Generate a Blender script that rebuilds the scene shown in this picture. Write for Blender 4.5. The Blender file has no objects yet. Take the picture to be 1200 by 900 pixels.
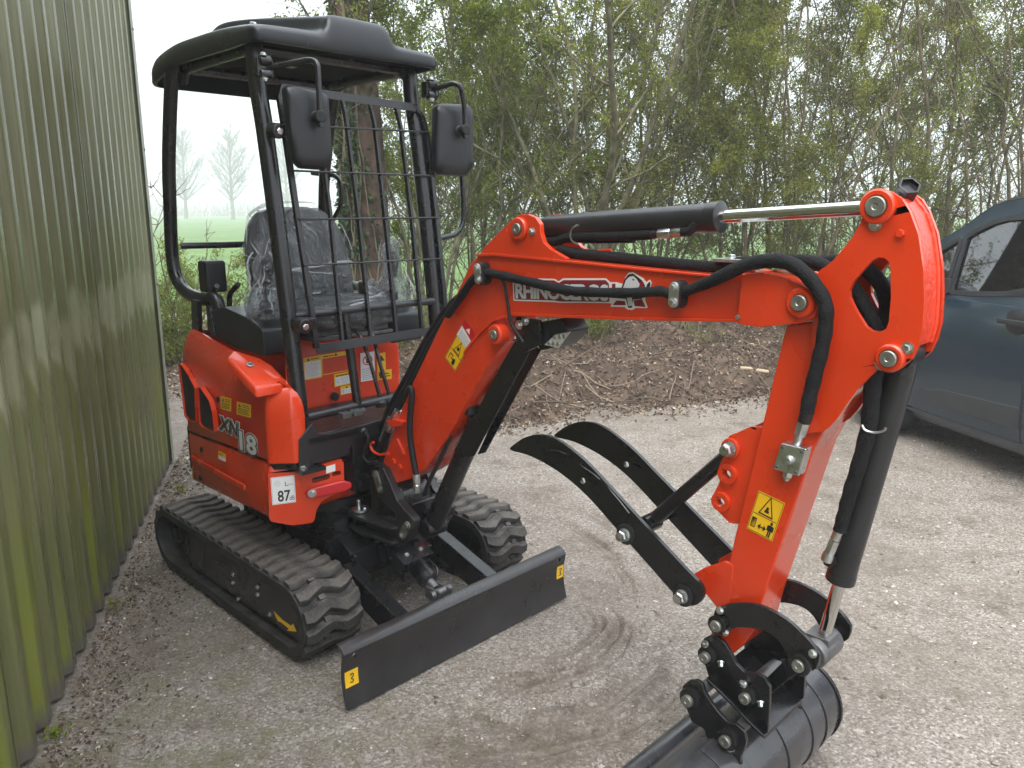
import bpy, math, random
import numpy as np
from mathutils import Vector, Matrix
from mathutils.geometry import tessellate_polygon
random.seed(7); RNG = np.random.default_rng(11)
R = math.radians
SC = bpy.context.scene
COL = SC.collection

# ------------------------------------------------------------------ camera
CAM_H, CAM_F, CAM_P = 1.6, 930.0 / 1200.0, R(12.4)
cd = bpy.data.cameras.new('camera'); cd.sensor_width = 36.0; cd.lens = 36.0 * CAM_F
cd.clip_start = 0.05; cd.clip_end = 1500.0
cam = bpy.data.objects.new('camera', cd); COL.objects.link(cam)
cam.location = (0, 0, CAM_H); cam.rotation_euler = (R(90) - CAM_P, 0, 0)
SC.camera = cam

# ------------------------------------------------------------------ world: bright overcast sky
SUN_EL, SUN_AZ = R(55), R(200)          # azimuth clockwise from +Y
w = bpy.data.worlds.new('World'); SC.world = w; w.use_nodes = True
nt = w.node_tree; nt.nodes.clear()
sky = nt.nodes.new('ShaderNodeTexSky'); sky.sky_type = 'NISHITA'; sky.sun_disc = False
sky.sun_elevation = SUN_EL; sky.sun_rotation = SUN_AZ; sky.air_density = 1.0; sky.dust_density = 3.0
hs = nt.nodes.new('ShaderNodeHueSaturation'); hs.inputs['Saturation'].default_value = 0.25
mx = nt.nodes.new('ShaderNodeMix'); mx.data_type = 'RGBA'; mx.inputs[0].default_value = 0.75
mx.inputs[7].default_value = (10.3, 11.1, 12.0, 1)   # cloud deck at the zenith
bg = nt.nodes.new('ShaderNodeBackground'); bg.inputs['Strength'].default_value = 0.14
wo = nt.nodes.new('ShaderNodeOutputWorld')
nt.links.new(sky.outputs[0], hs.inputs['Color']); nt.links.new(hs.outputs[0], mx.inputs[6])
# overcast luminance: about three times brighter overhead than at the horizon
tcw = nt.nodes.new('ShaderNodeTexCoord'); sxw = nt.nodes.new('ShaderNodeSeparateXYZ'); nt.links.new(tcw.outputs['Generated'], sxw.inputs[0])
mrw = nt.nodes.new('ShaderNodeMapRange'); mrw.inputs[1].default_value = 0.0; mrw.inputs[2].default_value = 1.0; mrw.inputs[3].default_value = 0.25; mrw.inputs[4].default_value = 1.0
nt.links.new(sxw.outputs[2], mrw.inputs[0])
mlw = nt.nodes.new('ShaderNodeMix'); mlw.data_type = 'RGBA'; mlw.blend_type = 'MULTIPLY'; mlw.inputs[0].default_value = 1.0
nt.links.new(mx.outputs[2], mlw.inputs[6]); nt.links.new(mrw.outputs[0], mlw.inputs[7])
nt.links.new(mlw.outputs[2], bg.inputs[0]); nt.links.new(bg.outputs[0], wo.inputs[0])

sl = bpy.data.lights.new('sun', 'SUN'); sl.energy = 1.3; sl.angle = R(50); sl.color = (1, 0.96, 0.9)
sun = bpy.data.objects.new('sun', sl); COL.objects.link(sun)
sdir = Vector((math.sin(SUN_AZ) * math.cos(SUN_EL), math.cos(SUN_AZ) * math.cos(SUN_EL), math.sin(SUN_EL)))
sun.rotation_euler = sdir.to_track_quat('Z', 'Y').to_euler()

SC.view_settings.view_transform = 'Standard'; SC.view_settings.look = 'None'
SC.view_settings.exposure = 1.45; SC.view_settings.gamma = 1.0
SC.render.engine = 'CYCLES'
SC.cycles.max_bounces = 8; SC.cycles.transparent_max_bounces = 12
SC.cycles.volume_bounces = 4; SC.cycles.use_denoising = True
try: SC.cycles.denoiser = 'OPENIMAGEDENOISE'
except Exception: pass

# ------------------------------------------------------------------ measured pixels -> points on real planes
_c, _s = math.cos(CAM_P), math.sin(CAM_P)
C0 = Vector((0, 0, CAM_H))
def ray(px, py):
    a = (px - 600) / 930.0; b = (450 - py) / 930.0
    return Vector((a, _c + b * _s, -_s + b * _c))
def on_plane(px, py, p0, n):
    r = ray(px, py); return C0 + r * ((p0 - C0).dot(n) / r.dot(n))
def on_ground(px, py, z=0.0): return on_plane(px, py, Vector((0, 0, z)), Vector((0, 0, 1)))
EXA = R(44.6)                                           # heading of the excavator
EF = Vector((math.cos(EXA), -math.sin(EXA), 0)); EL = Vector((math.sin(EXA), math.cos(EXA), 0)); EZ = Vector((0, 0, 1))
EO = (on_ground(408, 833) + on_ground(664, 700)) / 2    # ground point under the middle of the blade
def toM(p): d = p - EO; return Vector((d.dot(EF), d.dot(EL), d.z))
def fromM(m): return EO + EF * m[0] + EL * m[1] + EZ * m[2]
def Yp(px, py, y): return toM(on_plane(px, py, EO + EL * y, EL))     # on the machine's plane y = const
def Xp(px, py, x): return toM(on_plane(px, py, EO + EF * x, EF))
def Zp(px, py, z): return toM(on_ground(px, py, z))
def YL(pts, y): return [(q.x, q.z) for q in (Yp(a, b, y) for a, b in pts)]
def XL(pts, x): return [(q.y, q.z) for q in (Xp(a, b, x) for a, b in pts)]

# ------------------------------------------------------------------ materials
def nodes(m):
    m.use_nodes = True; return m.node_tree
def mat(name, base, rough=0.5, metal=0.0, var=0.0, vs=8.0, bump=0.0, bs=60.0, coat=0.0, dust=0.0, dcol=(0.25, 0.22, 0.18), rvar=0.0, spec=0.5):
    m = bpy.data.materials.new(name); nt = nodes(m); b = nt.nodes['Principled BSDF']; L = nt.links.new
    b.inputs['Base Color'].default_value = (*base, 1); b.inputs['Roughness'].default_value = rough
    b.inputs['Metallic'].default_value = metal; b.inputs['Coat Weight'].default_value = coat; b.inputs['Coat Roughness'].default_value = 0.08
    b.inputs['Specular IOR Level'].default_value = spec
    tc = nt.nodes.new('ShaderNodeTexCoord')
    col = None
    if var or rvar or dust:
        n = nt.nodes.new('ShaderNodeTexNoise'); n.inputs['Scale'].default_value = vs; n.inputs['Detail'].default_value = 5
        L(tc.outputs['Object'], n.inputs['Vector'])
    if var:
        r = nt.nodes.new('ShaderNodeValToRGB')
        r.color_ramp.elements[0].position = 0.3; r.color_ramp.elements[1].position = 0.7
        r.color_ramp.elements[0].color = (*[c * (1 - var) for c in base], 1)
        r.color_ramp.elements[1].color = (*[min(1, c * (1 + var)) for c in base], 1)
        L(n.outputs['Fac'], r.inputs[0]); col = r.outputs[0]
    if dust:
        g = nt.nodes.new('ShaderNodeNewGeometry'); sx = nt.nodes.new('ShaderNodeSeparateXYZ'); L(g.outputs['Normal'], sx.inputs[0])
        mr = nt.nodes.new('ShaderNodeMapRange'); mr.inputs[1].default_value = -0.2; mr.inputs[2].default_value = 1.0
        mr.inputs[3].default_value = 0.15; mr.inputs[4].default_value = 1.0; L(sx.outputs[2], mr.inputs[0])
        n2 = nt.nodes.new('ShaderNodeTexNoise'); n2.inputs['Scale'].default_value = 14; n2.inputs['Detail'].default_value = 8; n2.inputs['Roughness'].default_value = 0.7
        L(tc.outputs['Object'], n2.inputs['Vector'])
        r2 = nt.nodes.new('ShaderNodeMapRange'); r2.inputs[1].default_value = 0.35; r2.inputs[2].default_value = 0.75; r2.inputs[4].default_value = dust
        L(n2.outputs['Fac'], r2.inputs[0])
        mu = nt.nodes.new('ShaderNodeMath'); mu.operation = 'MULTIPLY'; L(mr.outputs[0], mu.inputs[0]); L(r2.outputs[0], mu.inputs[1])
        mm = nt.nodes.new('ShaderNodeMix'); mm.data_type = 'RGBA'; L(mu.outputs[0], mm.inputs[0])
        if col: L(col, mm.inputs[6])
        else: mm.inputs[6].default_value = (*base, 1)
        mm.inputs[7].default_value = (*dcol, 1); col = mm.outputs[2]
    if col: L(col, b.inputs['Base Color'])
    if rvar:
        r3 = nt.nodes.new('ShaderNodeMapRange'); r3.inputs[1].default_value = 0.3; r3.inputs[2].default_value = 0.7
        r3.inputs[3].default_value = max(0.03, rough - rvar); r3.inputs[4].default_value = min(1, rough + rvar)
        L(n.outputs['Fac'], r3.inputs[0]); L(r3.outputs[0], b.inputs['Roughness'])
    if bump:
        n3 = nt.nodes.new('ShaderNodeTexNoise'); n3.inputs['Scale'].default_value = bs; n3.inputs['Detail'].default_value = 4
        L(tc.outputs['Object'], n3.inputs['Vector'])
        bp = nt.nodes.new('ShaderNodeBump'); bp.inputs['Strength'].default_value = bump; bp.inputs['Distance'].default_value = 0.004
        L(n3.outputs['Fac'], bp.inputs['Height']); L(bp.outputs[0], b.inputs['Normal'])
    return m
M = {}
M['red'] = mat('red_paint', (0.66, 0.040, 0.0035), 0.27, 0, 0.07, 5, 0.09, 90, 0.40, 0.11, (0.30, 0.22, 0.16), rvar=0.09)
M['darkred'] = mat('red_hook_paint', (0.55, 0.012, 0.016), 0.35, coat=0.3)
M['weld'] = mat('red_welded_steel', (0.70, 0.037, 0.0035), 0.36, 0, 0.1, 9, 0.9, 70, 0.2, 0.06, rvar=0.08)
M['black'] = mat('black_paint', (0.008, 0.008, 0.009), 0.28, 0, 0.2, 9, 0.06, 160, 0.2, 0.05, (0.14, 0.13, 0.12), rvar=0.08)
M['satin'] = mat('satin_charcoal_paint', (0.015, 0.015, 0.017), 0.34, 0, 0.15, 9, 0.08, 200, 0.1, 0.07, (0.16, 0.15, 0.14), rvar=0.08)
M['blade'] = mat('charcoal_blade_paint', (0.019, 0.0175, 0.019), 0.33, 0, 0.2, 7, 0.08, 150, 0.15, 0.16, (0.16, 0.14, 0.12), rvar=0.1)
M['bucket'] = mat('bucket_paint', (0.030, 0.030, 0.035), 0.28, 0.0, 0.25, 6, 0.08, 120, 0.35, 0.16, (0.16, 0.15, 0.13), rvar=0.1)
M['plastic'] = mat('black_plastic', (0.009, 0.010, 0.012), 0.36, 0, 0.2, 12, 0.10, 500, 0, 0.04, (0.1, 0.1, 0.1), rvar=0.06)
M['roof'] = mat('black_roof_plastic', (0.008, 0.009, 0.012), 0.30, 0, 0.15, 6, 0.08, 400, 0, 0.03, (0.1, 0.11, 0.12), rvar=0.05)
M['rubber'] = mat('track_rubber', (0.022, 0.022, 0.023), 0.62, 0, 0.3, 14, 0.5, 70, 0, 0.55, (0.155, 0.135, 0.115), spec=0.4)
M['lug'] = mat('lug_rubber', (0.030, 0.029, 0.028), 0.66, 0, 0.3, 20, 0.9, 150, 0, 1.0, (0.19, 0.165, 0.14), spec=0.35)
M['hose'] = mat('hose_sleeve', (0.010, 0.010, 0.011), 0.75, 0, 0.3, 30, 0.9, 220, spec=0.25)
M['cable'] = mat('rubber_cable', (0.013, 0.013, 0.014), 0.5, spec=0.35)
M['zinc'] = mat('zinc_plated_steel', (0.62, 0.64, 0.64), 0.33, 1.0, 0.15, 40, 0.2, 200, rvar=0.1)
M['pin'] = mat('grey_pin_steel', (0.30, 0.30, 0.27), 0.38, 0.75, 0.25, 30, 0.3, 180, rvar=0.12)
M['chrome'] = mat('chrome_rod', (0.66, 0.66, 0.64), 0.09, 1.0)
M['dull'] = mat('dull_cast_steel', (0.16, 0.16, 0.16), 0.45, 0.7, 0.3, 20, 0.4, 90, rvar=0.1)
M['yellow'] = mat('yellow_sticker', (0.85, 0.50, 0.01), 0.4)
M['white'] = mat('white_sticker', (0.78, 0.78, 0.77), 0.4)
M['stickred'] = mat('red_sticker', (0.55, 0.01, 0.02), 0.4)
M['stickorange'] = mat('orange_red_sticker', (0.70, 0.06, 0.01), 0.45)
M['ink'] = mat('black_print', (0.012, 0.012, 0.012), 0.45)
M['greyink'] = mat('grey_print', (0.35, 0.35, 0.36), 0.5)
M['badgegrey'] = mat('light_grey_print', (0.62, 0.62, 0.63), 0.4)
M['maroon'] = mat('maroon_print', (0.22, 0.010, 0.02), 0.45)
M['vinyl'] = mat('black_seat_vinyl', (0.02, 0.021, 0.024), 0.45, 0, 0.2, 20, 0.3, 300)
M['lens'] = mat('lamp_lens', (0.55, 0.55, 0.54), 0.15, 0.3)
M['under'] = mat('dull_roof_underside', (.008, .008, .009), .85, spec=.15)
M['net'] = mat('dark_grille_mesh', (0.01, 0.01, 0.01), 0.7, bump=1.0, bs=400)

# ------------------------------------------------------------------ mesh builder
def rnd(pts, r, n=4):
    """fillet the corners of a closed 2-D polygon"""
    out = []; k = len(pts)
    rs = r if isinstance(r, (list, tuple)) else [r] * k
    for i in range(k):
        p = Vector(pts[i]); a = Vector(pts[i - 1]); b = Vector(pts[(i + 1) % k])
        da, db = a - p, b - p; la, lb = da.length, db.length
        if la < 1e-6 or lb < 1e-6 or rs[i] <= 0: out.append(tuple(p)); continue
        da /= la; db /= lb; ang = math.acos(max(-1, min(1, da.dot(db))))
        if ang > 3.05: out.append(tuple(p)); continue
        t = min(rs[i] / math.tan(ang / 2), la * 0.48, lb * 0.48)
        p0, p1 = p + da * t, p + db * t
        for j in range(n + 1):
            u = j / n; q = p0 * (1 - u) ** 2 + p * 2 * u * (1 - u) + p1 * u * u; out.append(tuple(q))
    return out
def smooth_path(pts, n=5):
    """Catmull-Rom through the points"""
    P = [Vector(p) for p in pts]; P = [P[0] * 2 - P[1]] + P + [P[-1] * 2 - P[-2]]; out = []
    for i in range(1, len(P) - 2):
        a, b, c, d = P[i - 1:i + 3]
        for j in range(n):
            t = j / n
            out.append(0.5 * ((2 * b) + (c - a) * t + (2 * a - 5 * b + 4 * c - d) * t * t + (3 * b - a - 3 * c + d) * t ** 3))
    out.append(P[-2]); return out
def bend_path(pts, r, n=5):
    """straight runs joined by round bends"""
    P = [Vector(p) for p in pts]; out = [P[0]]
    for i in range(1, len(P) - 1):
        a, p, b = P[i - 1], P[i], P[i + 1]; da, db = (a - p), (b - p); la, lb = da.length, db.length
        t = min(r, la * 0.48, lb * 0.48); p0 = p + da / la * t; p1 = p + db / lb * t
        for j in range(n + 1):
            u = j / n; out.append(p0 * (1 - u) ** 2 + p * 2 * u * (1 - u) + p1 * u * u)
    out.append(P[-1]); return out
def smooth2(pts, n=4):
    """closed Catmull-Rom outline"""
    k = len(pts); P = [Vector(p) for p in pts]; out = []
    for i in range(k):
        a, b, c, d = P[i - 1], P[i], P[(i + 1) % k], P[(i + 2) % k]
        for j in range(n):
            t = j / n; out.append(tuple(0.5 * ((2 * b) + (c - a) * t + (2 * a - 5 * b + 4 * c - d) * t * t + (3 * b - a - 3 * c + d) * t ** 3)))
    return out
class MB:
    def __init__(s): s.v = []; s.f = []; s.m = []
    def add(s, vs, fs, mi=0):
        o = len(s.v); s.v += [tuple(p) for p in vs]; s.f += [tuple(i + o for i in f) for f in fs]; s.m += [mi] * len(fs); return s
    def box(s, x0, x1, y0, y1, z0, z1, T=None, mi=0):
        vs = [Vector((x, y, z)) for x in (x0, x1) for y in (y0, y1) for z in (z0, z1)]
        if T: vs = [T @ p for p in vs]
        return s.add(vs, [(0, 1, 3, 2), (4, 6, 7, 5), (0, 4, 5, 1), (2, 3, 7, 6), (0, 2, 6, 4), (1, 5, 7, 3)], mi)
    def prism(s, pts, fn0, fn1=None, holes=(), mi=0, cap0=True):
        """extrude a 2-D outline between two maps (2-D -> 3-D); with holes the caps are triangulated"""
        rings = [list(pts)] + [list(h) for h in holes]; flat = [p for r in rings for p in r]; n = len(flat)
        vs = [fn0(*p) for p in flat] + [fn1(*p) for p in flat]; fs = []
        if holes:
            tris = tessellate_polygon([[Vector((p[0], p[1], 0)) for p in r] for r in rings])
            fs += [tuple(i + n for i in t) for t in tris]
            if cap0: fs += [tuple(reversed(t)) for t in tris]
        else:
            fs += [tuple(range(n, 2 * n))]
            if cap0: fs += [tuple(reversed(range(n)))]
        o = 0
        for r in rings:
            k = len(r)
            for i in range(k):
                a, b = o + i, o + (i + 1) % k; fs.append((a, b, b + n, a + n))
            o += k
        return s.add(vs, fs, mi)
    def xz(s, pts, y0, y1, holes=(), mi=0): return s.prism(pts, lambda a, b: (a, y1, b), lambda a, b: (a, y0, b), holes, mi)
    def yz(s, pts, x0, x1, holes=(), mi=0): return s.prism(pts, lambda a, b: (x0, a, b), lambda a, b: (x1, a, b), holes, mi)
    def xy(s, pts, z0, z1, holes=(), mi=0): return s.prism(pts, lambda a, b: (a, b, z0), lambda a, b: (a, b, z1), holes, mi)
    def tube(s, path, r, n=10, caps=True, mi=0):
        P = [Vector(p) for p in path]; k = len(P); rs = r if isinstance(r, (list, tuple)) else [r] * k
        t0 = (P[1] - P[0]).normalized(); u = t0.orthogonal().normalized(); vs = []; tp = t0
        for i in range(k):
            t = (P[min(i + 1, k - 1)] - P[max(i - 1, 0)])
            t = t.normalized() if t.length > 1e-9 else tp
            q = tp.rotation_difference(t); u = (q @ u); u = (u - t * u.dot(t)).normalized(); w_ = t.cross(u); tp = t
            for j in range(n):
                a = 2 * math.pi * j / n; vs.append(P[i] + (u * math.cos(a) + w_ * math.sin(a)) * rs[i])
        fs = [(i * n + j, i * n + (j + 1) % n, (i + 1) * n + (j + 1) % n, (i + 1) * n + j) for i in range(k - 1) for j in range(n)]
        if caps: fs += [tuple(reversed(range(n))), tuple(range((k - 1) * n, k * n))]
        return s.add(vs, fs, mi)
    def cyl(s, a, b, r, n=20, mi=0): return s.tube([a, b], r, n, True, mi)
    def lathe(s, prof, o, ax, n=24, mi=0):
        """prof: (radius, distance along axis)"""
        o = Vector(o); ax = Vector(ax).normalized(); u = ax.orthogonal().normalized(); w_ = ax.cross(u); vs = []
        for r, d in prof:
            for j in range(n):
                a = 2 * math.pi * j / n; vs.append(o + ax * d + (u * math.cos(a) + w_ * math.sin(a)) * max(r, 1e-5))
        k = len(prof)
        fs = [(i * n + j, i * n + (j + 1) % n, (i + 1) * n + (j + 1) % n, (i + 1) * n + j) for i in range(k - 1) for j in range(n)]
        fs += [tuple(reversed(range(n))), tuple(range((k - 1) * n, k * n))]
        return s.add(vs, fs, mi)
    def loft(s, rings, cap=True, mi=0):
        n = len(rings[0]); k = len(rings); vs = [p for r in rings for p in r]
        fs = [(i * n + j, i * n + (j + 1) % n, (i + 1) * n + (j + 1) % n, (i + 1) * n + j) for i in range(k - 1) for j in range(n)]
        if cap: fs += [tuple(reversed(range(n))), tuple(range((k - 1) * n, k * n))]
        return s.add(vs, fs, mi)
    def hexbolt(s, o, ax, r=0.012, h=0.01, washer=True, mi=0):
        o = Vector(o); ax = Vector(ax).normalized()
        if washer: s.lathe([(r * 1.5, 0), (r * 1.5, h * 0.25)], o, ax, 16, mi)
        s.lathe([(r, h * 0.25), (r, h * 0.85), (r * 0.85, h)], o, ax, 6, mi); return s
    def mesh(s, name, mats):
        me = bpy.data.meshes.new(name); me.from_pydata(s.v, [], s.f)
        for m in (mats if isinstance(mats, (list, tuple)) else [mats]): me.materials.append(m)
        if any(s.m): me.polygons.foreach_set('material_index', s.m)
        me.update(); return me
    def build(s, name, mats, parent=None, ang=35, bevel=0.0, seg=2, flip=True):
        me = s.mesh(name, mats)
        if flip:
            import bmesh
            bm = bmesh.new(); bm.from_mesh(me); bmesh.ops.recalc_face_normals(bm, faces=bm.faces); bm.to_mesh(me); bm.free()
        return link(name, me, parent, ang, bevel, seg)
def link(name, me, parent=None, ang=35, bevel=0.0, seg=2):
    if ang:
        me.polygons.foreach_set('use_smooth', [True] * len(me.polygons)); me.set_sharp_from_angle(angle=R(ang))
    o = bpy.data.objects.new(name, me); COL.objects.link(o)
    if parent: o.parent = parent
    if bevel:
        b = o.modifiers.new('bevel', 'BEVEL'); b.width = bevel; b.segments = seg; b.limit_method = 'ANGLE'; b.angle_limit = R(32)
        b.harden_normals = True; b.use_clamp_overlap = True
    return o
def tag(o, label=None, cat=None, group=None, kind=None):
    for k, v in (('label', label), ('category', cat), ('group', group), ('kind', kind)):
        if v: o[k] = v
    return o
def empty(name, loc=(0, 0, 0), rz=0.0, parent=None):
    o = bpy.data.objects.new(name, None); COL.objects.link(o); o.location = loc; o.rotation_euler = (0, 0, rz); o.empty_display_size = 0.1
    if parent: o.parent = parent
    return o
def copy_tree(o, parent=None):
    c = o.copy(); COL.objects.link(c); c.parent = parent
    for ch in list(o.children): copy_tree(ch, c)
    return c
_font_cache = {}
def text_mesh(txt, size, bold=0.0, shear=0.0, extrude=0.0004, spacing=1.0):
    cu = bpy.data.curves.new('lettering', 'FONT'); cu.body = txt; cu.size = size; cu.offset = bold; cu.shear = shear
    cu.extrude = extrude; cu.space_character = spacing; cu.resolution_u = 3; cu.fill_mode = 'BOTH'
    t = bpy.data.objects.new('lettering', cu); COL.objects.link(t)
    dg = bpy.context.evaluated_depsgraph_get(); me = bpy.data.meshes.new_from_object(t.evaluated_get(dg))
    bpy.data.objects.remove(t); bpy.data.curves.remove(cu); return me
def frame(o, u, v):
    """matrix whose local x, y, z are u, v and the outward normal"""
    u = Vector(u).normalized(); v = Vector(v); v = (v - u * v.dot(u)).normalized(); n = u.cross(v)
    m = Matrix.Identity(4)
    for i in range(3): m[i][0], m[i][1], m[i][2], m[i][3] = u[i], v[i], n[i], o[i]
    return m
def put_text(name, txt, size, T, m, parent, **kw):
    me = text_mesh(txt, size, **kw); me.materials.clear(); me.materials.append(m); me.transform(T)
    return link(name, me, parent, 0)
def flat(b, pts, z0=0.0, z1=0.0008, mi=0, T=None):
    f = (lambda a, c, z: (a, c, z)) if T is None else (lambda a, c, z: T @ Vector((a, c, z)))
    return b.prism(pts, lambda a, c: f(a, c, z0), lambda a, c: f(a, c, z1), (), mi)
def rect(x0, y0, x1, y1): return [(x0, y0), (x1, y0), (x1, y1), (x0, y1)]
def circ(cx, cy, r, n=20): return [(cx + r * math.cos(2 * math.pi * i / n), cy + r * math.sin(2 * math.pi * i / n)) for i in range(n)]

# =================================================================== EXCAVATOR
EX = empty('mini_excavator', EO, -EXA)
tag(EX, 'red and black mini excavator on rubber tracks with canopy roof and folded arm', 'excavator')
def z3(*ps): return [(180 + x * 320 / 1200, 370 + y * 240 / 900) for x, y in ps]
def z2(*ps): return [(180 + x * .3, 200 + y * .3) for x, y in ps]
def z4(*ps): return [(170 + x * .43333, 540 + y * .43333) for x, y in ps]
def z6(*ps): return [(540 + x * .266667, 220 + y * .266667) for x, y in ps]
def z7(*ps): return [(800 + x * .355556, 200 + y * .355556) for x, y in ps]
def z8(*ps): return [(580 + x * .358333, 460 + y * .358333) for x, y in ps]
def zb(*ps): return [(740 + x * .266667, 660 + y * .266667) for x, y in ps]
def zs(*ps): return [(380 + x * .17787, 540 + y * .17787) for x, y in ps]
def Y3(pts, y): return [tuple(Yp(a, b, y)) for a, b in pts]
def pinhead(b, c, y0, out, r, n=24):
    """pin end: face out along -y with chamfer and small dimple"""
    x, z = c
    b.lathe([(r, 0), (r, out - .002), (r - .002, out), (r * .35, out), (r * .25, out - .0015), (0, out - .0015)], (x, y0, z), (0, -1, 0), n)

# ---------------------------------------------------------------- tracks
TR_X0, TR_X1, TR_R, TR_Z = -1.446, -0.420, 0.130, 0.155
def track_path(d, n_arc=14):
    """belt outline at distance d outside the wheel line, rear wheel a little larger"""
    pts = []
    for i in range(n_arc + 1):
        a = math.pi / 2 - math.pi * i / n_arc; pts.append((TR_X1 + (TR_R + d) * math.cos(a), TR_Z + (TR_R + d) * math.sin(a)))
    for i in range(n_arc + 1):
        a = -math.pi / 2 - math.pi * i / n_arc; pts.append((TR_X0 + (TR_R + d) * math.cos(a), TR_Z + (TR_R + d) * math.sin(a)))
    return pts
def on_track(s):
    """point and angle on the belt's outer line at arc length s"""
    Lf = TR_X1 - TR_X0; A = math.pi * (TR_R + .004); tot = 2 * Lf + 2 * A; s %= tot; rr = TR_R + .004
    if s < Lf: return TR_X0 + s, TR_Z + rr, math.pi / 2
    s -= Lf
    if s < A: a = math.pi / 2 - s / rr; return TR_X1 + rr * math.cos(a), TR_Z + rr * math.sin(a), a
    s -= A
    if s < Lf: return TR_X1 - s, TR_Z - rr, -math.pi / 2
    s -= Lf; a = -math.pi / 2 - s / rr; return TR_X0 + rr * math.cos(a), TR_Z + rr * math.sin(a), a
TW = 0.115
def lug_mesh(sgn):
    # wavy tread bar; local x along the track, y across it, z outward
    rows = [(-TW, .010), (-TW * .72, .012), (-TW * .42, -.004), (-TW * .12, -.014), (TW * .12, -.002), (TW * .42, .013), (TW * .72, .004), (TW, -.012)]
    rings = []
    for i, (y, c) in enumerate(rows):
        e = 0.0 if 0 < i < len(rows) - 1 else .004
        wb, wt, h = .029 - e, .0225 - e, .020 - e
        if i in (3, 4): wt -= .003
        yy = y * sgn
        rings.append([(c - wb, yy, -.004), (c + wb, yy, -.004), (c + wb * .9, yy, .004), (c + wt, yy, h - .003), (c + wt - .003, yy, h), (c - wt + .003, yy, h), (c - wt, yy, h - .003), (c - wb * .9, yy, .004)])
    b = MB(); b.loft(rings)
    # short guide block between bars
    b.box(.028, .046, -.03 * sgn - .012, -.03 * sgn + .012, -.004, .012)
    return b
def make_track(yc, sgn):
    b = MB(); out = track_path(0.0); inn = track_path(-.024)
    b.xz(out, yc - TW, yc + TW, [inn])
    # shoulder ribs along both edges
    for e in (-TW, TW):
        b.xz(track_path(.004), yc + e - .006, yc + e + .006, [track_path(-.028)])
    t = b.build('rubber_track', M['rubber'], EX, 30, .003)
    lm = lug_mesh(sgn); me = lm.mesh('track_lug', M['lug']); import bmesh
    bm = bmesh.new(); bm.from_mesh(me); bmesh.ops.recalc_face_normals(bm, faces=bm.faces); bm.to_mesh(me); bm.free()
    me.polygons.foreach_set('use_smooth', [True] * len(me.polygons)); me.set_sharp_from_angle(angle=R(40))
    tot = 2 * (TR_X1 - TR_X0) + 2 * math.pi * (TR_R + .004); n = 40
    for i in range(n):
        x, z, a = on_track(tot * (i + .3) / n)
        o = bpy.data.objects.new('track_lug', me); COL.objects.link(o); o.parent = t
        ta = Vector((math.sin(a), 0, -math.cos(a))); no = Vector((math.cos(a), 0, math.sin(a)))
        m = Matrix.Identity(4); yv = no.cross(ta)
        for k in range(3): m[k][0], m[k][1], m[k][2] = ta[k], yv[k], no[k]
        m[0][3], m[1][3], m[2][3] = x, yc, z; o.matrix_local = m
    return t
OUT = -1
for yc, s in ((-.405, 1), (.475, -1)):
    t = make_track(yc, s); sd = -1 if yc < 0 else 1
    yo = yc + sd * TW                                           # outer face
    f = MB()                                                    # track frame plate set in from the belt edge
    f.xz(rnd([(-1.38, .060), (-.36, .060), (-.31, .10), (-.31, .18), (-.37, .255), (-1.30, .245), (-1.40, .19)], .03), yc - .05, yc + .05)
    f.xz(rnd([(-1.30, .070), (-.37, .070), (-.315, .11), (-.31, .17), (-.37, .250), (-1.27, .235), (-1.31, .20)], .03), min(yo - sd * .03, yo - sd * .022), max(yo - sd * .03, yo - sd * .022))
    f.build('track_frame', M['black'], EX, 30, .003)
    for xx, nm in ((TR_X0, 'drive_sprocket'), (TR_X1, 'idler_wheel')):
        g = MB(); g.lathe([(.04, -.05), (.085, -.05), (.108, -.03), (.108, .03), (.085, .05), (.04, .05)], (xx, yc, TR_Z), (0, 1, 0), 32)
        g.lathe([(.045, 0), (.045, .035), (.034, .04)], (xx, yc + sd * .045, TR_Z), (0, sd, 0), 20)
        g.build(nm, M['black'], EX, 35)
    for xx in (-1.12, -.86, -.6):
        g = MB(); g.lathe([(.02, -.07), (.032, -.07), (.036, -.06), (.036, .06), (.032, .07), (.02, .07)], (xx, yc, .066), (0, 1, 0), 20)
        g.build('track_roller', M['black'], EX, 35)
    if sd < 0:
        yb = yo - .0225 * sd - .0005
        yb = yo + .0215
        for px, py in ((235, 688), (273, 673), (273, 683), (302, 688), (302, 697), (279, 702), (316, 720)):
            q = Yp(px, py, yb); h = MB(); h.hexbolt((q.x, yb, q.z), (0, -1, 0), .0065, .007); h.build('frame_bolt', M['zinc'], EX, 30)
        g = MB(); zz = [(180 + x * .25565, 560 + y * .25565) for x, y in ((552, 612), (580, 640), (590, 650), (630, 678), (640, 668), (655, 704), (612, 700), (620, 690), (588, 664), (572, 656), (562, 640))]
        flat(g, [tuple(p) for p in YL(zz, yb)], 0, .001, 0, Matrix(((1, 0, 0, 0), (0, 0, -1, yb), (0, 1, 0, 0), (0, 0, 0, 1))))
        g.build('arrow_decal', M['yellow'], EX, 0)
        g = MB(); g.tube(bend_path([(-1.36, yo + .03, .20), (-1.34, yo + .03, .25), (-1.27, yo + .03, .24), (-1.28, yo + .03, .12)], .03), .012, 8); g.build('track_guard_hook', M['black'], EX, 35)

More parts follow.
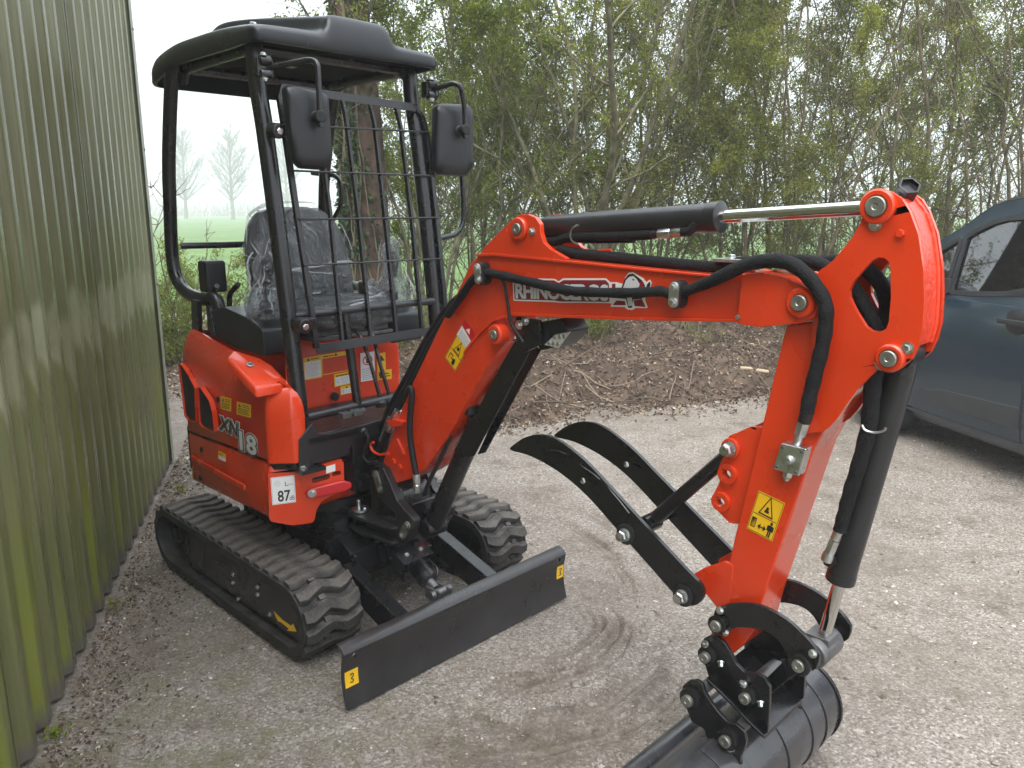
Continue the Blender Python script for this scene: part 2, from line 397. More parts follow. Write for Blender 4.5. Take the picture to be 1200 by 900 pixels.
# ---------------------------------------------------------------- undercarriage
b = MB(); b.box(-1.25, -.56, -.25, .34, .13, .33)
b.xz([(-.56, .14), (-.56, .33), (-.48, .29), (-.46, .2), (-.48, .14)], -.20, .27)
for y0 in (-.36, .36): b.box(-1.1, -.62, y0, y0 + .05, .14, .22)
b.build('undercarriage_frame', M['black'], EX, 30, .006)
b = MB(); b.lathe([(.24, .33), (.24, .40), (.27, .405), (.27, .455), (.25, .46), (.25, .50)], (-.85, 0, 0), (0, 0, 1), 40); b.build('slew_ring', M['black'], EX, 35)
b = MB(); b.xz(YL(zs((150, 640), (215, 610), (225, 630), (160, 660)), -.2), -.215, -.205); b.build('frame_edge_plate', M['black'], EX, 30, .002)

# ---------------------------------------------------------------- dozer blade
BW = .546
def bcurve(z): return -.020 * math.sin(math.pi * min(1, max(0, z / .215))) + (-.016 * max(0, (z - .19) / .03) if z > .19 else 0)
b = MB(); zs_ = [0, .025, .05, .075, .10, .125, .15]
ringF = []
for z in zs_:
    x = bcurve(z); ringF.append([(x, -BW, z), (x, BW, z), (x - .012, BW, z), (x - .012, -BW, z)])
b.loft(ringF)
# upper band with the two eye holes
hole = [circ(y, .178, .011, 14) for y in (-.505, .505)]
def bend(x0): return lambda y, z: (bcurve(z) + x0, y, z)
b.prism([(-BW, .15), (BW, .15), (BW, .195), (-BW, .195)], bend(-.012), bend(0), hole)
b.loft([[(bcurve(z) + d, -BW, z), (bcurve(z) + d, BW, z), (bcurve(z) + d - .012, BW, z), (bcurve(z) + d - .012, -BW, z)] for z, d in ((.195, 0), (.205, -.004), (.213, -.012), (.219, -.024))])
b.xz([(-.030, .004), (-.07, .02), (-.07, .10), (-.034, .15)], -.45, -.435); b.xz([(-.030, .004), (-.07, .02), (-.07, .10), (-.034, .15)], .435, .45)
BL = b.build('dozer_blade', M['blade'], EX, 30)
for pts in (z4((542, 575), (577, 563), (578, 600), (543, 615)), z4((1115, 288), (1138, 281), (1138, 310), (1115, 318))):
    q = [Xp(a, c, -.016) for a, c in pts]; g = MB()
    y0, y1 = min(p.y for p in q), max(p.y for p in q); z0, z1 = min(p.z for p in q), max(p.z for p in q)
    y0, y1 = max(y0, -BW + .004), min(y1, BW - .004)
    g.loft([[(bcurve(z) + .0008, y0, z), (bcurve(z) + .0008, y1, z), (bcurve(z) - .003, y1, z), (bcurve(z) - .003, y0, z)] for z in np.linspace(z0, z1, 5)])
    cy, cz = (y0 + y1) / 2, (z0 + z1) / 2; h = (z1 - z0)
    xf = bcurve(cz) + .002
    g.tube(smooth_path([(xf, cy - .006, cz + h * .22), (xf, cy + .004, cz + h * .28), (xf, cy + .007, cz + h * .12), (xf, cy - .002, cz - .02 * h), (xf, cy + .006, cz - .14 * h), (xf, cy + .002, cz - .28 * h), (xf, cy - .007, cz - .22 * h)], 3), .0018, 5, True, 1)
    g.build('tie_down_sticker', [M['yellow'], M['ink']], BL, 0)
for y0 in (-.255, .195):
    b = MB(); b.xz([(-.036, .03), (-.036, .15), (-.45, .27), (-.45, .17)], y0, y0 + .06)
    b.build('push_arm', M['black'], EX, 30, .006)
for p in z4((573, 540),)[:1]:
    q = Xp(p[0], p[1], .0)
# blade cylinder
p0, p1 = Yp(478, 650, -.0), Yp(513, 693, -.0)
ax = (p1 - p0).normalized()
b = MB(); b.lathe([(.034, -.10), (.037, -.09), (.037, .115), (.041, .12), (.041, .145), (.036, .15)], p0, ax, 28)
CY = b.build('blade_cylinder', M['satin'], EX, 35)
b = MB(); b.lathe([(.018, .145), (.018, .19)], p0, ax, 20); e = p0 + ax * .2
for s in (-1, 1): b.box(e.x - .035, e.x + .045, s * .026 - .006, s * .026 + .006, e.z - .028, e.z + .018)
b.lathe([(.017, -.05), (.019, -.045), (.019, .045), (.017, .05)], e + Vector((.02, 0, 0)), (0, 1, 0), 16)
b.build('cylinder_clevis', M['dull'], CY, 35, .002)
b = MB(); b.tube(bend_path([p0 + Vector((.0, .045, .02)), p0 + ax * .13 + Vector((0, .055, .02)), p0 + ax * .145 + Vector((0, .045, -.0)), p0 + ax * .12 + Vector((0, .03, 0))], .012), .005, 8); b.build('hydraulic_pipe', M['satin'], CY, 35)
# folded cover plate above the cylinder
q = [Yp(a, c, 0) for a, c in ((458, 645), (507, 647))]
cz = .305
pl = [Zp(a, c, cz) for a, c in zs((440, 590), (565, 520), (590, 540), (640, 530), (715, 600), (525, 680))]
b = MB(); b.xy([(p.x, p.y) for p in pl], cz - .006, cz)
a_, c_ = Zp(*zs((440, 590))[0], cz), Zp(*zs((525, 680))[0], cz)
b.loft([[(a_.x, a_.y, cz - .001), (c_.x, c_.y, cz - .001), (c_.x - .004, c_.y + .004, cz - .001), (a_.x - .004, a_.y + .004, cz - .001)], [(a_.x, a_.y, cz - .09), (c_.x, c_.y, cz - .075), (c_.x - .004, c_.y + .004, cz - .075), (a_.x - .004, a_.y + .004, cz - .09)]])
CP = b.build('cylinder_cover_plate', M['bucket'], EX, 25)
for p in zs((543, 620), (632, 582)):
    q = Zp(p[0], p[1], cz); g = MB(); g.hexbolt((q.x, q.y, cz), (0, 0, 1), .008, .009); g.build('bolt', M['zinc'], CP, 30)
b = MB(); b.box(-.62, -.30, -.07, .07, .22, .298); b.build('cylinder_mount', M['black'], EX, 30, .006)

# ---------------------------------------------------------------- upper house
def inset(poly, d):
    out = []; k = len(poly)
    for i in range(k):
        p, a, c = Vector(poly[i]), Vector(poly[i - 1]), Vector(poly[(i + 1) % k])
        e0, e1 = (p - a).normalized(), (c - p).normalized(); n0, n1 = Vector((-e0.y, e0.x)), Vector((-e1.y, e1.x))
        m = (n0 + n1); m = m.normalized() if m.length > 1e-6 else n0
        out.append(tuple(p + m * (d / max(.5, m.dot(n0)))))
    return out
REAR = [(-1.24, .40), (-1.33, .345), (-1.40, .24), (-1.435, .10), (-1.44, 0), (-1.435, -.12), (-1.40, -.27), (-1.345, -.38), (-1.29, -.445), (-1.22, -.478)]
UP = rnd([(-.585, -.48), (-.505, -.395), (-.505, -.345), (-.80, -.175), (-.90, -.14), (-.90, .385), (-.94, .42), (-1.12, .42)], [.03, .03, .03, .08, .05, .03, .03, .02], 5) + REAR
def ztop(x, y):
    t = min(1, max(0, (-.555 - x) / .30))
    return .975 + .145 * t - (.05 * max(0, (-1.22 - x) / .22) ** 1.5 if x < -1.22 else 0)
b = MB(); rings = []
for t, d in ((0, .006), (.015, 0), (.60, .0), (.72, .003), (.82, .010), (.91, .022), (.97, .036), (.995, .050), (1, .056), (1, .060)):
    pl = inset(UP, d) if d else UP
    rings.append([(x, y, .692 + (ztop(ox, oy) - .692) * t) for (x, y), (ox, oy) in zip(pl, UP)])
b.loft(rings, cap=False)
tr_ = tessellate_polygon([[Vector((p[0], p[1], 0)) for p in rings[-1]]]); o_n = (len(rings) - 1) * len(UP); b.f += [tuple(i + o_n for i in t) for t in tr_]; b.m += [0] * len(tr_)
HOOD = b.build('upper_hood', M['red'], EX, 40)
# raised filler lid on the sloping shoulder
def Sp(px, py, off=0): # point on the sloping shoulder plane
    n = (EF * .145 + EZ * .30).normalized(); return toM(on_plane(px, py, fromM((-.62, 0, 1.012 + off)), n))
lid = rnd([(Sp(a, c).x, Sp(a, c).y) for a, c in z3((322, 195), (352, 158), (470, 195), (520, 225), (582, 288), (560, 308), (448, 330))], .012, 3)
lidz = lambda x: 1.006 - (x + .62) * .145 / .30
b = MB(); rings = []
for d, dz in ((0, -.018), (0, .007), (.004, .013), (.012, .016)):
    pl = inset(lid, d) if sum(lid[i - 1][0] * lid[i][1] - lid[i][0] * lid[i - 1][1] for i in range(len(lid))) > 0 else inset(lid, -d)
    rings.append([(x, y, lidz(x) + dz) for x, y in pl])
b.loft(rings); LID = b.build('filler_lid', M['red'], HOOD, 40)
q = Sp(*z3((424, 208))[0], .02); b = MB(); b.lathe([(.014, 0), (.014, .003), (.011, .004), (.011, .002), (0, .002)], (q.x, q.y, lidz(q.x) + .02), (.155, 0, .36), 20); b.build('lock', M['zinc'], LID, 30)
# vents and marks on the right flank
YS = -.4815
def side(b, pts, y0, y1, holes=(), mi=0): b.xz(pts, y0, y1, holes, mi)
for wv in (z3((118, 218), (128, 216), (158, 262), (186, 318), (190, 462), (160, 455), (144, 436)), z3((200, 318), (212, 316), (250, 375), (262, 420), (272, 508), (222, 488), (208, 470))):
    o2 = YL(wv, -.483); cx = sum(p[0] for p in o2) / len(o2); cz_ = sum(p[1] for p in o2) / len(o2)
    big = rnd([(cx + (x - cx) * 1.10, cz_ + (z - cz_) * 1.05) for x, z in o2], .012, 3); sm = rnd(o2, .010, 3)
    g = MB(); side(g, big, -.490, -.470, [sm]); V = g.build('vent_frame', M['red'], HOOD, 35, .002)
    g = MB(); side(g, sm, -.4835, -.470)
    g.build('vent_grille', M['net'], V, 0)
q = YL(z3((282, 368)), YS)[0]; g = MB(); g.lathe([(.012, 0), (.012, .003), (.009, .004)], (q[0], -.480, q[1]), (0, -1, 0), 18); g.build('hood_lock', M['plastic'], HOOD, 30)
def side_label(name, quad, y, marks=(), mats=None, base=0):
    """thin print on a plane y = const facing -y; quad in pixels TL, TR, BR, BL; marks in unit coordinates"""
    P = YL(quad, y); mats = mats or [M['yellow'], M['ink']]
    u = Vector((P[1][0] - P[0][0], P[1][1] - P[0][1])); v = Vector((P[0][0] - P[3][0], P[0][1] - P[3][1]))
    T = Matrix(((1, 0, 0, 0), (0, 0, -1, y), (0, 1, 0, 0), (0, 0, 0, 1))); o = Vector(P[3]); g = MB()
    flat(g, [o, o + u, o + u + v, o + v], 0, .0006, base, T)
    for mi, poly in marks: flat(g, [o + u * a + v * c for a, c in poly], .0006, .0011, mi, T)
    return g, mats
def front_label(name, quad, x, marks=(), mats=None, base=0):
    P = XL(quad, x); mats = mats or [M['yellow'], M['ink']]
    u = Vector((P[1][0] - P[0][0], P[1][1] - P[0][1])); v = Vector((P[0][0] - P[3][0], P[0][1] - P[3][1]))
    T = Matrix(((0, 0, 1, x), (1, 0, 0, 0), (0, 1, 0, 0), (0, 0, 0, 1))); o = Vector(P[3]); g = MB()
    flat(g, [o, o + u, o + u + v, o + v], 0, .0006, base, T)
    for mi, poly in marks: flat(g, [o + u * a + v * c for a, c in poly], .0006, .0011, mi, T)
    return g, mats
def lines(x0, x1, ys, h=.03, mi=1, jit=.15):
    out = []
    for i, y in enumerate(ys):
        e = x1 - (x1 - x0) * jit * ((i * 7) % 3) / 2; xx = x0
        while xx < e - .02:
            wl = .07 + .05 * ((i * 5 + int(xx * 40)) % 3); out.append((mi, rect(xx, y, min(e, xx + wl), y + h))); xx += wl + .025
    return out
for quad in (z3((296, 352), (342, 364), (340, 420), (295, 408)), z3((366, 376), (428, 392), (427, 446), (366, 432))):
    g, mt = side_label('x', quad, YS - .0005, [(1, [(.12, .62), (.3, .62), (.21, .88)])] + lines(.4, .9, (.66, .8), .05) + lines(.1, .9, (.12, .24, .36, .48), .05))
    g.build('caution_sticker', mt, HOOD, 0)
def Tside(px, py, y):
    q = Yp(px, py, y); return frame((q.x, y, q.z), (1, 0, 0), (0, 0, 1))
for txt, bl, h, sh in (('XN', z3((293, 497))[0], .074, .22), ('18', z3((366, 577))[0], .100, 0.02)):
    T = Tside(bl[0], bl[1], YS)
    if txt == 'XN': lay = ((.0085, 'white', 0), (.0055, 'ink', .0006), (.0022, 'badgegrey', .0010), (.0012, 'ink', .0014))
    else: lay = ((.0105, 'white', .0001), (.0085, 'ink', .0007), (.0030, 'badgegrey', .0013))
    x1 = Yp(*z3((382, 520) if txt == 'XN' else (455, 590))[0], YS); wd_ = (x1.x - Yp(*bl, YS).x) * (.93 if txt == 'XN' else .95)
    me0 = text_mesh(txt, h, shear=sh, spacing=1.04); sc_ = wd_ / max(v.co.x for v in me0.vertices); bpy.data.meshes.remove(me0)
    for bo, mm, dz in lay:
        put_text('model_lettering', txt, h, T @ Matrix.Translation((0, 0, dz)) @ Matrix.Diagonal((sc_, 1, 1, 1)), M[mm], HOOD, bold=bo, shear=sh, extrude=.0003, spacing=1.04)
# seam, lower body, front plate
LOW = rnd([(-.585, -.47), (-.545, -.40), (-.60, -.28), (-.62, .30), (-.62, .42), (-1.12, .42)], [.01, .02, .03, .03, .03, .02], 4) + REAR
b = MB(); sm_ = inset(UP, .012); b.loft([[(x, y, z) for x, y in sm_] for z in (.668, .70)]); b.build('body_seam', M['black'], EX, 40)
b = MB()
def lowz(x): return .462 + .006 * (x + .6) / -.6
rings = []
for t, d in ((0, .014), (.04, .004), (.10, .0), (.96, 0), (1, .005)):
    pl = inset(LOW, d) if d else LOW; rings.append([(x, y, lowz(x) + (.680 - lowz(x)) * t) for x, y in pl])
b.loft(rings); LB = b.build('lower_body', M['red'], EX, 40)
# embossed panel line on the lower flank
b = MB(); pl = rnd(YL(z3((165, 612), (400, 745), (402, 768), (170, 632)), -.48), .008, 3); b.xz(pl, -.4845, -.475); b.build('flank_rib', M['red'], LB, 35, .004)
for p in z3((210, 588), (205, 714)):
    q = Yp(p[0], p[1], YS); b = MB(); b.lathe([(.012, 0), (.012, .004), (.008, .005), (.008, .002), (0, .002)], (q.x, -.4795, q.z), (0, -1, 0), 16); b.build('plug', M['plastic'], LB, 30)
g, mt = side_label('x', z3((285, 594), (316, 608), (316, 642), (286, 628)), YS, [(1, rect(0, 0, 1, .45)), (2, rect(.1, .7, .6, .78))], [M['yellow'], M['white'], M['ink']])
g.build('caution_sticker', mt, LB, 0)
rb = [(x, y) for x, y in inset(REAR + [(-1.0, 0)], -.012)][:len(REAR)]
b = MB(); rr = [p for p in rb if p[0] < -1.23]; ri = [(x + .06, y * .95) for x, y in reversed(rr)]
b.loft([[(x, y, z) for x, y in rr + ri] for z in (.50, .70)]); b.build('rear_bumper', M['plastic'], EX, 35, .01)
FO = Vector((-.585, -.482)); FD = Vector((.118, .272)).normalized(); FN = Vector((FD.y, -FD.x))
def Fp(px, py):
    n = EF * FN.x + EL * FN.y; q = toM(on_plane(px, py, fromM((FO.x, FO.y, 0)), n)); return ((Vector((q.x, q.y)) - FO).dot(FD), q.z)
def F3(s, z, d=0): p = FO + FD * s + FN * d; return (p.x, p.y, z)
fp_ = rnd([Fp(*p) for p in z3((502, 690), (835, 640), (838, 768), (775, 792), (738, 815), (716, 850), (704, 908), (610, 920), (508, 902))], [.004, .006, .02, .03, .03, .03, .02, .03, .02], 4)
slot = rnd([Fp(*p) for p in z3((695, 712), (775, 692), (772, 716), (697, 737))], .008, 3)
slot2 = rnd([Fp(*p) for p in z3((783, 688), (822, 678), (822, 698), (783, 708))], .008, 3)
b = MB(); b.prism(fp_, lambda s, z: F3(s, z, -.035), lambda s, z: F3(s, z, .004), [slot, slot2]); FPL = b.build('front_corner_plate', M['red'], LB, 35, .006)
b = MB(); b.prism(rect(.12, .56, .28, .68), lambda s, z: F3(s, z, -.07), lambda s, z: F3(s, z, -.037)); b.build('slot_backing', M['black'], LB, 0)
b = MB(); hk = rnd([Fp(*p) for p in z3((665, 770), (700, 750), (830, 718), (865, 728), (868, 748), (840, 765), (700, 795), (668, 790))], .008, 3)
b.prism(hk, lambda s, z: F3(s, z, .004), lambda s, z: F3(s, z, .022)); q = Fp(*z3((693, 772))[0]); HK = b.build('tie_down_hook', M['darkred'], LB, 35, .006)
b = MB(); b.hexbolt(F3(q[0], q[1], .02), (FN.x, FN.y, 0), .011, .012); b.build('bolt', M['zinc'], HK, 30)
TF = lambda s, z, d: frame(F3(s, z, d), (FD.x, FD.y, 0), (0, 0, 1))
qs = [Fp(*p) for p in z3((513, 711), (620, 709), (625, 817), (518, 821))]
s0, s1, zz0, zz1 = qs[0][0], qs[2][0], qs[2][1], qs[0][1]
T = TF(s0, zz0, .0045); W_, H_ = s1 - s0, zz1 - zz0; b = MB()
flat(b, rect(0, 0, W_, H_), 0, .0008, 0, T); 
for e in (rect(.002, .002, W_ - .002, .0032), rect(.002, H_ - .0032, W_ - .002, H_ - .002), rect(.002, .0032, .0032, H_ - .0032), rect(W_ - .0032, .0032, W_ - .002, H_ - .0032)): flat(b, e, .0008, .001, 1, T)
# small sound emblem and scale bar
cx, cy, rr_ = W_ * .26, H_ * .76, W_ * .15
for k in range(6):
    a = k * math.pi / 3; flat(b, [(cx + rr_ * math.cos(a - .4), cy + rr_ * math.sin(a - .4)), (cx + rr_ * math.cos(a + .4), cy + rr_ * math.sin(a + .4)), (cx + rr_ * .62 * math.cos(a + .4), cy + rr_ * .62 * math.sin(a + .4)), (cx + rr_ * .62 * math.cos(a - .4), cy + rr_ * .62 * math.sin(a - .4))], .0008, .001, 2, T)
flat(b, circ(cx, cy, rr_ * .4, 12), .0008, .001, 2, T)
NS = b.build('noise_label', [M['white'], M['greyink'], M['badgegrey']], FPL, 0)
TT = TF(s0, zz0, .0056)
put_text('label_lettering', '87', H_ * .55, TT @ Matrix.Translation((W_ * .22, H_ * .1, 0)) @ Matrix.Diagonal((.72, 1, 1, 1)), M['ink'], NS, bold=.0012, extrude=.0002) if False else None
def sub_text(txt, size, T, m, par, **kw): return put_text('label_lettering', txt, size, T, m, par, extrude=.0002, **kw)
sub_text('87', H_ * .56, TT @ Matrix.Translation((W_ * .24, H_ * .1, 0)) @ Matrix.Diagonal((.78, 1, 1, 1)), M['ink'], FPL, bold=.001)
sub_text('dB', H_ * .24, TT @ Matrix.Translation((W_ * .73, H_ * .1, 0)) @ Matrix.Diagonal((.72, 1, 1, 1)), M['ink'], FPL)
sub_text('L', H_ * .24, TT @ Matrix.Translation((W_ * .56, H_ * .64, 0)), M['ink'], FPL)
sub_text('WA', H_ * .12, TT @ Matrix.Translation((W_ * .68, H_ * .64, 0)), M['greyink'], FPL)
g = MB(); pq = [Fp(*p) for p in z3((757, 662), (797, 650), (798, 680), (758, 692))]; g.prism(pq, lambda s, z: F3(s, z, .003), lambda s, z: F3(s, z, .0048)); g.build('small_white_sticker', M['white'], FPL, 0)

# floor, front skirt
b = MB(); b.box(-.90, -.50, -.34, .40, .75, .778); b.box(-.885, -.515, -.30, .385, .7782, .784); b.build('floor_plate', M['plastic'], EX, 30, .004)
sk = XL(z3((640, 545), (700, 470), (722, 516), (772, 519), (930, 478), (1006, 455), (1004, 560), (962, 560), (935, 545), (880, 555), (862, 585), (862, 612), (690, 655), (640, 665)), -.50)
b = MB(); b.yz(sk, -.52, -.50); SK = b.build('front_skirt', M['satin'], EX, 30, .003)
q = Xp(*z3((922, 508))[0], -.5); b = MB(); b.lathe([(.016, 0), (.016, .006), (.009, .012)], (-.5, q.y, q.z), (1, 0, 0), 16); b.build('cable_grommet', M['plastic'], SK, 30)
b = MB(); b.tube(smooth_path([(-.49, q.y, q.z)] + [tuple(Yp(a, c, -.12)) for a, c in z3((942, 530), (940, 560), (925, 590), (922, 620), (945, 648), (980, 640))], 4), .0055, 8); b.build('lamp_cable', M['cable'], SK, 40)
b = MB(); b.box(-.64, -.50, -.15, .2, .52, .74); b.build('front_bulkhead', M['black'], EX, 30, .004)
# hinge bits and plug on the floor front
for p in z3((835, 432), (885, 420)):
    q = Xp(p[0], p[1], -.52); b = MB(); b.box(-.535, -.495, q.y - .02, q.y + .02, q.z - .012, q.z + .008); b.hexbolt((-.51, q.y + .03, q.z), (0, 0, 1), .008, .01); b.build('floor_latch', M['dull'], EX, 30, .002)
q = Xp(*z3((802, 356))[0], -.88); b = MB(); b.lathe([(.018, 0), (.018, .018), (.012, .024)], (-.898, q.y, q.z), (1, 0, 0), 14); b.build('rubber_stop', M['cable'], EX, 30)
# stickers on the seat base
XPNL = -.8975
def fl(name, quad, marks, mats, base=0):
    g, mt = front_label(name, z3(*quad), XPNL, marks, mats, base); return g.build(name, mt, HOOD, 0)
YI = [M['yellow'], M['ink'], M['white'], M['greyink'], M['stickred'], M['stickorange']]
tri = [(.42, .855), (.58, .855), (.5, .965)]
fl('warning_label', ((658, 185), (738, 172), (740, 272), (660, 285)), [(1, [(.18, .83), (.34, .83), (.26, .96)]), (2, rect(.06, .05, .94, .78))] + lines(.4, .85, (.86,), .05) + lines(.12, .9, (.12, .2, .28, .36, .44, .52, .60, .68), .03, 3), YI)
fl('warning_label', ((738, 172), (860, 152), (862, 240), (741, 262)), [(5, rect(.02, .04, .98, .80)), (1, tri)] + lines(.05, .4, (.86,), .05) + lines(.08, .92, (.1, .2, .3, .4, .5, .6, .7), .035, 4), YI)
fl('info_label', ((792, 258), (868, 243), (874, 298), (794, 314)), [(2, rect(.07, .08, .95, .72))] + lines(.1, .9, (.78,), .1) + lines(.4, .9, (.18, .32, .46, .58), .05, 3) + [(3, rect(.12, .2, .3, .6))], YI)
fl('info_label', ((820, 312), (876, 300), (878, 338), (822, 349)), [(2, rect(.04, .06, .96, .66)), (1, [(.4, .7), (.6, .7), (.5, .96)])] + lines(.4, .9, (.16, .3, .44), .06, 3) + [(3, rect(.1, .16, .3, .56))], YI)
ring = []
for k in range(18):
    a0, a1 = k * math.pi / 9, (k + 1) * math.pi / 9
    ring.append((4, [(.5 + .36 * math.cos(a0), .72 + .17 * math.sin(a0)), (.5 + .36 * math.cos(a1), .72 + .17 * math.sin(a1)), (.5 + .29 * math.cos(a1), .72 + .135 * math.sin(a1)), (.5 + .29 * math.cos(a0), .72 + .135 * math.sin(a0))]))
fl('prohibition_label', ((908, 165), (970, 156), (972, 280), (911, 291)), ring + [(1, rect(.4, .62, .6, .78)), (4, [(.26, .83), (.31, .86), (.74, .61), (.69, .58)])] + lines(.1, .9, (.06, .12, .18, .24, .3, .36, .42), .022, 3), [M['white'], M['ink'], M['white'], M['greyink'], M['stickred']])
fl('warning_label', ((980, 168), (1018, 160), (1018, 240), (984, 285)), [(1, rect(.2, .15, .5, .3)), (1, [(.1, .7), (.9, .7), (.5, .92)])], YI)
fl('warning_label', ((986, 240), (1046, 234), (1047, 274), (986, 284)), [(1, [(.1, .2), (.35, .2), (.22, .8)]), (1, rect(.5, .3, .9, .4)), (1, rect(.5, .55, .8, .65))], YI)
fl('warning_label', ((898, 124), (968, 112), (968, 128), (900, 138)), [(1, rect(.35, .2, .65, .8))], YI)

# ---------------------------------------------------------------- seat and consoles
def slab(b, rows, mi=0):
    """rows of (centre, half width, half thickness, width dir, thickness dir)"""
    rings = []
    for c, hw, ht, u, t in rows:
        c = Vector(c); u = Vector(u); t = Vector(t); ring = []
        for k in range(20):
            a = 2 * math.pi * k / 20; ca, sa = math.cos(a), math.sin(a)
            e = 0.55; ring.append(c + u * hw * math.copysign(abs(ca) ** e, ca) + t * ht * math.copysign(abs(sa) ** e, sa))
        rings.append(ring)
    b.loft(rings, mi=mi); return b
SY = -.01
def back_rows(g=0):
    bx = lambda z: -1.0 - (z - 1.2) * .28
    return [((bx(z), SY, z), hw + g, ht + g, (0, 1, 0), (1, 0, .28)) for z, hw, ht in ((1.2 - g, .19, .03), (1.22, .215, .055), (1.32, .232, .065), (1.44, .228, .062), (1.53, .205, .055), (1.58, .165, .042), (1.60 + g, .10, .02))]
def cush_rows(g=0): return [((x, SY, z), hw + g, ht + g, (0, 1, 0), (0, 0, 1)) for x, hw, ht, z in ((-1.03 - g, .18, .03, 1.18), (-1.0, .215, .055, 1.18), (-.86, .23, .06, 1.185), (-.72, .225, .058, 1.19), (-.64, .20, .045, 1.185), (-.62 + g, .15, .02, 1.18))]
b = MB(); slab(b, cush_rows()); SEAT = b.build('seat_cushion', M['vinyl'], EX, 50)
b = MB(); slab(b, back_rows()); b.build('seat_backrest', M['vinyl'], EX, 50)
b = MB(); b.box(-1.0, -.68, -.18, .17, 1.115, 1.14); b.box(-1.02, -.66, -.20, .18, 1.10, 1.115); b.build('seat_rail', M['dull'], EX, 30, .004)
for ys_, yy in ((-1, -.315), (1, .285)):
    p = [(-1.12, 1.10), (-1.12, 1.20), (-1.0, 1.225), (-.80, 1.20), (-.70, 1.165), (-.69, 1.065 if ys_ < 0 else 1.04), (-.92, 1.07)]
    b = MB(); b.xz(rnd(p, .02, 3), yy - .075, yy + .075); CN = b.build('control_console', M['plastic'], EX, 35, .012)
    jx, jz = (-.80, 1.19)
    b = MB(); b.lathe([(.035, 0), (.032, .015), (.026, .02), (.030, .035), (.022, .042), (.026, .056), (.016, .064), (.012, .075)], (jx, yy, jz), (0, 0, 1), 18); b.build('lever_gaiter', M['cable'], CN, 40)
    b = MB(); b.tube(smooth_path([(jx, yy, jz + .06), (jx + .005, yy, jz + .12), (jx + .02, yy - .005 * ys_, jz + .17), (jx + .022, yy - .01 * ys_, jz + .235)], 4), [.008] * 5 + [.018, .022, .021] + [.023] * 4 + [.012], 12); b.build('joystick', M['plastic'], CN, 40)
b = MB(); b.box(-1.25, -1.17, -.37, -.28, 1.265, 1.395); b.build('manual_box', M['plastic'], EX, 30, .012)
b = MB()
for y in (-.36, -.27): b.tube(bend_path([(-1.19, y, 1.10), (-1.19, y, 1.25), (-1.10, y, 1.30)], .03), .012, 8)
b.xz([(-1.24, 1.10), (-1.18, 1.10), (-1.16, 1.24), (-1.22, 1.24)], -.42, -.40); b.xz([(-1.12, 1.10), (-1.07, 1.10), (-1.10, 1.22), (-1.13, 1.22)], -.40, -.385)
b.build('seat_support', M['black'], EX, 35, .003)

# ---------------------------------------------------------------- canopy
PY = .342
postR = [tuple(Yp(a, c, -PY)) for a, c in ((358, 546), (350, 470), (337, 360), (322, 240), (310, 150), (302, 100), (297, 52))]
for s in (1, -1):
    b = MB(); b.tube(smooth_path([(p[0], p[1] * s, p[2]) for p in postR], 4), .031, 16)
    p = postR[0]; b.box(p[0] - .05, p[0] + .06, min(s * (-PY - .05), s * (-PY + .05)), max(s * (-PY - .05), s * (-PY + .05)), p[2] - .012, p[2] + .002)
    P_ = b.build('canopy_front_post', M['black'], EX, 40)
    b = MB(); b.hexbolt((p[0] + .03, s * (-PY - .03), p[2] + .002), (0, 0, 1), .011, .012); b.build('bolt', M['zinc'], P_, 30)
    b = MB(); rp = [tuple(Yp(a, c, -.375)) for a, c in ((205, 66), (201, 95), (198, 180), (199, 235), (203, 310), (216, 340), (240, 351), (268, 354))]
    rp = rp[:-1] + [(-1.12, -.36, rp[-1][2]), (-1.10, -.35, 1.14)]
    b.tube(smooth_path([(p[0], p[1] * s, p[2]) for p in rp], 5), .027, 14); b.build('canopy_rear_post', M['black'], EX, 40)
b = MB(); a_ = Yp(212, 288, -.375); b.tube([(a_.x, -.375, a_.z), (a_.x + .06, -.2, a_.z), (a_.x + .06, .2, a_.z), (a_.x, .375, a_.z)], .014, 10); b.build('rear_cross_rail', M['black'], EX, 40)
b = MB(); q = [Yp(a, c, .40) for a, c in ((366, 262), (388, 262), (398, 252), (400, 240), (400, 215), (394, 206), (366, 203))]
b.tube(bend_path([tuple(q[0]), tuple(q[1]), tuple(q[3]), tuple(q[4]), tuple(q[5]), tuple(q[6])], .03), .011, 10); b.build('rear_hand_rail', M['black'], EX, 40)
# roof shell: domed skin with a raised middle and deep rounded skirt
RX0, RX1, RYH = -1.515, -.588, .405
def roof_top(x, y):
    u = (x - RX0) / (RX1 - RX0); v = y / RYH
    z = 2.243 - .012 * v * v - .050 * max(0, .38 - u) ** 2 / .1444 - .026 * max(0, u - .55) ** 2 / .2
    q = min(1, max(0, (u - .45) / .5)); q = q * q * (3 - 2 * q); yr = -.30 + .19 * q; yl = .30 - .13 * q
    s = 1 / (1 + math.exp(-(y - yr) / .008)) / (1 + math.exp(-(yl - y) / .008)); f = 1 / (1 + math.exp(-(u - .40) / .03))
    return z + (.060 + .006 * max(0, u - .55) ** 2 / .2) * s * f
def roof_bot(x, y):
    u = (x - RX0) / (RX1 - RX0); t = min(1, max(0, u / .34)); t = t * t * (3 - 2 * t)
    return 2.095 + .052 * t + (.006 * max(0, u - .8) / .2)
cont = rnd([(RX0, -RYH), (RX1, -RYH), (RX1, RYH), (RX0, RYH)], [.10, .05, .05, .10], 8)
def dense(poly, n):
    out = []; k = len(poly)
    for i in range(k):
        a, c = Vector(poly[i]), Vector(poly[(i + 1) % k]); m = max(1, int((c - a).length / n))
        out += [tuple(a + (c - a) * (j / m)) for j in range(m)]
    return out
cont = dense(cont, .012); ctr = Vector(((RX0 + RX1) / 2, 0)); rings = []
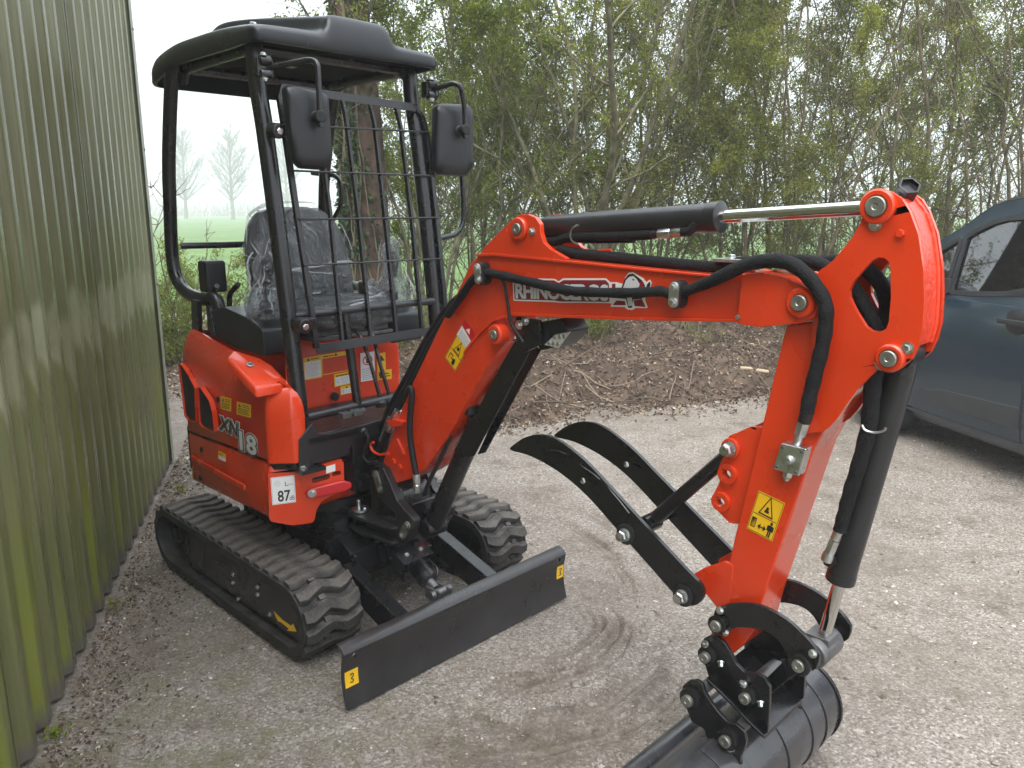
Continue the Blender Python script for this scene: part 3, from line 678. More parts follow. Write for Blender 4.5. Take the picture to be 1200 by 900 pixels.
def shrink(t): return [(ctr.x + (x - ctr.x) * t, y * t) for x, y in cont]
inner = [(x, y, roof_bot(x, y) + .05) for x, y in shrink(.94)]
b = MB()
rings.append([(x, y, 2.165) for x, y in shrink(.05)]); 
rings.append([(x, y, 2.165) for x, y in shrink(.90)]); rings.append([(x, y, roof_bot(x, y) + .02) for x, y in shrink(.955)])
rings.append([(x, y, roof_bot(x, y)) for x, y in shrink(.965)]); rings.append([(x, y, roof_bot(x, y)) for x, y in shrink(.992)])
rings.append([(x, y, roof_bot(x, y) + .008) for x, y in shrink(1.0)])
for k in range(1, 9):                                        # rounded shoulder
    a = k / 8 * math.pi / 2; t = 1 - .085 * (1 - math.cos(a)); sx = shrink(t)
    ring = []
    for (x, y), (ox, oy) in zip(sx, cont):
        zt = roof_top(x, y); zb_ = roof_bot(ox, oy) + .03; ring.append((x, y, zb_ + (zt - zb_) * math.sin(a)))
    rings.append(ring)
for t in np.linspace(.912, .03, 70): rings.append([(x, y, roof_top(x, y)) for x, y in shrink(t)])
b.loft(rings); k_ = len(cont); b.m = [1 if i < 3 * k_ else 0 for i in range(len(b.f))]; RF = b.build('canopy_roof', [M['roof'], M['under']], EX, 60)
b = MB(); q = Yp(310, 19, -.36); b.hexbolt((-.70, -.345, roof_top(-.70, -.345) - .002), (0, 0, 1), .012, .012); b.build('bolt', M['zinc'], RF, 30)
b = MB()
for y in (-.33, .33): b.tube(bend_path([(-1.33, y, 2.10), (-1.30, y, 2.15), (-.76, y, 2.155), (-.70, y, 2.12)], .05), .022, 10)
b.tube([(-1.30, -.33, 2.15), (-1.30, .33, 2.15)], .02, 8); b.tube([(-.74, -.33, 2.155), (-.74, .33, 2.155)], .02, 8)
b.build('roof_frame', M['black'], EX, 40)

# ---------------------------------------------------------------- front guard
gt, gb = Vector(postR[-2]), Vector(postR[1]); gd = (gt - gb).normalized(); GN = Vector((gd.z, 0, -gd.x))
def Gp(px, py, off=.045):
    n = EF * GN.x + EZ * GN.z; return toM(on_plane(px, py, fromM((gb.x, 0, gb.z)) + n * off, n))
GU = Vector((0, 1, 0))
FG = None
def gquad(b, tl, tr, br, bl, th=.005, off=.045):
    q = [Gp(*p, off) for p in (tl, tr, br, bl)]; b.loft([[p for p in q], [p + GN * th for p in q]])
b = MB(); gquad(b, (331, 98), (487, 122), (487, 131), (331, 108)); FG = b.build('guard_top_rail', M['satin'], EX, 25, .001)
b = MB(); gquad(b, (369, 404), (511, 382), (511, 391), (371, 415)); b.build('guard_bottom_rail', M['satin'], EX, 25, .001)
def flatbar(name, pts, w=.007, d=.018, off=.038):
    P = [Gp(a, c, off) for a, c in pts]; P[0] = P[0] - GN * .0; rings = []
    for p in P: rings.append([p + GU * w - GN * d * .3, p + GU * w + GN * d * .7, p - GU * w + GN * d * .7, p - GU * w - GN * d * .3])
    b = MB(); b.loft(rings); return b.build(name, M['black'], EX, 30, .0015)
for pts, w in (([(331, 99), (327, 115), (331, 140), (347, 250), (363, 355), (370, 408)], .010),
               ([(366, 108), (370, 125), (386, 250), (400, 399)], .006), ([(399, 113), (404, 135), (420, 260), (433.5, 396)], .006),
               ([(432, 120), (438, 145), (452, 270), (463.5, 391)], .006), ([(463, 125), (469, 150), (483, 270), (493.5, 385)], .006),
               ([(484, 122), (494, 138), (500, 160), (511, 260), (522, 372)], .010)):
    flatbar('guard_bar', pts, w)
for a, c in (((335, 146), (504, 155)), ((342, 200), (506, 206)), ((351, 257), (513, 255)), ((356, 311), (518, 303))):
    b = MB(); b.tube([tuple(Gp(*a, .056)), tuple(Gp(*c, .056))], .0038, 8); b.build('guard_cross_wire', M['black'], EX, 40)
b = MB(); b.tube([tuple(Gp(345, 370, .02)), tuple(Gp(522, 351, .02))], .015, 12); b.build('guard_cross_tube', M['satin'], EX, 40)
b = MB(); b.tube([tuple(Gp(352, 491, .0)), tuple(Gp(470, 463, .0))], .016, 12); b.build('lower_cross_tube', M['satin'], EX, 40)
b = MB(); b.tube([tuple(Gp(404, 366, .01)), tuple(Gp(419, 474, .0))], .0175, 12); b.build('middle_post', M['black'], EX, 40)
for a, c in (((343, 153), (331, 153)), ((352, 377), (349, 377))):
    pass
for px, py in ((319, 153), (349, 379)):
    q = Yp(px, py, -PY); b = MB(); b.lathe([(.026, 0), (.026, .05)], (q.x + .01, -PY - .005, q.z), (1, 0, -.12), 16); b.box(q.x, q.x + .05, -PY - .02, -PY + .045, q.z - .02, q.z + .02)
    CL = b.build('guard_bracket', M['black'], EX, 35, .004)
    b = MB(); b.hexbolt((q.x + .055, -PY - .005, q.z - .006), (1, 0, -.12), .012, .010); b.build('bolt', M['zinc'], CL, 30)
for pts in ([(425, 398), (434, 425), (446, 468)], [(437, 392), (445, 425), (457, 466)]):
    pp = [tuple(Xp(a, c, -.60 + .03 * i)) for i, (a, c) in enumerate(pts)]
    b = MB(); b.tube([(pp[0][0] - .08, pp[0][1], pp[0][2] + .06)] + pp, .008, 10); b.build('travel_lever', M['black'], EX, 40)
    q = Vector(pp[-1]); b = MB(); b.lathe([(.022, 0), (.024, .02), (.016, .03)], q - Vector((0, 0, .03)), (0, 0, 1), 14); b.build('lever_boot', M['cable'], EX, 40)
b = MB(); pp = [tuple(Xp(a, c, -.72)) for a, c in ((533, 186), (541, 200), (543, 240), (543, 262), (535, 275), (514, 280))]; b.tube(bend_path(pp, .04), .012, 10); b.build('hand_rail', M['black'], EX, 40)

# ---------------------------------------------------------------- mirrors
def mirror(outl, x, yc, zc, knob, armpts, clamp):
    n = Vector((.93, -.25, .02)).normalized(); u = Vector((.25, .93, 0)).normalized(); v = n.cross(u)
    nw = EF * n.x + EL * n.y + EZ * n.z
    p0 = fromM((x, yc, zc)); P = [toM(on_plane(a, c, p0, nw)) for a, c in outl]; o = Vector((x, yc, zc))
    P2 = rnd([((p - o).dot(u), (p - o).dot(v)) for p in P], .022, 5); b = MB(); rings = []
    cx = sum(p[0] for p in P2) / len(P2); cy = sum(p[1] for p in P2) / len(P2)
    for sc, d in ((.95, -.030), (1.0, -.028), (1.0, -.008), (.97, .006), (.90, .014), (.7, .018), (.3, .020), (.02, .020)):
        rings.append([o + u * (cx + (a - cx) * sc) + v * (cy + (c - cy) * sc) + n * d for a, c in P2])
    b.loft(rings); m = b.build('mirror', M['plastic'], EX, 40)
    ci = o + u * cx + v * cy
    gl = MB(); gl.loft([[o + u * (cx + (a - cx) * .9) + v * (cy + (c - cy) * .9) + n * d for a, c in P2] for d in (-.0305, -.033)]); gl.build('mirror_glass', M['chrome'], m, 20)
    k = toM(on_plane(*knob, p0 + nw * .03, nw))
    b = MB(); b.lathe([(.022, -.016), (.024, -.010), (.019, -.006), (.024, .0), (.019, .004), (.017, .012), (.021, .014), (.021, .04), (.017, .045)], k, n, 20); b.build('mirror_knob', M['cable'], m, 35)
    kk = k + n * .032
    pth = [Vector(p) for p in armpts(kk)]
    b = MB(); b.tube(bend_path(pth, .05, 6), .0105, 12); b.build('mirror_arm', M['black'], m, 40)
    b = MB(); c_ = Vector(clamp)
    for dz in (-.022, .022): b.lathe([(.016, -.02), (.019, -.015), (.019, .015), (.016, .02)], c_ + Vector((.012, 0, dz)), (.2, 1, 0), 14)
    b.box(c_.x - .02, c_.x + .015, c_.y - .03, c_.y + .03, c_.z - .03, c_.z + .03); cl = b.build('mirror_clamp', M['black'], m, 35, .003)
    for dz in (-.036, .036): g = MB(); g.hexbolt(c_ + Vector((.02, -.01, dz)), (0, 0, 1 if dz > 0 else -1), .009, .01); g.build('bolt', M['zinc'], m, 30)
cR = Yp(309, 82, -.35); cR = Vector((cR.x + .035, cR.y - .02, cR.z - .0))
mirror([(332, 101), (342, 99), (377, 107), (385, 111), (390, 182), (388, 194), (381, 199), (352, 197), (343, 188), (337, 150)], -.52, -.27, 1.88, (372, 138),
       lambda k: [cR, tuple(Xp(362, 70, -.50)), tuple(Xp(372, 73, -.46)), k + Vector((0, 0, .10)), k - Vector((0, 0, .035))], cR)
cL = Yp(493, 106, .35); cL = Vector((cL.x + .035, cL.y + .02, cL.z))
mirror([(510, 124), (518, 121), (549, 122), (555, 130), (554, 196), (548, 206), (516, 205), (508, 198)], -.56, .50, 1.88, (541, 153),
       lambda k: [cL, tuple(Xp(532, 97, -.52)), tuple(Xp(540, 101, -.50)), k + Vector((0, 0, .08)), k - Vector((0, 0, .035))], cL)

# ---------------------------------------------------------------- swing bracket
b = MB(); b.lathe([(.085, .30), (.10, .31), (.10, .40), (.085, .41), (.085, .56), (.10, .57), (.10, .64), (.08, .65)], (-.46, .0, 0), (0, 0, 1), 32); b.box(-.7, -.46, -.09, .09, .31, .40); b.box(-.7, -.46, -.09, .09, .57, .64)
b.build('king_post', M['black'], EX, 35)
lug = rnd(YL(zs((308, 62), (345, 32), (392, 45), (432, 130), (485, 262), (560, 350), (595, 392), (585, 445), (545, 520), (490, 578), (440, 565), (385, 505), (320, 504), (185, 510), (160, 475), (160, 410), (300, 385), (440, 372), (475, 392), (470, 340), (380, 260), (335, 190)), -.10), .012, 3)
b = MB(); b.xz(lug, -.105, -.07); SB = b.build('swing_bracket', M['satin'], EX, 35, .008)
lug2 = rnd(YL(zs((308, 62), (345, 32), (392, 45), (432, 130), (485, 262), (560, 350), (595, 392), (585, 445), (545, 520), (490, 578), (440, 565), (400, 400), (335, 190)), -.10), .012, 3)
b = MB(); b.xz(lug2, .07, .105); b.build('bracket_far_cheek', M['black'], SB, 35, .005)
b = MB(); ft = Vector(Yp(443, 563, -.10)); bc0 = Vector(Yp(476, 622, -.10))
b.lathe([(.055, -.068), (.055, .068)], (ft.x + .06, 0, ft.z - .06), (0, 1, 0), 28); b.box(ft.x + .02, bc0.x, -.068, .068, bc0.z - .04, ft.z - .06); b.build('bracket_barrel', M['black'], SB, 35, .006)
def oblong(b, p, q, r, y0, y1, n=8):
    p, q = Vector(p), Vector(q); d = (q - p).normalized(); a0 = math.atan2(d.y, d.x); out = []
    for i in range(n + 1): a = a0 + math.pi / 2 + math.pi * i / n; out.append((p.x + r * math.cos(a), p.y + r * math.sin(a)))
    for i in range(n + 1): a = a0 - math.pi / 2 + math.pi * i / n; out.append((q.x + r * math.cos(a), q.y + r * math.sin(a)))
    b.xz(out, y0, y1)
for p, q in ((zs((345, 88))[0], zs((372, 185))[0]), (zs((552, 425))[0], zs((520, 488))[0])):
    P_, Q_ = YL([p], -.105)[0], YL([q], -.105)[0]; b = MB(); oblong(b, P_, Q_, .0165, -.113, -.106)
    b.lathe([(.011, 0), (.011, .005), (.006, .004)], (P_[0], -.113, P_[1]), (0, -1, 0), 16); b.hexbolt((Q_[0], -.113, Q_[1]), (0, -1, 0), .0085, .008)
    b.build('pin_keeper', M['pin'], SB, 30, .001)
# swing cylinder at the right of the bracket
sp_ = Yp(421, 596, -.12); b = MB(); b.lathe([(.03, -.012), (.034, -.008), (.034, .0), (.02, .004)], (sp_.x, -.115, sp_.z), (0, 0, 1), 20); b.lathe([(.009, 0), (.009, .03), (.007, .033)], (sp_.x - .01, -.115, sp_.z), (0, 0, 1), 12); b.hexbolt((sp_.x + .025, -.11, sp_.z + .001), (0, 0, 1), .008, .008)
b.build('swing_pin', M['zinc'], SB, 30)
b = MB(); b.lathe([(.026, -.06), (.03, -.05), (.03, -.015), (.026, -.01)], (sp_.x, -.115, sp_.z), (0, 0, 1), 20); b.build('swing_eye', M['black'], SB, 35)
for dz in (-.0135, -.072):
    b = MB(); b.xy(rnd([(sp_.x - .045, -.150), (sp_.x + .03, -.160), (bc0.x - .045, -.130), (bc0.x - .04, -.02), (sp_.x + .05, -.045), (sp_.x - .045, -.075)], .02, 3), sp_.z + dz - .012, sp_.z + dz); b.build('swing_arm_plate', M['satin'], SB, 35, .003)
b = MB(); e0 = Vector((sp_.x - .02, -.12, sp_.z - .03)); e1 = Vector((-.98, -.2, .42)); b.tube([e0, e0.lerp(e1, .4)], .014, 12); b.tube([e0.lerp(e1, .25), e1], .026, 14); b.build('swing_cylinder', M['black'], EX, 35)
b = MB(); b.tube(smooth_path([tuple(Yp(a, c, -.10)) for a, c in zs((205, 520), (215, 600), (260, 680), (330, 705), (400, 690), (440, 640))], 4), .010, 8); b.build('hydraulic_hose', M['hose'], EX, 40)

# ---------------------------------------------------------------- boom
BY = .075
boom_px = [(441, 552), (449, 541), (456, 520), (466, 492), (484, 448), (509, 396), (535, 344), (551, 310), (561, 299), (575, 296), (667, 306.5), (760, 316), (843, 324), (853, 316), (873, 321.5), (892, 318.5), (917, 323), (942, 333), (957, 344), (962, 358), (957, 371), (942, 377), (892, 382), (871, 378), (860, 374), (740, 371.5), (603, 366.5), (589, 371), (592, 402), (570, 432), (549, 467), (531, 502), (510, 533), (497, 551), (480, 561), (462, 567), (449, 572), (440, 566)]
boom2 = rnd(YL(boom_px, -BY), .012, 3)
b = MB(); b.xz(boom2, -BY, BY); BOOM = b.build('boom', M['red'], EX, 40, .004)
def strip(pts_px, w_px, y, y0, y1, name='boom_flange', m='red', par=None):
    up_ = YL(pts_px, y); lo = YL([(a, c + w_px) for a, c in pts_px], y); b = MB()
    b.loft([[(u[0], y0, u[1]), (u[0], y1, u[1]), (l[0], y1, l[1]), (l[0], y0, l[1])] for u, l in zip(up_, lo)]); return b.build(name, M[m], par or BOOM, 40, .002)
strip([(545, 412), (552, 402), (566, 385), (580, 373), (603, 366), (740, 371), (866, 373.5)], 4, -BY, -.084, .084)
strip([(561, 297.5), (580, 296.5), (667, 305), (760, 314.5), (845, 322.5)], 3.5, -BY, -.084, .084)
lugp = rnd(YL(z6((82, 287), (150, 215), (225, 140), (262, 118), (292, 116), (328, 132), (346, 160), (350, 200), (362, 240), (390, 268), (430, 292), (475, 318), (300, 306), (120, 288)), -.08), .008, 3)
for y0 in (-.080, .062): b = MB(); b.xz(lugp, y0, y0 + .018); b.build('cylinder_lug', M['red'], BOOM, 40, .003)
def boss(par, px, y, R_, out, pr, pout, m='red', pm='pin'):
    x, z = YL([px], y)[0]; b = MB(); b.lathe([(R_, -.004), (R_, out - .004), (R_ - .004, out), (pr + .003, out), (pr + .003, out - .004), (0, out - .004)], (x, y, z), (0, -1, 0), 32); o = b.build('pin_boss', M[m], par, 40)
    b = MB(); pinhead(b, (x, z), y - out + .006, pout + .006, pr); b.build('pin_end', M[pm], par, 35); return x, z
acx, acz = boss(BOOM, (609, 268), -.080, .034, .012, .017, .006)
q = Yp(*z6((315, 192))[0], -.08); b = MB(); b.hexbolt((q.x, -.081, q.z), (0, -1, 0), .008, .01); b.build('bolt', M['zinc'], BOOM, 30)
bcx, bcz = boss(BOOM, (588, 391), -BY, .032, .035, .016, .006)
endp = rnd(YL([(872, 322), (892, 318.5), (917, 323), (942, 333), (957, 343), (963, 357), (957, 372), (942, 378), (892, 383), (866, 379)], -.085), .008, 3)
for y0 in (-.096, .080): b = MB(); b.xz(endp, y0, y0 + .016); b.build('fork_plate', M['red'], BOOM, 40, .003)
apx, apz = boss(BOOM, (940, 354.5), -.094, .034, .013, .018, .008)
for p in z7((357, 420), (185, 482)):
    q = Yp(p[0], p[1], -.096); b = MB(); b.hexbolt((q.x, -.096, q.z), (0, -1, 0), .006, .008, False); b.build('bolt', M['pin'], BOOM, 30)
# hose clamps on the flank
for p, c in ((z6((72, 352))[0], z6((78, 405))[0]), (z6((938, 438))[0], z6((934, 504))[0])):
    P_, Q_ = YL([p], -.115)[0], YL([c], -.115)[0]; b = MB(); oblong(b, P_, Q_, .014, -.118, -.112); b.hexbolt((P_[0], -.118, P_[1]), (0, -1, 0), .0085, .009); b.hexbolt((Q_[0], -.118, Q_[1]), (0, -1, 0), .0085, .009); CLP = b.build('hose_clamp', M['zinc'], BOOM, 30, .001)
    b = MB(); oblong(b, P_, Q_, .017, -.112, -.074); b.build('clamp_rubber', M['cable'], CLP, 35, .002)
b = MB(); b.tube(bend_path([tuple(Yp(a, c, -.03)) for a, c in z6((594, 328), (596, 278), (660, 273), (664, 290))], .012), .004, 8); b.build('hose_guide', M['red'], BOOM, 40)
# stickers on the lower leg
u_ = Vector((.55, 0, .83))
def boom_label(quad, marks, mats, base=0):
    g, mt = side_label('x', quad, -BY - .0005, marks, mats, base); return g.build('warning_sticker', mt, BOOM, 0)
def triang(c, s, mi=1): # outlined triangle
    cx, cy = c; o = []
    T_ = [(cx - s, cy - s * .8), (cx + s, cy - s * .8), (cx, cy + s)]
    for i in range(3):
        a, c2 = Vector(T_[i]), Vector(T_[(i + 1) % 3]); ce = Vector((cx, cy - s * .2)); o.append((mi, [tuple(a), tuple(c2), tuple(c2 + (ce - c2) * .2), tuple(a + (ce - a) * .2)]))
    return o
z5 = lambda *ps: [(400 + x * .42232, 340 + y * .42222) for x, y in ps]
boom_label(z5((322, 122), (352, 162), (318, 228), (287, 186)), triang((.5, .7), .26) + [(1, rect(.42, .6, .58, .72)), (1, circ(.62, .2, .1, 10)), (1, rect(.52, .08, .72, .2)), (1, rect(.2, .3, .45, .34)), (1, rect(.18, .12, .22, .34)), (1, rect(.36, .2, .6, .24)), (1, rect(.04, .46, .96, .475)), (1, rect(.02, .02, .98, .035)), (1, rect(.02, .965, .98, .98)), (1, rect(.02, .02, .04, .98)), (1, rect(.96, .02, .98, .98))], [M['yellow'], M['ink']])
boom_label(z5((345, 83), (376, 127), (353, 166), (320, 124)), [(1, [(0, .0), (1, .0), (1, .5), (0, .62)])] + [(1, [(.3, .68), (.62, .68), (.46, .92)])] + lines(.1, .9, (.1, .2, .3, .4), .04, 2), [M['stickred'], M['white'], M['greyink']])
# side lettering and emblem
ZL = lambda *ps: [(590 + x * .175, 310 + y * .175) for x, y in ps]
def blayer(pts, d, m, name='lettering_backing', r=.004):
    P = rnd(YL(ZL(*pts), -BY), r, 3); b = MB(); b.xz(P, -BY - d - .0003, -BY - d + .0006 - .001); b.build(name, M[m], BOOM, 0)
blayer([(62, 116), (130, 122), (240, 92), (345, 96), (370, 112), (400, 92), (690, 92), (716, 118), (760, 118), (800, 130), (815, 90), (838, 55), (870, 50), (905, 72), (938, 90), (958, 118), (982, 98), (994, 120), (985, 158), (955, 200), (950, 238), (970, 292), (890, 290), (862, 305), (830, 300), (812, 285), (712, 282), (732, 262), (700, 258), (520, 256), (380, 256), (350, 252), (68, 242)], .0004, 'white')
blayer([(72, 132), (140, 132), (250, 104), (340, 106), (372, 124), (404, 104), (686, 104), (708, 128), (712, 250), (520, 248), (380, 248), (340, 240), (76, 234)], .0009, 'maroon')
T0 = Yp(*ZL((80, 222))[0], -BY); T1 = Yp(*ZL((706, 240))[0], -BY); L_ = (T1 - T0).length
for bo, mm, d in ((.0045, 'ink', .0012), (.0022, 'badgegrey', .0016)):
    me = text_mesh('RHINOCEROS', .060, bold=bo, extrude=.0002, spacing=.9); xs = [v.co.x for v in me.vertices]; sc = L_ / max(xs)
    me.transform(Matrix.Diagonal((sc, 1.0, 1, 1))); me.transform(frame((T0.x, -BY - d, T0.z), (T1 - T0), (0, 0, 1))); me.materials.clear(); me.materials.append(M[mm]); link('side_lettering', me, BOOM, 0)
for pts, d, m in (([(790, 160), (812, 100), (838, 66), (868, 60), (902, 84), (930, 106), (950, 140), (945, 180), (930, 230), (870, 235), (862, 290), (838, 290), (822, 230), (760, 225), (744, 180)], .0010, 'ink'),
                  ([(800, 165), (822, 105), (845, 82), (872, 76), (895, 98), (915, 130), (905, 165), (868, 172), (862, 215), (868, 275), (840, 278), (828, 215), (810, 200)], .0014, 'badgegrey'),
                  ([(862, 92), (882, 98), (872, 112)], .0018, 'maroon'), ([(915, 110), (942, 118), (945, 150), (918, 160)], .0016, 'maroon'), ([(965, 130), (984, 110), (986, 140), (958, 190), (952, 165)], .0010, 'ink'),
                  ([(730, 272), (760, 240), (815, 245), (822, 272)], .0010, 'maroon'), ([(872, 240), (930, 232), (955, 285), (880, 278)], .0010, 'maroon'), ([(880, 200), (925, 190), (935, 215), (905, 225)], .0016, 'badgegrey'),
                  ([(728, 130), (752, 126), (752, 160), (728, 158)], .0010, 'maroon')):
    blayer(pts, d, m, 'emblem_piece', .002)
# work lamp under the bend
lb = rnd(YL(z6((245, 565), (352, 582), (354, 690), (278, 728), (262, 700), (240, 640)), -.055), .006, 2)
b = MB(); b.xz(lb, -.060, -.050); WL = b.build('lamp_bracket', M['black'], BOOM, 35, .002)
for p in z6((285, 584), (258, 602)):
    q = Yp(p[0], p[1], -.06); b = MB(); b.hexbolt((q.x, -.06, q.z), (0, -1, 0), .010, .011); b.build('bolt', M['zinc'], WL, 30)
lx = rnd(YL(z6((352, 590), (455, 572), (472, 600), (490, 628), (430, 700), (355, 715)), -.03), .01, 2)
b = MB(); b.xz(lx, -.045, .055); b.build('work_lamp', M['plastic'], WL, 35, .006)
A_, B_, C_, D_ = [Yp(a, c, -.046) for a, c in z6((368, 690), (418, 645), (488, 630), (432, 706))]
b = MB(); b.loft([[A_, B_, C_, D_], [A_ + Vector((0, -.005, 0)), B_ + Vector((0, -.005, 0)), C_ + Vector((0, -.005, 0)), D_ + Vector((0, -.005, 0))]]); LN = b.build('lamp_lens', M['lens'], WL, 30, .003)
for i in range(3):
    for j in range(2):
        p = A_.lerp(B_, .25 + .5 * j).lerp(D_.lerp(C_, .25 + .5 * j), .2 + .3 * i); b = MB(); b.lathe([(.006, 0), (.006, .002), (.003, .003)], p + Vector((0, -.0048, 0)), (0, -1, 0), 10); b.build('lamp_diode', M['zinc'], WL, 30)

# ---------------------------------------------------------------- cylinders
def V2(px, py, y=0): return Vector(Yp(px, py, y))
# boom cylinder
c0, c1 = V2(490, 622), Vector((bcx, 0, bcz)); c0 = Vector((bc0.x + .035, 0, bc0.z)); ax = (c1 - c0).normalized(); Lc = (c1 - c0).length
b = MB(); b.lathe([(.030, -.03), (.036, .02), (.036, Lc * .56), (.040, Lc * .565), (.040, Lc * .60), (.034, Lc * .61)], c0, ax, 28); b.lathe([(.036, -.045), (.036, .045)], c0, (0, 1, 0), 20); BCY = b.build('boom_cylinder', M['black'], EX, 35)
b = MB(); b.lathe([(.017, Lc * .6), (.017, Lc - .02)], c0, ax, 24); b.lathe([(.03, -.045), (.03, .045)], c1, (0, 1, 0), 20); b.build('cylinder_rod', M['chrome'], BCY, 35)
gp = rnd(YL([(606, 398), (622, 412), (590, 472), (557, 534), (541, 536), (533, 528), (560, 482), (590, 425)], -.045), .008, 3)
b = MB(); b.xz(gp, -.052, -.046); b.box(0, 0, 0, 0, 0, 0) if False else None
b.build('rod_guard', M['black'], BCY, 30, .002)
gp2 = YL([(606, 398), (622, 412), (590, 472), (557, 534), (548, 536), (600, 420)], .0)
b = MB(); b.xz(gp2, .046, .052); b.build('rod_guard', M['black'], BCY, 30, .002)
b = MB(); b.tube(smooth_path([tuple(Yp(a, c, -.055)) for a, c in ((548, 470), (538, 485), (520, 530), (505, 560), (497, 580))], 4), .008, 8); b.build('hydraulic_pipe', M['black'], BCY, 40)
b = MB(); q = Yp(550, 478, -.03); b.box(q.x - .02, q.x + .02, -.055, .0, q.z - .02, q.z + .02); b.build('pipe_block', M['black'], BCY, 30, .004)
# arm cylinder
RODP = Yp(1028, 242, -.075); arx, arz = RODP.x, RODP.z
a0, a1 = Vector((acx, 0, acz)), Vector((arx, 0, arz)); ax = (a1 - a0).normalized(); Lc = (a1 - a0).length; e_ = (V2(846, 252) - a0).dot(ax)
b = MB(); b.lathe([(.03, -.045), (.03, .045)], a0, (0, 1, 0), 24); b.lathe([(.028, .02), (.0365, .05), (.0365, e_ - .035)], a0, ax, 32)
b.lathe([(.0385, e_ - .035), (.0395, e_ - .032), (.0395, e_ - .002), (.036, e_)], a0, ax, 32); ACY = b.build('arm_cylinder', M['satin'], EX, 35)
b = MB(); b.lathe([(.0165, e_ - .01), (.0165, Lc - .02)], a0, ax, 24); b.lathe([(.034, -.048), (.034, .034)], a1, (0, 1, 0), 24); b.build('cylinder_rod', M['chrome'], ACY, 35)
hp = [tuple(Yp(a, c, -.025)) for a, c in z6((352, 232), (420, 236), (480, 214), (600, 213), (760, 210), (838, 205))]
b = MB(); b.tube(smooth_path(hp, 4), .0135, 10); b.build('hydraulic_hose', M['hose'], ACY, 45)
hp = [tuple(Yp(a, c, .02)) for a, c in z6((352, 215), (420, 225), (500, 222), (600, 225), (760, 222))]
b = MB(); b.tube(smooth_path(hp, 4), .013, 10); b.build('hydraulic_hose', M['hose'], ACY, 45)
f0, f1, f2 = [Vector(Yp(a, c, -.025)) for a, c in z6((832, 206), (975, 194), (1035, 176))]
b = MB(); fx = (f1 - f0); fl_ = fx.length; fx.normalize(); b.lathe([(.0115, 0), (.0115, fl_ * .25)], f0, fx, 14, 1); b.lathe([(.013, fl_ * .27), (.014, fl_ * .3), (.014, fl_ * .62), (.012, fl_ * .65)], f0, fx, 6); b.lathe([(.010, fl_ * .65), (.013, fl_ * .7), (.013, fl_ * .98)], f0, fx, 14)
b.tube([f1 - fx * .01, f1 + fx * .02, f2 + Vector((-.01, 0, .0)), f2 + Vector((0, 0, .012))], .013, 8, True, 1); b.build('hose_fitting', [M['zinc'], M['satin']], ACY, 35)
b = MB(); b.tube(smooth_path([tuple(Yp(a, c, -.038)) for a, c in z6((512, 165), (490, 180), (482, 205), (488, 232), (515, 250))], 4), .003, 6); b.build('pipe_tie', M['zinc'], ACY, 40)
# ---------------------------------------------------------------- arm
AY = .066
armbox = rnd(YL([(921, 381), (960, 376), (1000, 400), (1018, 442), (985, 476), (966, 504), (953, 528), (892, 707), (884, 737), (872, 755), (858, 767), (843, 764), (833, 744), (836, 718), (847, 690), (860, 632), (890, 510)], -AY), .012, 3)
b = MB(); b.xz(armbox, -AY, AY); ARM = b.build('arm', M['red'], EX, 40, .005)
plate = [(960, 317), (968, 312), (978, 303.5), (999, 278), (1008, 262), (1014, 246), (1020, 230), (1031, 223), (1045, 225), (1057, 233), (1066, 248), (1076, 275), (1082, 317), (1083, 350), (1081, 385), (1076, 405), (1069, 420), (1058, 430), (1044, 436), (1031, 431), (1020, 441), (1006, 455), (993, 473), (981, 491), (972, 501), (962, 507), (944, 508), (936, 500), (950, 440), (952, 380), (955, 330)]
phole = [(995.5, 340), (1000, 330), (1021, 306), (1028, 302), (1036, 302), (1041, 306), (1043.5, 315), (1044, 349), (1041.5, 377), (1038, 386), (1031, 389), (1022, 388), (1015, 383), (1003, 364), (996, 349)]
P2, H2 = rnd(YL(plate, -.08), .006, 2), rnd(YL(phole, -.08), .008, 3)
for y0 in (-.080, .037): b = MB(); b.xz(P2, y0, y0 + .013, [H2]); b.build('arm_cheek_plate', M['red'], ARM, 40, .0025)
edge = [(1052, 232), (1066, 250), (1075, 278), (1080, 317), (1080, 350), (1078, 385), (1072, 408)]; ei = [(a - 12, c + 3) for a, c in edge]
eo, ein = YL(edge, -.08), YL(ei, -.08)
b = MB(); b.loft([[(u[0] - .004, -.068, u[1]), (u[0] - .004, .038, u[1]), (l[0], .038, l[1]), (l[0], -.068, l[1])] for u, l in zip(eo, ein)]); b.build('arm_back_strip', M['weld'], ARM, 40, .002)
for k in (-.060, .030):  # weld beads
    b = MB(); b.tube(smooth_path([(u[0] - .005, k, u[1]) for u in eo], 5), .006, 8); b.build('weld_bead', M['weld'], ARM, 60)
arx, arz = boss(ARM, (1030, 242), -.080, .036, .016, .021, .007)
bkx, bkz = boss(ARM, (1045, 419), -.080, .030, .018, .0175, .008)
for p, mm in ((z7((635, 178))[0], 'zinc'), (z7((720, 207))[0], 'red'), (z7((740, 585))[0], 'zinc'), (z7((655, 638))[0], 'zinc')):
    q = Yp(p[0], p[1], -.081); b = MB(); b.hexbolt((q.x, -.080, q.z), (0, -1, 0), .009, .012, mm == 'zinc'); b.build('bolt', M[mm], ARM, 30)
q = Yp(1068, 222, .0); b = MB(); b.lathe([(.024, -.06), (.024, .02), (.019, .021), (.019, .01), (0, .01)], (q.x - .01, .0, q.z - .005), (.45, -.5, .6), 6); b.build('cylinder_end_plug', M['satin'], ARM, 35, .001)
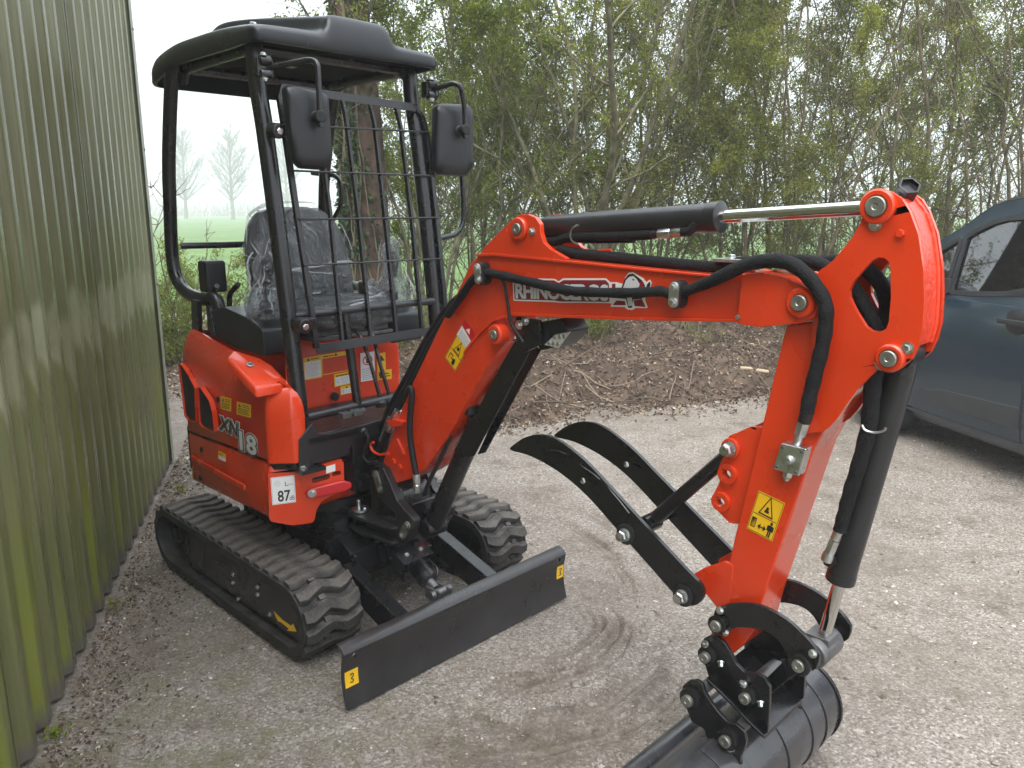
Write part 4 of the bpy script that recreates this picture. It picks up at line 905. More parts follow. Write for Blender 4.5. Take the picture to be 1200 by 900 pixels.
# sticker and valve block on the near face
g, mt = side_label('x', z8((863, 320), (949, 362), (908, 488), (823, 444)), -AY - .0008, triang((.5, .72), .28) + [(1, rect(.42, .58, .58, .64)), (1, circ(.5, .68, .05, 8)), (1, rect(.06, .455, .94, .468)), (1, rect(.08, .12, .26, .36)), (1, [(.34, .2), (.44, .28), (.44, .12)]), (1, [(.66, .2), (.56, .28), (.56, .12)]), (1, rect(.44, .185, .56, .215)), (1, circ(.8, .39, .045, 10)), (1, rect(.73, .2, .87, .34)), (1, rect(.74, .05, .79, .2)), (1, rect(.81, .05, .86, .2)), (1, rect(.68, .2, .73, .33)), (1, rect(.87, .2, .92, .33))] + [(1, rect(*r_)) for r_ in ((.02, .02, .98, .032), (.02, .968, .98, .98), (.02, .02, .035, .98), (.965, .02, .98, .98))] + [(0, rect(.1, .14, .24, .34))], [M['yellow'], M['ink']])
g.build('warning_sticker', mt, ARM, 0)
va, vb_, vc, vd_ = [Yp(a, c, -.1) for a, c in z8((935, 165), (1018, 185), (992, 275), (908, 250))]
b = MB(); b.loft([[va, vb_, vc, vd_], [p + Vector((0, .036, 0)) for p in (va, vb_, vc, vd_)]]); VB = b.build('valve_block', M['zinc'], ARM, 30, .003)
vc_ = (va + vc) / 2; up2 = ((va + vb_) / 2 - (vd_ + vc) / 2).normalized()
b = MB(); b.lathe([(.012, 0), (.012, .006), (.008, .014), (.004, .015)], vc_, (0, -1, 0), 18); b.build('valve_cap', M['zinc'], VB, 35)
for p in (va, vb_, vc, vd_):
    g = MB(); g.lathe([(.0035, 0), (.0035, .004)], p.lerp(vc_, .26), (0, -1, 0), 8); g.build('screw', M['dull'], VB, 30)
b = MB(); o_ = (vd_ + vc) / 2 + Vector((0, .018, 0)); b.lathe([(.011, 0), (.012, .004), (.012, .014), (.009, .018)], o_, -up2, 6); b.lathe([(.007, .016), (.007, .024)], o_, -up2, 12); b.build('hose_fitting', M['zinc'], VB, 30)
hs0 = Vector(Yp(*z7((412, 790))[0], -.108)); hs1 = (va + vb_) / 2 + Vector((0, .018, 0)); dx = (hs1 - hs0); dl = dx.length; dx.normalize()
b = MB(); b.lathe([(.0155, 0), (.0155, dl * .3)], hs0, dx, 14, 1); b.lathe([(.014, dl * .32), (.015, dl * .36), (.015, dl * .68), (.012, dl * .72)], hs0, dx, 6); b.lathe([(.010, dl * .72), (.010, dl)], hs0, dx, 12); b.build('hose_fitting', [M['zinc'], M['satin']], ARM, 35)
hosepx = z6((-60, 560), (0, 480), (40, 420), (75, 385), (120, 375), (200, 390), (330, 420), (450, 448), (560, 458), (700, 462), (800, 460), (880, 455), (936, 470), (1000, 450), (1100, 410), (1200, 362)) + z7((100, 362), (200, 315), (280, 297), (340, 302), (395, 332), (442, 385), (470, 440), (472, 500), (460, 580), (440, 660), (420, 740), (410, 795))
hpts = [Vector(Yp(a, c, -.094 if i < 16 else -.108)) for i, (a, c) in enumerate(hosepx)]; sp = smooth_path(hpts, 5)
b = MB(); b.tube(sp, [.0135 + .003 * min(1, max(0, (i - 60) / 30)) + .0008 * math.sin(i * 1.3) for i in range(len(sp))], 14); b.build('hydraulic_hose', M['hose'], EX, 50)
for dy, zz in ((-.03, 0), (.02, .004)):
    pp = [Vector(Yp(a, c, dy)) for a, c in z6((430, 272), (520, 290), (700, 308), (900, 330), (1100, 348), (1220, 340)) + z7((180, 305), (300, 300), (420, 300), (500, 335), (560, 385), (600, 445), (640, 530), (650, 600))]
    b = MB(); b.tube(smooth_path(pp, 4), .0155, 12); b.build('hydraulic_hose', M['hose'], EX, 50)
b = MB(); b.tube(smooth_path([tuple(Yp(a, c, .02)) for a, c in z7((420, 310), (520, 300), (600, 320), (650, 370), (672, 430), (665, 500), (640, 600))], 5), .017, 12); b.build('hydraulic_hose', M['hose'], EX, 50)
b = MB(); qc = Yp(*z7((160, 300))[0], -.03); b.box(qc.x - .035, qc.x + .035, -.06, .06, qc.z + .0, qc.z + .008); b.hexbolt((qc.x, -.03, qc.z + .008), (0, 0, 1), .009, .01); b.build('top_hose_clamp', M['zinc'], EX, 30, .001)
# hoses up the boom's lower leg
for i, (dy, sh, r) in enumerate(((-.045, 0, .0145), (-.01, 7, .014), (-.062, -5, .012))):
    pp = [Vector(Yp(a - sh * .6, c - sh * .4, dy)) for a, c in z5((108, 430), (122, 395), (140, 345), (165, 298), (192, 250), (225, 185), (250, 140), (285, 85), (322, 40), (365, 2), (385, -22))]
    b = MB(); b.tube(smooth_path(pp, 4), r, 12); b.build('hydraulic_hose', M['hose'], EX, 50)
    a_, c_ = Vector(Yp(*z5((112 + i * 9, 420 - i * 14))[0], dy - .006)), Vector(Yp(*z5((140 + i * 9, 352 - i * 10))[0], dy - .006)); d_ = (c_ - a_); l_ = d_.length; d_.normalize()
    b = MB(); b.lathe([(.011, 0), (.0135, .006), (.0135, l_ * .35), (.011, l_ * .38), (.0155, l_ * .42), (.0155, l_ * .9), (.013, l_)], a_, d_, 10); b.build('hose_fitting', M['zinc'], EX, 35)
    pp = [a_ + d_ * .01, a_ - d_ * .05, Vector((-.50, dy * .6, .66 - i * .02)), Vector((-.58, dy * .5, .62))]; b = MB(); b.tube(smooth_path(pp, 4), .013, 10); b.build('hydraulic_hose', M['hose'], EX, 50)
zt = lambda *ps: [(340 + x * .2222, 380 + y * .2222) for x, y in ps]
b = MB(); b.tube(bend_path([tuple(Yp(a, c, -.098)) for a, c in zt((440, 622), (420, 632), (432, 668), (470, 690), (520, 682))], .012), .0052, 8); b.build('hose_guide', M['red'], BOOM, 40)
b = MB(); b.xz(rnd(YL(zt((505, 512), (545, 500), (600, 512), (592, 535), (540, 545)), -.09), .006, 2), -.095, -.055); b.build('hose_bracket', M['red'], BOOM, 35, .003)
b = MB(); b.xz(rnd(YL(zt((540, 610), (565, 600), (605, 690), (590, 700)), -.08), .006, 2), -.083, -.07); b.build('boom_rib', M['red'], BOOM, 35, .003)
for p in zt((553, 722), (588, 752)): q = Yp(p[0], p[1], -BY); b = MB(); b.hexbolt((q.x, -BY, q.z), (0, -1, 0), .012, .012, False); b.build('grease_boss', M['red'], BOOM, 30)
pp = [Vector(Yp(a, c, -.095)) for a, c in z5((184, 282), (190, 272), (196, 285), (192, 330), (190, 400), (200, 470), (208, 512))]
b = MB(); b.tube(smooth_path(pp, 4), .0115, 12); b.build('hydraulic_hose', M['cable'], EX, 50)
a_, c_ = Vector(Yp(*z5((208, 510))[0], -.095)), Vector(Yp(*z5((210, 560))[0], -.09)); d_ = (c_ - a_); l_ = d_.length; d_.normalize(); b = MB(); b.lathe([(.012, 0), (.0135, .004), (.0135, l_ * .5), (.010, l_ * .55), (.013, l_ * .6), (.013, l_)], a_, d_, 10); b.build('hose_fitting', M['zinc'], EX, 35)
b = MB(); b.tube(smooth_path([tuple(Yp(a, c, -.09)) for a, c in z6((165, 385), (190, 420), (205, 500), (220, 590), (255, 650), (275, 680))], 4), .005, 8); b.build('lamp_cable', M['cable'], EX, 50)
b = MB(); b.lathe([(.048, 0), (.050, .004), (.050, .012), (.04, .016)], (ft.x + .015, -.07, ft.z), (0, -1, 0), 30); b.lathe([(.05, 0), (.05, .15)], (ft.x + .015, .075, ft.z), (0, -1, 0), 30); b.build('boom_foot', M['red'], BOOM, 40)
# bucket cylinder
k0, k1 = Vector((bkx, 0, bkz)), Vector(V2(962, 758)); ax = (k1 - k0).normalized(); Lc = (k1 - k0).length; e_ = (V2(989, 682) - k0).dot(ax)
b = MB(); b.lathe([(.032, -.045), (.032, .034)], k0, (0, 1, 0), 24); b.lathe([(.030, .015), (.033, .045), (.033, e_ - .02), (.0345, e_ - .02), (.0345, e_), (.030, e_)], k0, ax, 28); KCY = b.build('bucket_cylinder', M['satin'], EX, 35)
b = MB(); b.lathe([(.0155, e_ - .01), (.0155, Lc)], k0, ax, 20); b.build('cylinder_rod', M['chrome'], KCY, 35)
b = MB(); b.lathe([(.034, -.055), (.036, -.05), (.036, .05), (.034, .055)], k1, (0, 1, 0), 24); b.box(k1.x - .03, k1.x + .03, -.03, .03, k1.z, k1.z + .04); b.build('rod_eye', M['dull'], KCY, 35, .003)
pp = [Vector(Yp(a, c, -.045)) for a, c in ((1024, 432), (1022, 460), (1018, 500), (1008, 540), (997, 575), (990, 600), (984, 622))]; sp = smooth_path(pp, 5)
b = MB(); b.tube(sp, [.019 - .004 * i / len(sp) + .001 * math.sin(i * 1.7) for i in range(len(sp))], 14); b.build('hydraulic_hose', M['hose'], KCY, 50)
a_, c_ = Vector(Yp(983, 622, -.045)), Vector(Yp(969, 655, -.045)); d_ = c_ - a_; l_ = d_.length; d_.normalize(); b = MB(); b.lathe([(.0115, 0), (.0115, l_ * .3)], a_, d_, 12); b.lathe([(.013, l_ * .32), (.013, l_ * .75)], a_, d_, 6); b.lathe([(.011, l_ * .75), (.014, l_ * .85), (.014, l_ * 1.05)], a_, d_, 12); b.build('hose_fitting', M['zinc'], KCY, 35)
b = MB(); b.lathe([(.016, -.02), (.016, .02)], c_ + Vector((.005, .02, -.005)), (0, 1, 0), 6); b.build('hose_elbow', M['satin'], KCY, 35)
b = MB(); b.tube(smooth_path([tuple(Yp(a, c, -.062)) for a, c in ((1010, 498), (1014, 504), (1024, 507), (1035, 505), (1038, 501))], 4), .003, 6); b.build('hose_tie', M['zinc'], KCY, 40)

# ---------------------------------------------------------------- thumb
TY = .105
near = smooth2(YL(z8((55, 186), (72, 165), (105, 145), (150, 137), (210, 154), (300, 224), (400, 330), (520, 460), (640, 588), (676, 625), (686, 655), (676, 682), (652, 695), (622, 688), (600, 668), (500, 555), (400, 442), (300, 331), (210, 256), (120, 206)), -TY), 4)
hx = YL(z8((291, 287)), -TY)[0]
for y0 in (-TY - .006, TY - .006):
    b = MB(); b.xz(near, y0, y0 + .012, [circ(hx[0], hx[1], .010, 14)]); TP = b.build('thumb_plate', M['black'], EX, 35, .002)
    if y0 < 0: TP0 = TP
b = MB()
for pts in (z8((172, 192), (200, 190), (235, 203)), z8((275, 235), (320, 265), (345, 285)), z8((350, 290), (400, 345), (440, 395))):
    b.tube(smooth_path([tuple(Yp(a, c, -TY - .006)) for a, c in pts], 4), .004, 6)
b.build('weld_bead', M['black'], TP0, 60)
tb = YL(z8((435, 460)), -TY)[0]; th = YL(z8((622, 660)), -TY)[0]
for c, nm in ((tb, 'thumb_bolt'), (th, 'thumb_pivot_bolt')):
    b = MB(); b.lathe([(.030, 0), (.030, .007), (.026, .009)], (c[0], -TY - .006, c[1]), (0, -1, 0), 22); b.build('washer', M['satin'], TP0, 35)
    b = MB(); b.lathe([(.019, .009), (.019, .012)], (c[0], -TY - .006, c[1]), (0, -1, 0), 20); b.lathe([(.0165, .012), (.0165, .026), (.013, .030)], (c[0], -TY - .006, c[1]), (0, -1, 0), 6); b.lathe([(.0125, .03), (.0125, .036)], (c[0], -TY - .006, c[1]), (0, -1, 0), 12); b.build(nm, M['zinc'], TP0, 30)
    b = MB(); b.cyl((c[0], -TY, c[1]), (c[0], TY, c[1]), .014, 14); b.build('cross_pin', M['black'], TP0, 35)
hb = [YL(z8(p), -.04)[0] for p in ((781, 178), (771, 262), (750, 352))]
b = MB(); s0 = Vector((tb[0], 0, tb[1])); s1 = Vector((hb[0][0], 0, hb[0][1])); b.cyl(s0.lerp(s1, .08), s1, .020, 20); b.lathe([(.026, -.03), (.026, .03)], s0, (0, 1, 0), 20); b.build('thumb_stay', M['black'], EX, 35)
tb_ = rnd(YL(z8((885, 110), (835, 112), (800, 128), (768, 140), (756, 175), (752, 205), (736, 240), (738, 290), (716, 335), (716, 370), (740, 395), (770, 425), (810, 430), (840, 300)), -.045), .012, 3)
for y0 in (-.050, .036): b = MB(); b.xz(tb_, y0, y0 + .014, [circ(x, z, .0125, 14) for x, z in hb[1:]]); BR = b.build('thumb_bracket', M['red'], ARM, 40, .003)
for i, (x, z) in enumerate(hb):
    for y in (-.050, .050):
        sd = -1 if y < 0 else 1; b = MB(); k = 24
        if i: b.xz(circ(x, z, .026, k), min(y, y + sd * .012), max(y, y + sd * .012), [circ(x, z, .0125, 14)])
        else: b.xz(circ(x, z, .026, k), min(y, y + sd * .010), max(y, y + sd * .010))
        b.build('bracket_boss', M['red'], ARM, 40, .002)
x, z = hb[0]; b = MB(); b.lathe([(.0195, 0), (.0195, .006)], (x, -.060, z), (0, -1, 0), 20); b.lathe([(.0165, .006), (.0165, .022), (.013, .025)], (x, -.060, z), (0, -1, 0), 6); b.lathe([(.0115, .025), (.0115, .032)], (x, -.060, z), (0, -1, 0), 12); b.build('bracket_bolt', M['zinc'], ARM, 30)
lb_ = rnd(YL(z8((652, 592), (690, 570), (755, 550), (785, 560), (770, 690), (730, 700), (690, 650)), -.06), .01, 3)
for y0 in (-.068, .056): b = MB(); b.xz(lb_, y0, y0 + .012); b.build('thumb_hinge_plate', M['red'], ARM, 40, .003)
b = MB(); b.cyl((th[0], -.094, th[1]), (th[0], .094, th[1]), .024, 20); b.build('thumb_hinge_tube', M['red'], ARM, 40)

# ---------------------------------------------------------------- bucket linkage
LY = .092
arc = smooth2(YL(zb((365, 232), (375, 200), (410, 184), (450, 174), (560, 180), (680, 240), (770, 320), (815, 375), (830, 410), (815, 460), (770, 475), (725, 465), (700, 425), (660, 350), (610, 306), (540, 284), (470, 280), (430, 296), (390, 304), (362, 280)), -LY), 4)
for y0 in (-LY - .006, LY - .006):
    b = MB(); b.xz(arc, y0, y0 + .012); LK = b.build('guide_link', M['black'], EX, 35, .002)
    if y0 < 0: LK0 = LK
g0, g1 = YL(zb((392, 262)), -LY)[0], YL(zb((752, 434)), -LY)[0]
for c, R_ in ((g0, .026), (g1, .028)):
    b = MB(); b.lathe([(R_, 0), (R_, .014), (R_ - .004, .017), (.016, .017), (.016, .010), (0, .010)], (c[0], -LY - .006, c[1]), (0, -1, 0), 26); b.build('link_boss', M['black'], LK0, 40)
    b = MB(); b.lathe([(R_, 0), (R_, .015)], (c[0], LY + .006, c[1]), (0, 1, 0), 26); b.build('link_boss', M['black'], LK, 40)
    b = MB(); pinhead(b, c, -LY - .016, .014, .0155); b.build('pin_end', M['pin'], LK0, 35)
    b = MB(); b.cyl((c[0], -LY, c[1]), (c[0], LY, c[1]), .0155, 16); b.build('link_pin', M['dull'], LK0, 35)
for p in zb((390, 208), (797, 398), (412, 303)): q = Yp(p[0], p[1], -LY - .012); b = MB(); b.hexbolt((q.x, -LY - .012, q.z), (0, -.9, .4), .007, .010); b.build('bolt', M['zinc'], LK0, 30)
hl = rnd(YL(zb((545, 570), (600, 500), (690, 410), (735, 380), (780, 420), (770, 465), (720, 490), (640, 550), (570, 610)), -.045), .008, 2)
for y0 in (-.058, .044): b = MB(); b.xz(hl, y0, y0 + .014); b.build('bucket_link', M['black'], EX, 35, .003)
h0 = YL(zb((520, 575)), -.10)[0]
b = MB(); b.lathe([(.03, -.05), (.03, .05)], (h0[0], 0, h0[1]), (0, 1, 0), 22); b.build('bucket_link_eye', M['dull'], EX, 35)
# quick coupler
qc_ = rnd(YL(zb((308, 350), (325, 325), (352, 314), (382, 322), (412, 345), (440, 390), (465, 440), (500, 475), (555, 482), (590, 500), (612, 540), (612, 600), (604, 740), (588, 748), (540, 705), (440, 600), (345, 500), (336, 470), (312, 395)), -.10), .006, 2)
for y0 in (-.106, .094):
    b = MB(); b.xz(qc_, y0, y0 + .012); QC = b.build('quick_coupler_plate', M['black'], EX, 35, .002)
    if y0 < 0: QC0 = QC
b = MB(); fo = YL(zb((338, 492), (440, 592), (540, 698), (592, 746)), -.10)
b.loft([[(x, -.112, z - .002), (x, .1, z - .002), (x + .003, .1, z - .012), (x + .003, -.112, z - .012)] for x, z in fo]); b.build('coupler_base', M['black'], QC0, 35, .002)
t0 = YL(zb((345, 398)), -.10)[0]
for c, R_ in ((t0, .026), (h0, .024)):
    b = MB(); b.lathe([(R_, 0), (R_, .012), (R_ - .004, .015), (.015, .015), (.015, .008), (0, .008)], (c[0], -.106, c[1]), (0, -1, 0), 26); b.build('coupler_boss', M['black'], QC0, 40)
    b = MB(); pinhead(b, c, -.112, .022, .0145); b.build('pin_end', M['pin'], QC0, 35)
    b = MB(); b.cyl((c[0], -.1, c[1]), (c[0], .1, c[1]), .015, 16); b.build('coupler_pin', M['dull'], QC0, 35)
for p, d in ((zb((322, 362))[0], -1), (zb((388, 436))[0], 1), (zb((490, 538))[0], -1), (zb((562, 612))[0], 1)):
    q = Yp(p[0], p[1], -.12); b = MB(); b.hexbolt((q.x, -.114, q.z), (.3 * d, -.5, -.6 * d), .0065, .014); b.build('bolt', M['zinc'], QC0, 30)
# ---------------------------------------------------------------- bucket
BKY = .35; BKN = -.50; bcX, bcZ, bR = 1.092, .140, .135
prof = [(.985, .188), (1.045, .252)]
for k in range(25):
    a = R(84) - R(184) * k / 24; prof.append((bcX + bR * math.cos(a), bcZ + bR * math.sin(a)))
prof += [(bcX - .09, .003), (bcX - .19, .005)]
def shell(b, y0, y1, th, off=0):
    o = [(x, z) for x, z in prof]; n = len(o); ins = []
    for i in range(n):
        a, c = Vector(o[max(0, i - 1)]), Vector(o[min(n - 1, i + 1)]); d = (c - a).normalized(); ins.append((o[i][0] - d.y * -th * -1 if False else o[i][0] + d.y * th, o[i][1] - d.x * th))
    return o, ins
o_, _i = shell(None, 0, 0, 0)
ins = []
for i, (x, z) in enumerate(prof):
    a, c = Vector(prof[max(0, i - 1)]), Vector(prof[min(len(prof) - 1, i + 1)]); d = (c - a).normalized(); nrm = Vector((-d.y, d.x))
    if nrm.dot(Vector((x - bcX, z - bcZ))) > 0: nrm = -nrm
    ins.append((x + nrm.x * .010, z + nrm.y * .010))
b = MB(); b.xz(prof + ins[::-1], BKN, BKY); BKT = b.build('bucket', M['bucket'], EX, 35, .0015)
for y0 in (BKN - .012, BKY):
    sidep = [(x + (x - bcX) * .05, z + (z - bcZ) * .04) for x, z in prof]; sidep = [(x, max(.002, z)) for x, z in sidep]
    b = MB(); b.xz(sidep, y0, y0 + .012); b.build('bucket_side', M['black'], BKT, 35, .002)
for yy in (-.33, -.19, .07, .20, .29):  # raised bands round the back
    band = [(x + (x - bcX) * .03, z + (z - bcZ) * .03) for x, z in prof[2:24]]
    b = MB(); b.xz(band + prof[2:24][::-1], yy - (.045 if yy < .1 else .03), yy + (.045 if yy < .1 else .03)); b.build('wear_band', M['bucket'], BKT, 35, .0015)
b = MB(); b.cyl((.983, BKN, .196), (.983, BKY, .196), .030, 24); b.build('lip_tube', M['bucket'], BKT, 35)
b = MB(); b.box(.905, 1.0, BKN - .006, BKY + .006, .0015, .014); b.build('cutting_edge', M['bucket'], BKT, 30, .002)
for k in range(5):
    yy = -.44 + k * .182; b = MB(); b.loft([[(.93, yy - .025, .002), (.93, yy + .025, .002), (.93, yy + .025, .026), (.93, yy - .025, .026)], [(.84, yy - .018, .004), (.84, yy + .018, .004), (.84, yy + .018, .010), (.84, yy - .018, .010)]]); b.build('bucket_tooth', M['bucket'], BKT, 30, .002)
ear = rnd(YL(zb((228, 575), (236, 530), (262, 508), (295, 505), (322, 525), (332, 560), (360, 605), (395, 650), (432, 688), (470, 700), (505, 730), (515, 775), (505, 810), (490, 840), (492, 930), (420, 940), (360, 850), (330, 720), (275, 690), (250, 625)), -.16), .008, 2)
for y0 in (-.172, .160):
    b = MB(); b.xz(ear, y0, y0 + .012); EA = b.build('bucket_ear', M['black'], BKT, 35, .002)
for p in zb((265, 590), (430, 766)):
    c = YL([p], -.172)[0]; b = MB(); b.lathe([(.028, 0), (.028, .014), (.024, .017), (.015, .017), (.015, .010), (0, .010)], (c[0], -.172, c[1]), (0, -1, 0), 26); b.build('ear_boss', M['black'], BKT, 40)
    b = MB(); pinhead(b, c, -.178, .022, .0155); b.build('pin_end', M['pin'], BKT, 35); b = MB(); b.cyl((c[0], -.17, c[1]), (c[0], .17, c[1]), .0155, 16); b.build('ear_pin', M['dull'], BKT, 35)
q = Yp(*zb((435, 812))[0], -.175); b = MB(); b.hexbolt((q.x, -.173, q.z), (0, -1, -.3), .008, .010); b.build('bolt', M['zinc'], BKT, 30)

# ---------------------------------------------------------------- clear plastic over seat and levers
def film_mat():
    m = bpy.data.materials.new('clear_plastic_film'); nt = nodes(m); nt.nodes.clear(); L = nt.links.new; N = nt.nodes.new
    out = N('ShaderNodeOutputMaterial'); tr = N('ShaderNodeBsdfTransparent'); tr.inputs[0].default_value = (.93, .94, .96, 1)
    gl = N('ShaderNodeBsdfGlossy'); gl.inputs['Roughness'].default_value = .10; gl.inputs['Color'].default_value = (.9, .92, .95, 1)
    df = N('ShaderNodeBsdfDiffuse'); df.inputs['Color'].default_value = (.72, .75, .79, 1)
    tc = N('ShaderNodeTexCoord'); mp = N('ShaderNodeMapping'); mp.inputs['Scale'].default_value = (1, 1, .55); L(tc.outputs['Object'], mp.inputs[0])
    n1 = N('ShaderNodeTexNoise'); n1.inputs['Scale'].default_value = 11; n1.inputs['Detail'].default_value = 6; n1.inputs['Distortion'].default_value = 2.6; L(mp.outputs[0], n1.inputs['Vector']); rg1 = N('ShaderNodeMath'); rg1.operation = 'SUBTRACT'; rg1.inputs[1].default_value = .5; L(n1.outputs['Fac'], rg1.inputs[0]); rg2 = N('ShaderNodeMath'); rg2.operation = 'ABSOLUTE'; L(rg1.outputs[0], rg2.inputs[0])
    bp = N('ShaderNodeBump'); bp.inputs['Strength'].default_value = 1.0; bp.inputs['Distance'].default_value = .06; L(rg2.outputs[0], bp.inputs['Height'])
    L(bp.outputs[0], gl.inputs['Normal']); L(bp.outputs[0], df.inputs['Normal'])
    fr = N('ShaderNodeLayerWeight'); fr.inputs[0].default_value = .45; L(bp.outputs[0], fr.inputs['Normal'])
    mr = N('ShaderNodeMapRange'); mr.inputs[3].default_value = .04; mr.inputs[4].default_value = .8; L(fr.outputs['Fresnel'], mr.inputs[0])
    m1 = N('ShaderNodeMixShader'); m1.inputs[0].default_value = .85; L(df.outputs[0], m1.inputs[1]); L(gl.outputs[0], m1.inputs[2])
    m2 = N('ShaderNodeMixShader'); L(mr.outputs[0], m2.inputs[0]); L(tr.outputs[0], m2.inputs[1]); L(m1.outputs[0], m2.inputs[2]); L(m2.outputs[0], out.inputs[0]); return m
M['film'] = film_mat()
def fold_highlight_mat():
    m = bpy.data.materials.new('gathered_film_highlight'); nt = nodes(m); b = nt.nodes['Principled BSDF']; b.inputs['Base Color'].default_value = (.75, .78, .82, 1); b.inputs['Roughness'].default_value = .12; b.inputs['Alpha'].default_value = .26; b.inputs['Coat Weight'].default_value = .6; return m  # layered film, whitened so creases carry painted sky glints
M['fold'] = fold_highlight_mat()
def crumple(o, amp, size, sub=3):
    s = o.modifiers.new('subdivide', 'SUBSURF'); s.levels = sub; s.render_levels = sub
    t = bpy.data.textures.new('crumple', 'VORONOI'); t.noise_scale = size; t.distance_metric = 'DISTANCE'; t.weight_1 = -1.0; t.weight_2 = 1.0
    d = o.modifiers.new('crumple', 'DISPLACE'); d.texture = t; d.strength = amp; d.mid_level = .45
def world_thing(o): o.matrix_world = Matrix.Translation(EO) @ Matrix.Rotation(-EXA, 4, 'Z')
PC = empty('plastic_seat_cover', EO, -EXA); tag(PC, 'clear crinkled plastic wrap pulled over the black operator seat', 'plastic cover')
b = MB(); slab(b, back_rows(.016)); o = b.build('backrest_film', M['film'], PC, 180); crumple(o, .020, .075, 4)
b = MB(); slab(b, cush_rows(.018)); o = b.build('cushion_film', M['film'], PC, 180); crumple(o, .026, .07, 4)
# raised film folds wandering over the seat, whitened to paint in its bright streaks
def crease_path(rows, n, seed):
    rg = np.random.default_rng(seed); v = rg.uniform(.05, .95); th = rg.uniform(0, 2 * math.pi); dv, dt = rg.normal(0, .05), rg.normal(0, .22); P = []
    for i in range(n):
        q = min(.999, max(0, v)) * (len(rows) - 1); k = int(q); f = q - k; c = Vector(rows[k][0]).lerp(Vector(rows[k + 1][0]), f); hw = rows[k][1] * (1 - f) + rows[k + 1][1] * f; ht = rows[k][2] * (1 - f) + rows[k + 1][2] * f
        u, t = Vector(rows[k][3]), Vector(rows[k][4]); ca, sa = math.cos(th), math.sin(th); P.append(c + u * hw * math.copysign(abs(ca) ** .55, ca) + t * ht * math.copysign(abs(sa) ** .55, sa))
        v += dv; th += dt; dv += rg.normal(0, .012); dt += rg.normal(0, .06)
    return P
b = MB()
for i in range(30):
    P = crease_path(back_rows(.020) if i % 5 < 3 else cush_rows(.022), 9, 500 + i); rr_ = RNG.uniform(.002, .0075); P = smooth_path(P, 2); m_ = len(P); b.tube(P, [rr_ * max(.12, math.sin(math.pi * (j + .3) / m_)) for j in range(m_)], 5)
o = b.build('film_fold_highlights', M['fold'], PC, 180); o['kind'] = 'stuff'
for yy, lab, hh in ((-.315, 'clear plastic bag over the joystick nearest the metal shed', 1.0), (.285, 'clear plastic bag over the joystick farther from the shed beside the hand rail', 1.15)):
    bg_ = empty('plastic_lever_bag', EO, -EXA); tag(bg_, lab, 'plastic bag', 'bags over the joysticks')
    b = MB(); rr = [(.065, 0), (.10, .03), (.095, .09), (.068, .14), (.052, .19), (.055, .25), (.04, .285), (.008, .30)]
    b.lathe([(r, h * hh) for r, h in rr], (-.79, yy, 1.155), (.04, -.05, 1), 14); o = b.build('bag_film', M['film'], bg_, 180); crumple(o, .045, .06, 3)
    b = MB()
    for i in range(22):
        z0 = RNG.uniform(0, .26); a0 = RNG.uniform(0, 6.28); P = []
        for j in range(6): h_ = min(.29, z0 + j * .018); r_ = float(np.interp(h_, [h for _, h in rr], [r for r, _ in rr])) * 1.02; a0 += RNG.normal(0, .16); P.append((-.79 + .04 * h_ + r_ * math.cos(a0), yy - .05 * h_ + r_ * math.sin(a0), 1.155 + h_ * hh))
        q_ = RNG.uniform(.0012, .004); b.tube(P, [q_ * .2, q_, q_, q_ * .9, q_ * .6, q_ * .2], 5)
    o = b.build('bag_fold_highlights', M['fold'], bg_, 180); o['kind'] = 'stuff'  # pale folds added as the bag's bright streaks
    b = MB(); b.lathe([(.02, 0), (.05, .03), (.045, .09), (.015, .12)], (-.90, yy * .93, 1.20), (-.2, 0, 1), 12); o = b.build('bag_film', M['film'], bg_, 180); crumple(o, .04, .05, 3)

# =================================================================== GROUND
def vnoise(x, y, s, seed=0):
    x = np.asarray(x, float) / s; y = np.asarray(y, float) / s; xi = np.floor(x).astype(int); yi = np.floor(y).astype(int); fx = x - xi; fy = y - yi
    def h(i, j):
        n = (i * 374761393 + j * 668265263 + seed * 974711) & 0x7fffffff; n = ((n ^ (n >> 13)) * 1274126177) & 0x7fffffff; return ((n ^ (n >> 16)) & 0xffff) / 65535.0
    u = fx * fx * (3 - 2 * fx); v = fy * fy * (3 - 2 * fy)
    return (h(xi, yi) * (1 - u) + h(xi + 1, yi) * u) * (1 - v) + (h(xi, yi + 1) * (1 - u) + h(xi + 1, yi + 1) * u) * v
# skid ruts left by the tracks: arcs about the machine, (centre, radius, width, depth, angle range)
def gp_(px, py): q = on_ground(px, py); return q.x, q.y
def circ3(a, b_, c):
    ax_, ay = a; bx, by = b_; cx, cy = c; d = 2 * (ax_ * (by - cy) + bx * (cy - ay) + cx * (ay - by))
    ux = ((ax_ ** 2 + ay ** 2) * (by - cy) + (bx ** 2 + by ** 2) * (cy - ay) + (cx ** 2 + cy ** 2) * (ay - by)) / d
    uy = ((ax_ ** 2 + ay ** 2) * (cx - bx) + (bx ** 2 + by ** 2) * (ax_ - cx) + (cx ** 2 + cy ** 2) * (bx - ax_)) / d
    return ux, uy, math.hypot(ux - ax_, uy - ay)
RUTS = []
for p3, wd, dp in (((( 575, 850), (700, 822), (765, 770)), .042, .016), (((590, 790), (690, 770), (720, 720)), .022, .011), (((600, 805), (680, 790), (735, 735)), .018, .008), (((690, 600), (735, 625), (770, 680)), .03, .008), (((660, 610), (700, 635), (735, 690)), .02, .007), (((620, 770), (670, 760), (700, 720)), .016, .008), (((560, 880), (700, 860), (790, 800)), .05, .010)):
    P_ = [gp_(*p) for p in p3]; cx, cy, r = circ3(*P_); RUTS.append((cx, cy, r, wd, dp, P_))
def sm(t): t = np.clip(t, 0, 1); return t * t * (3 - 2 * t)
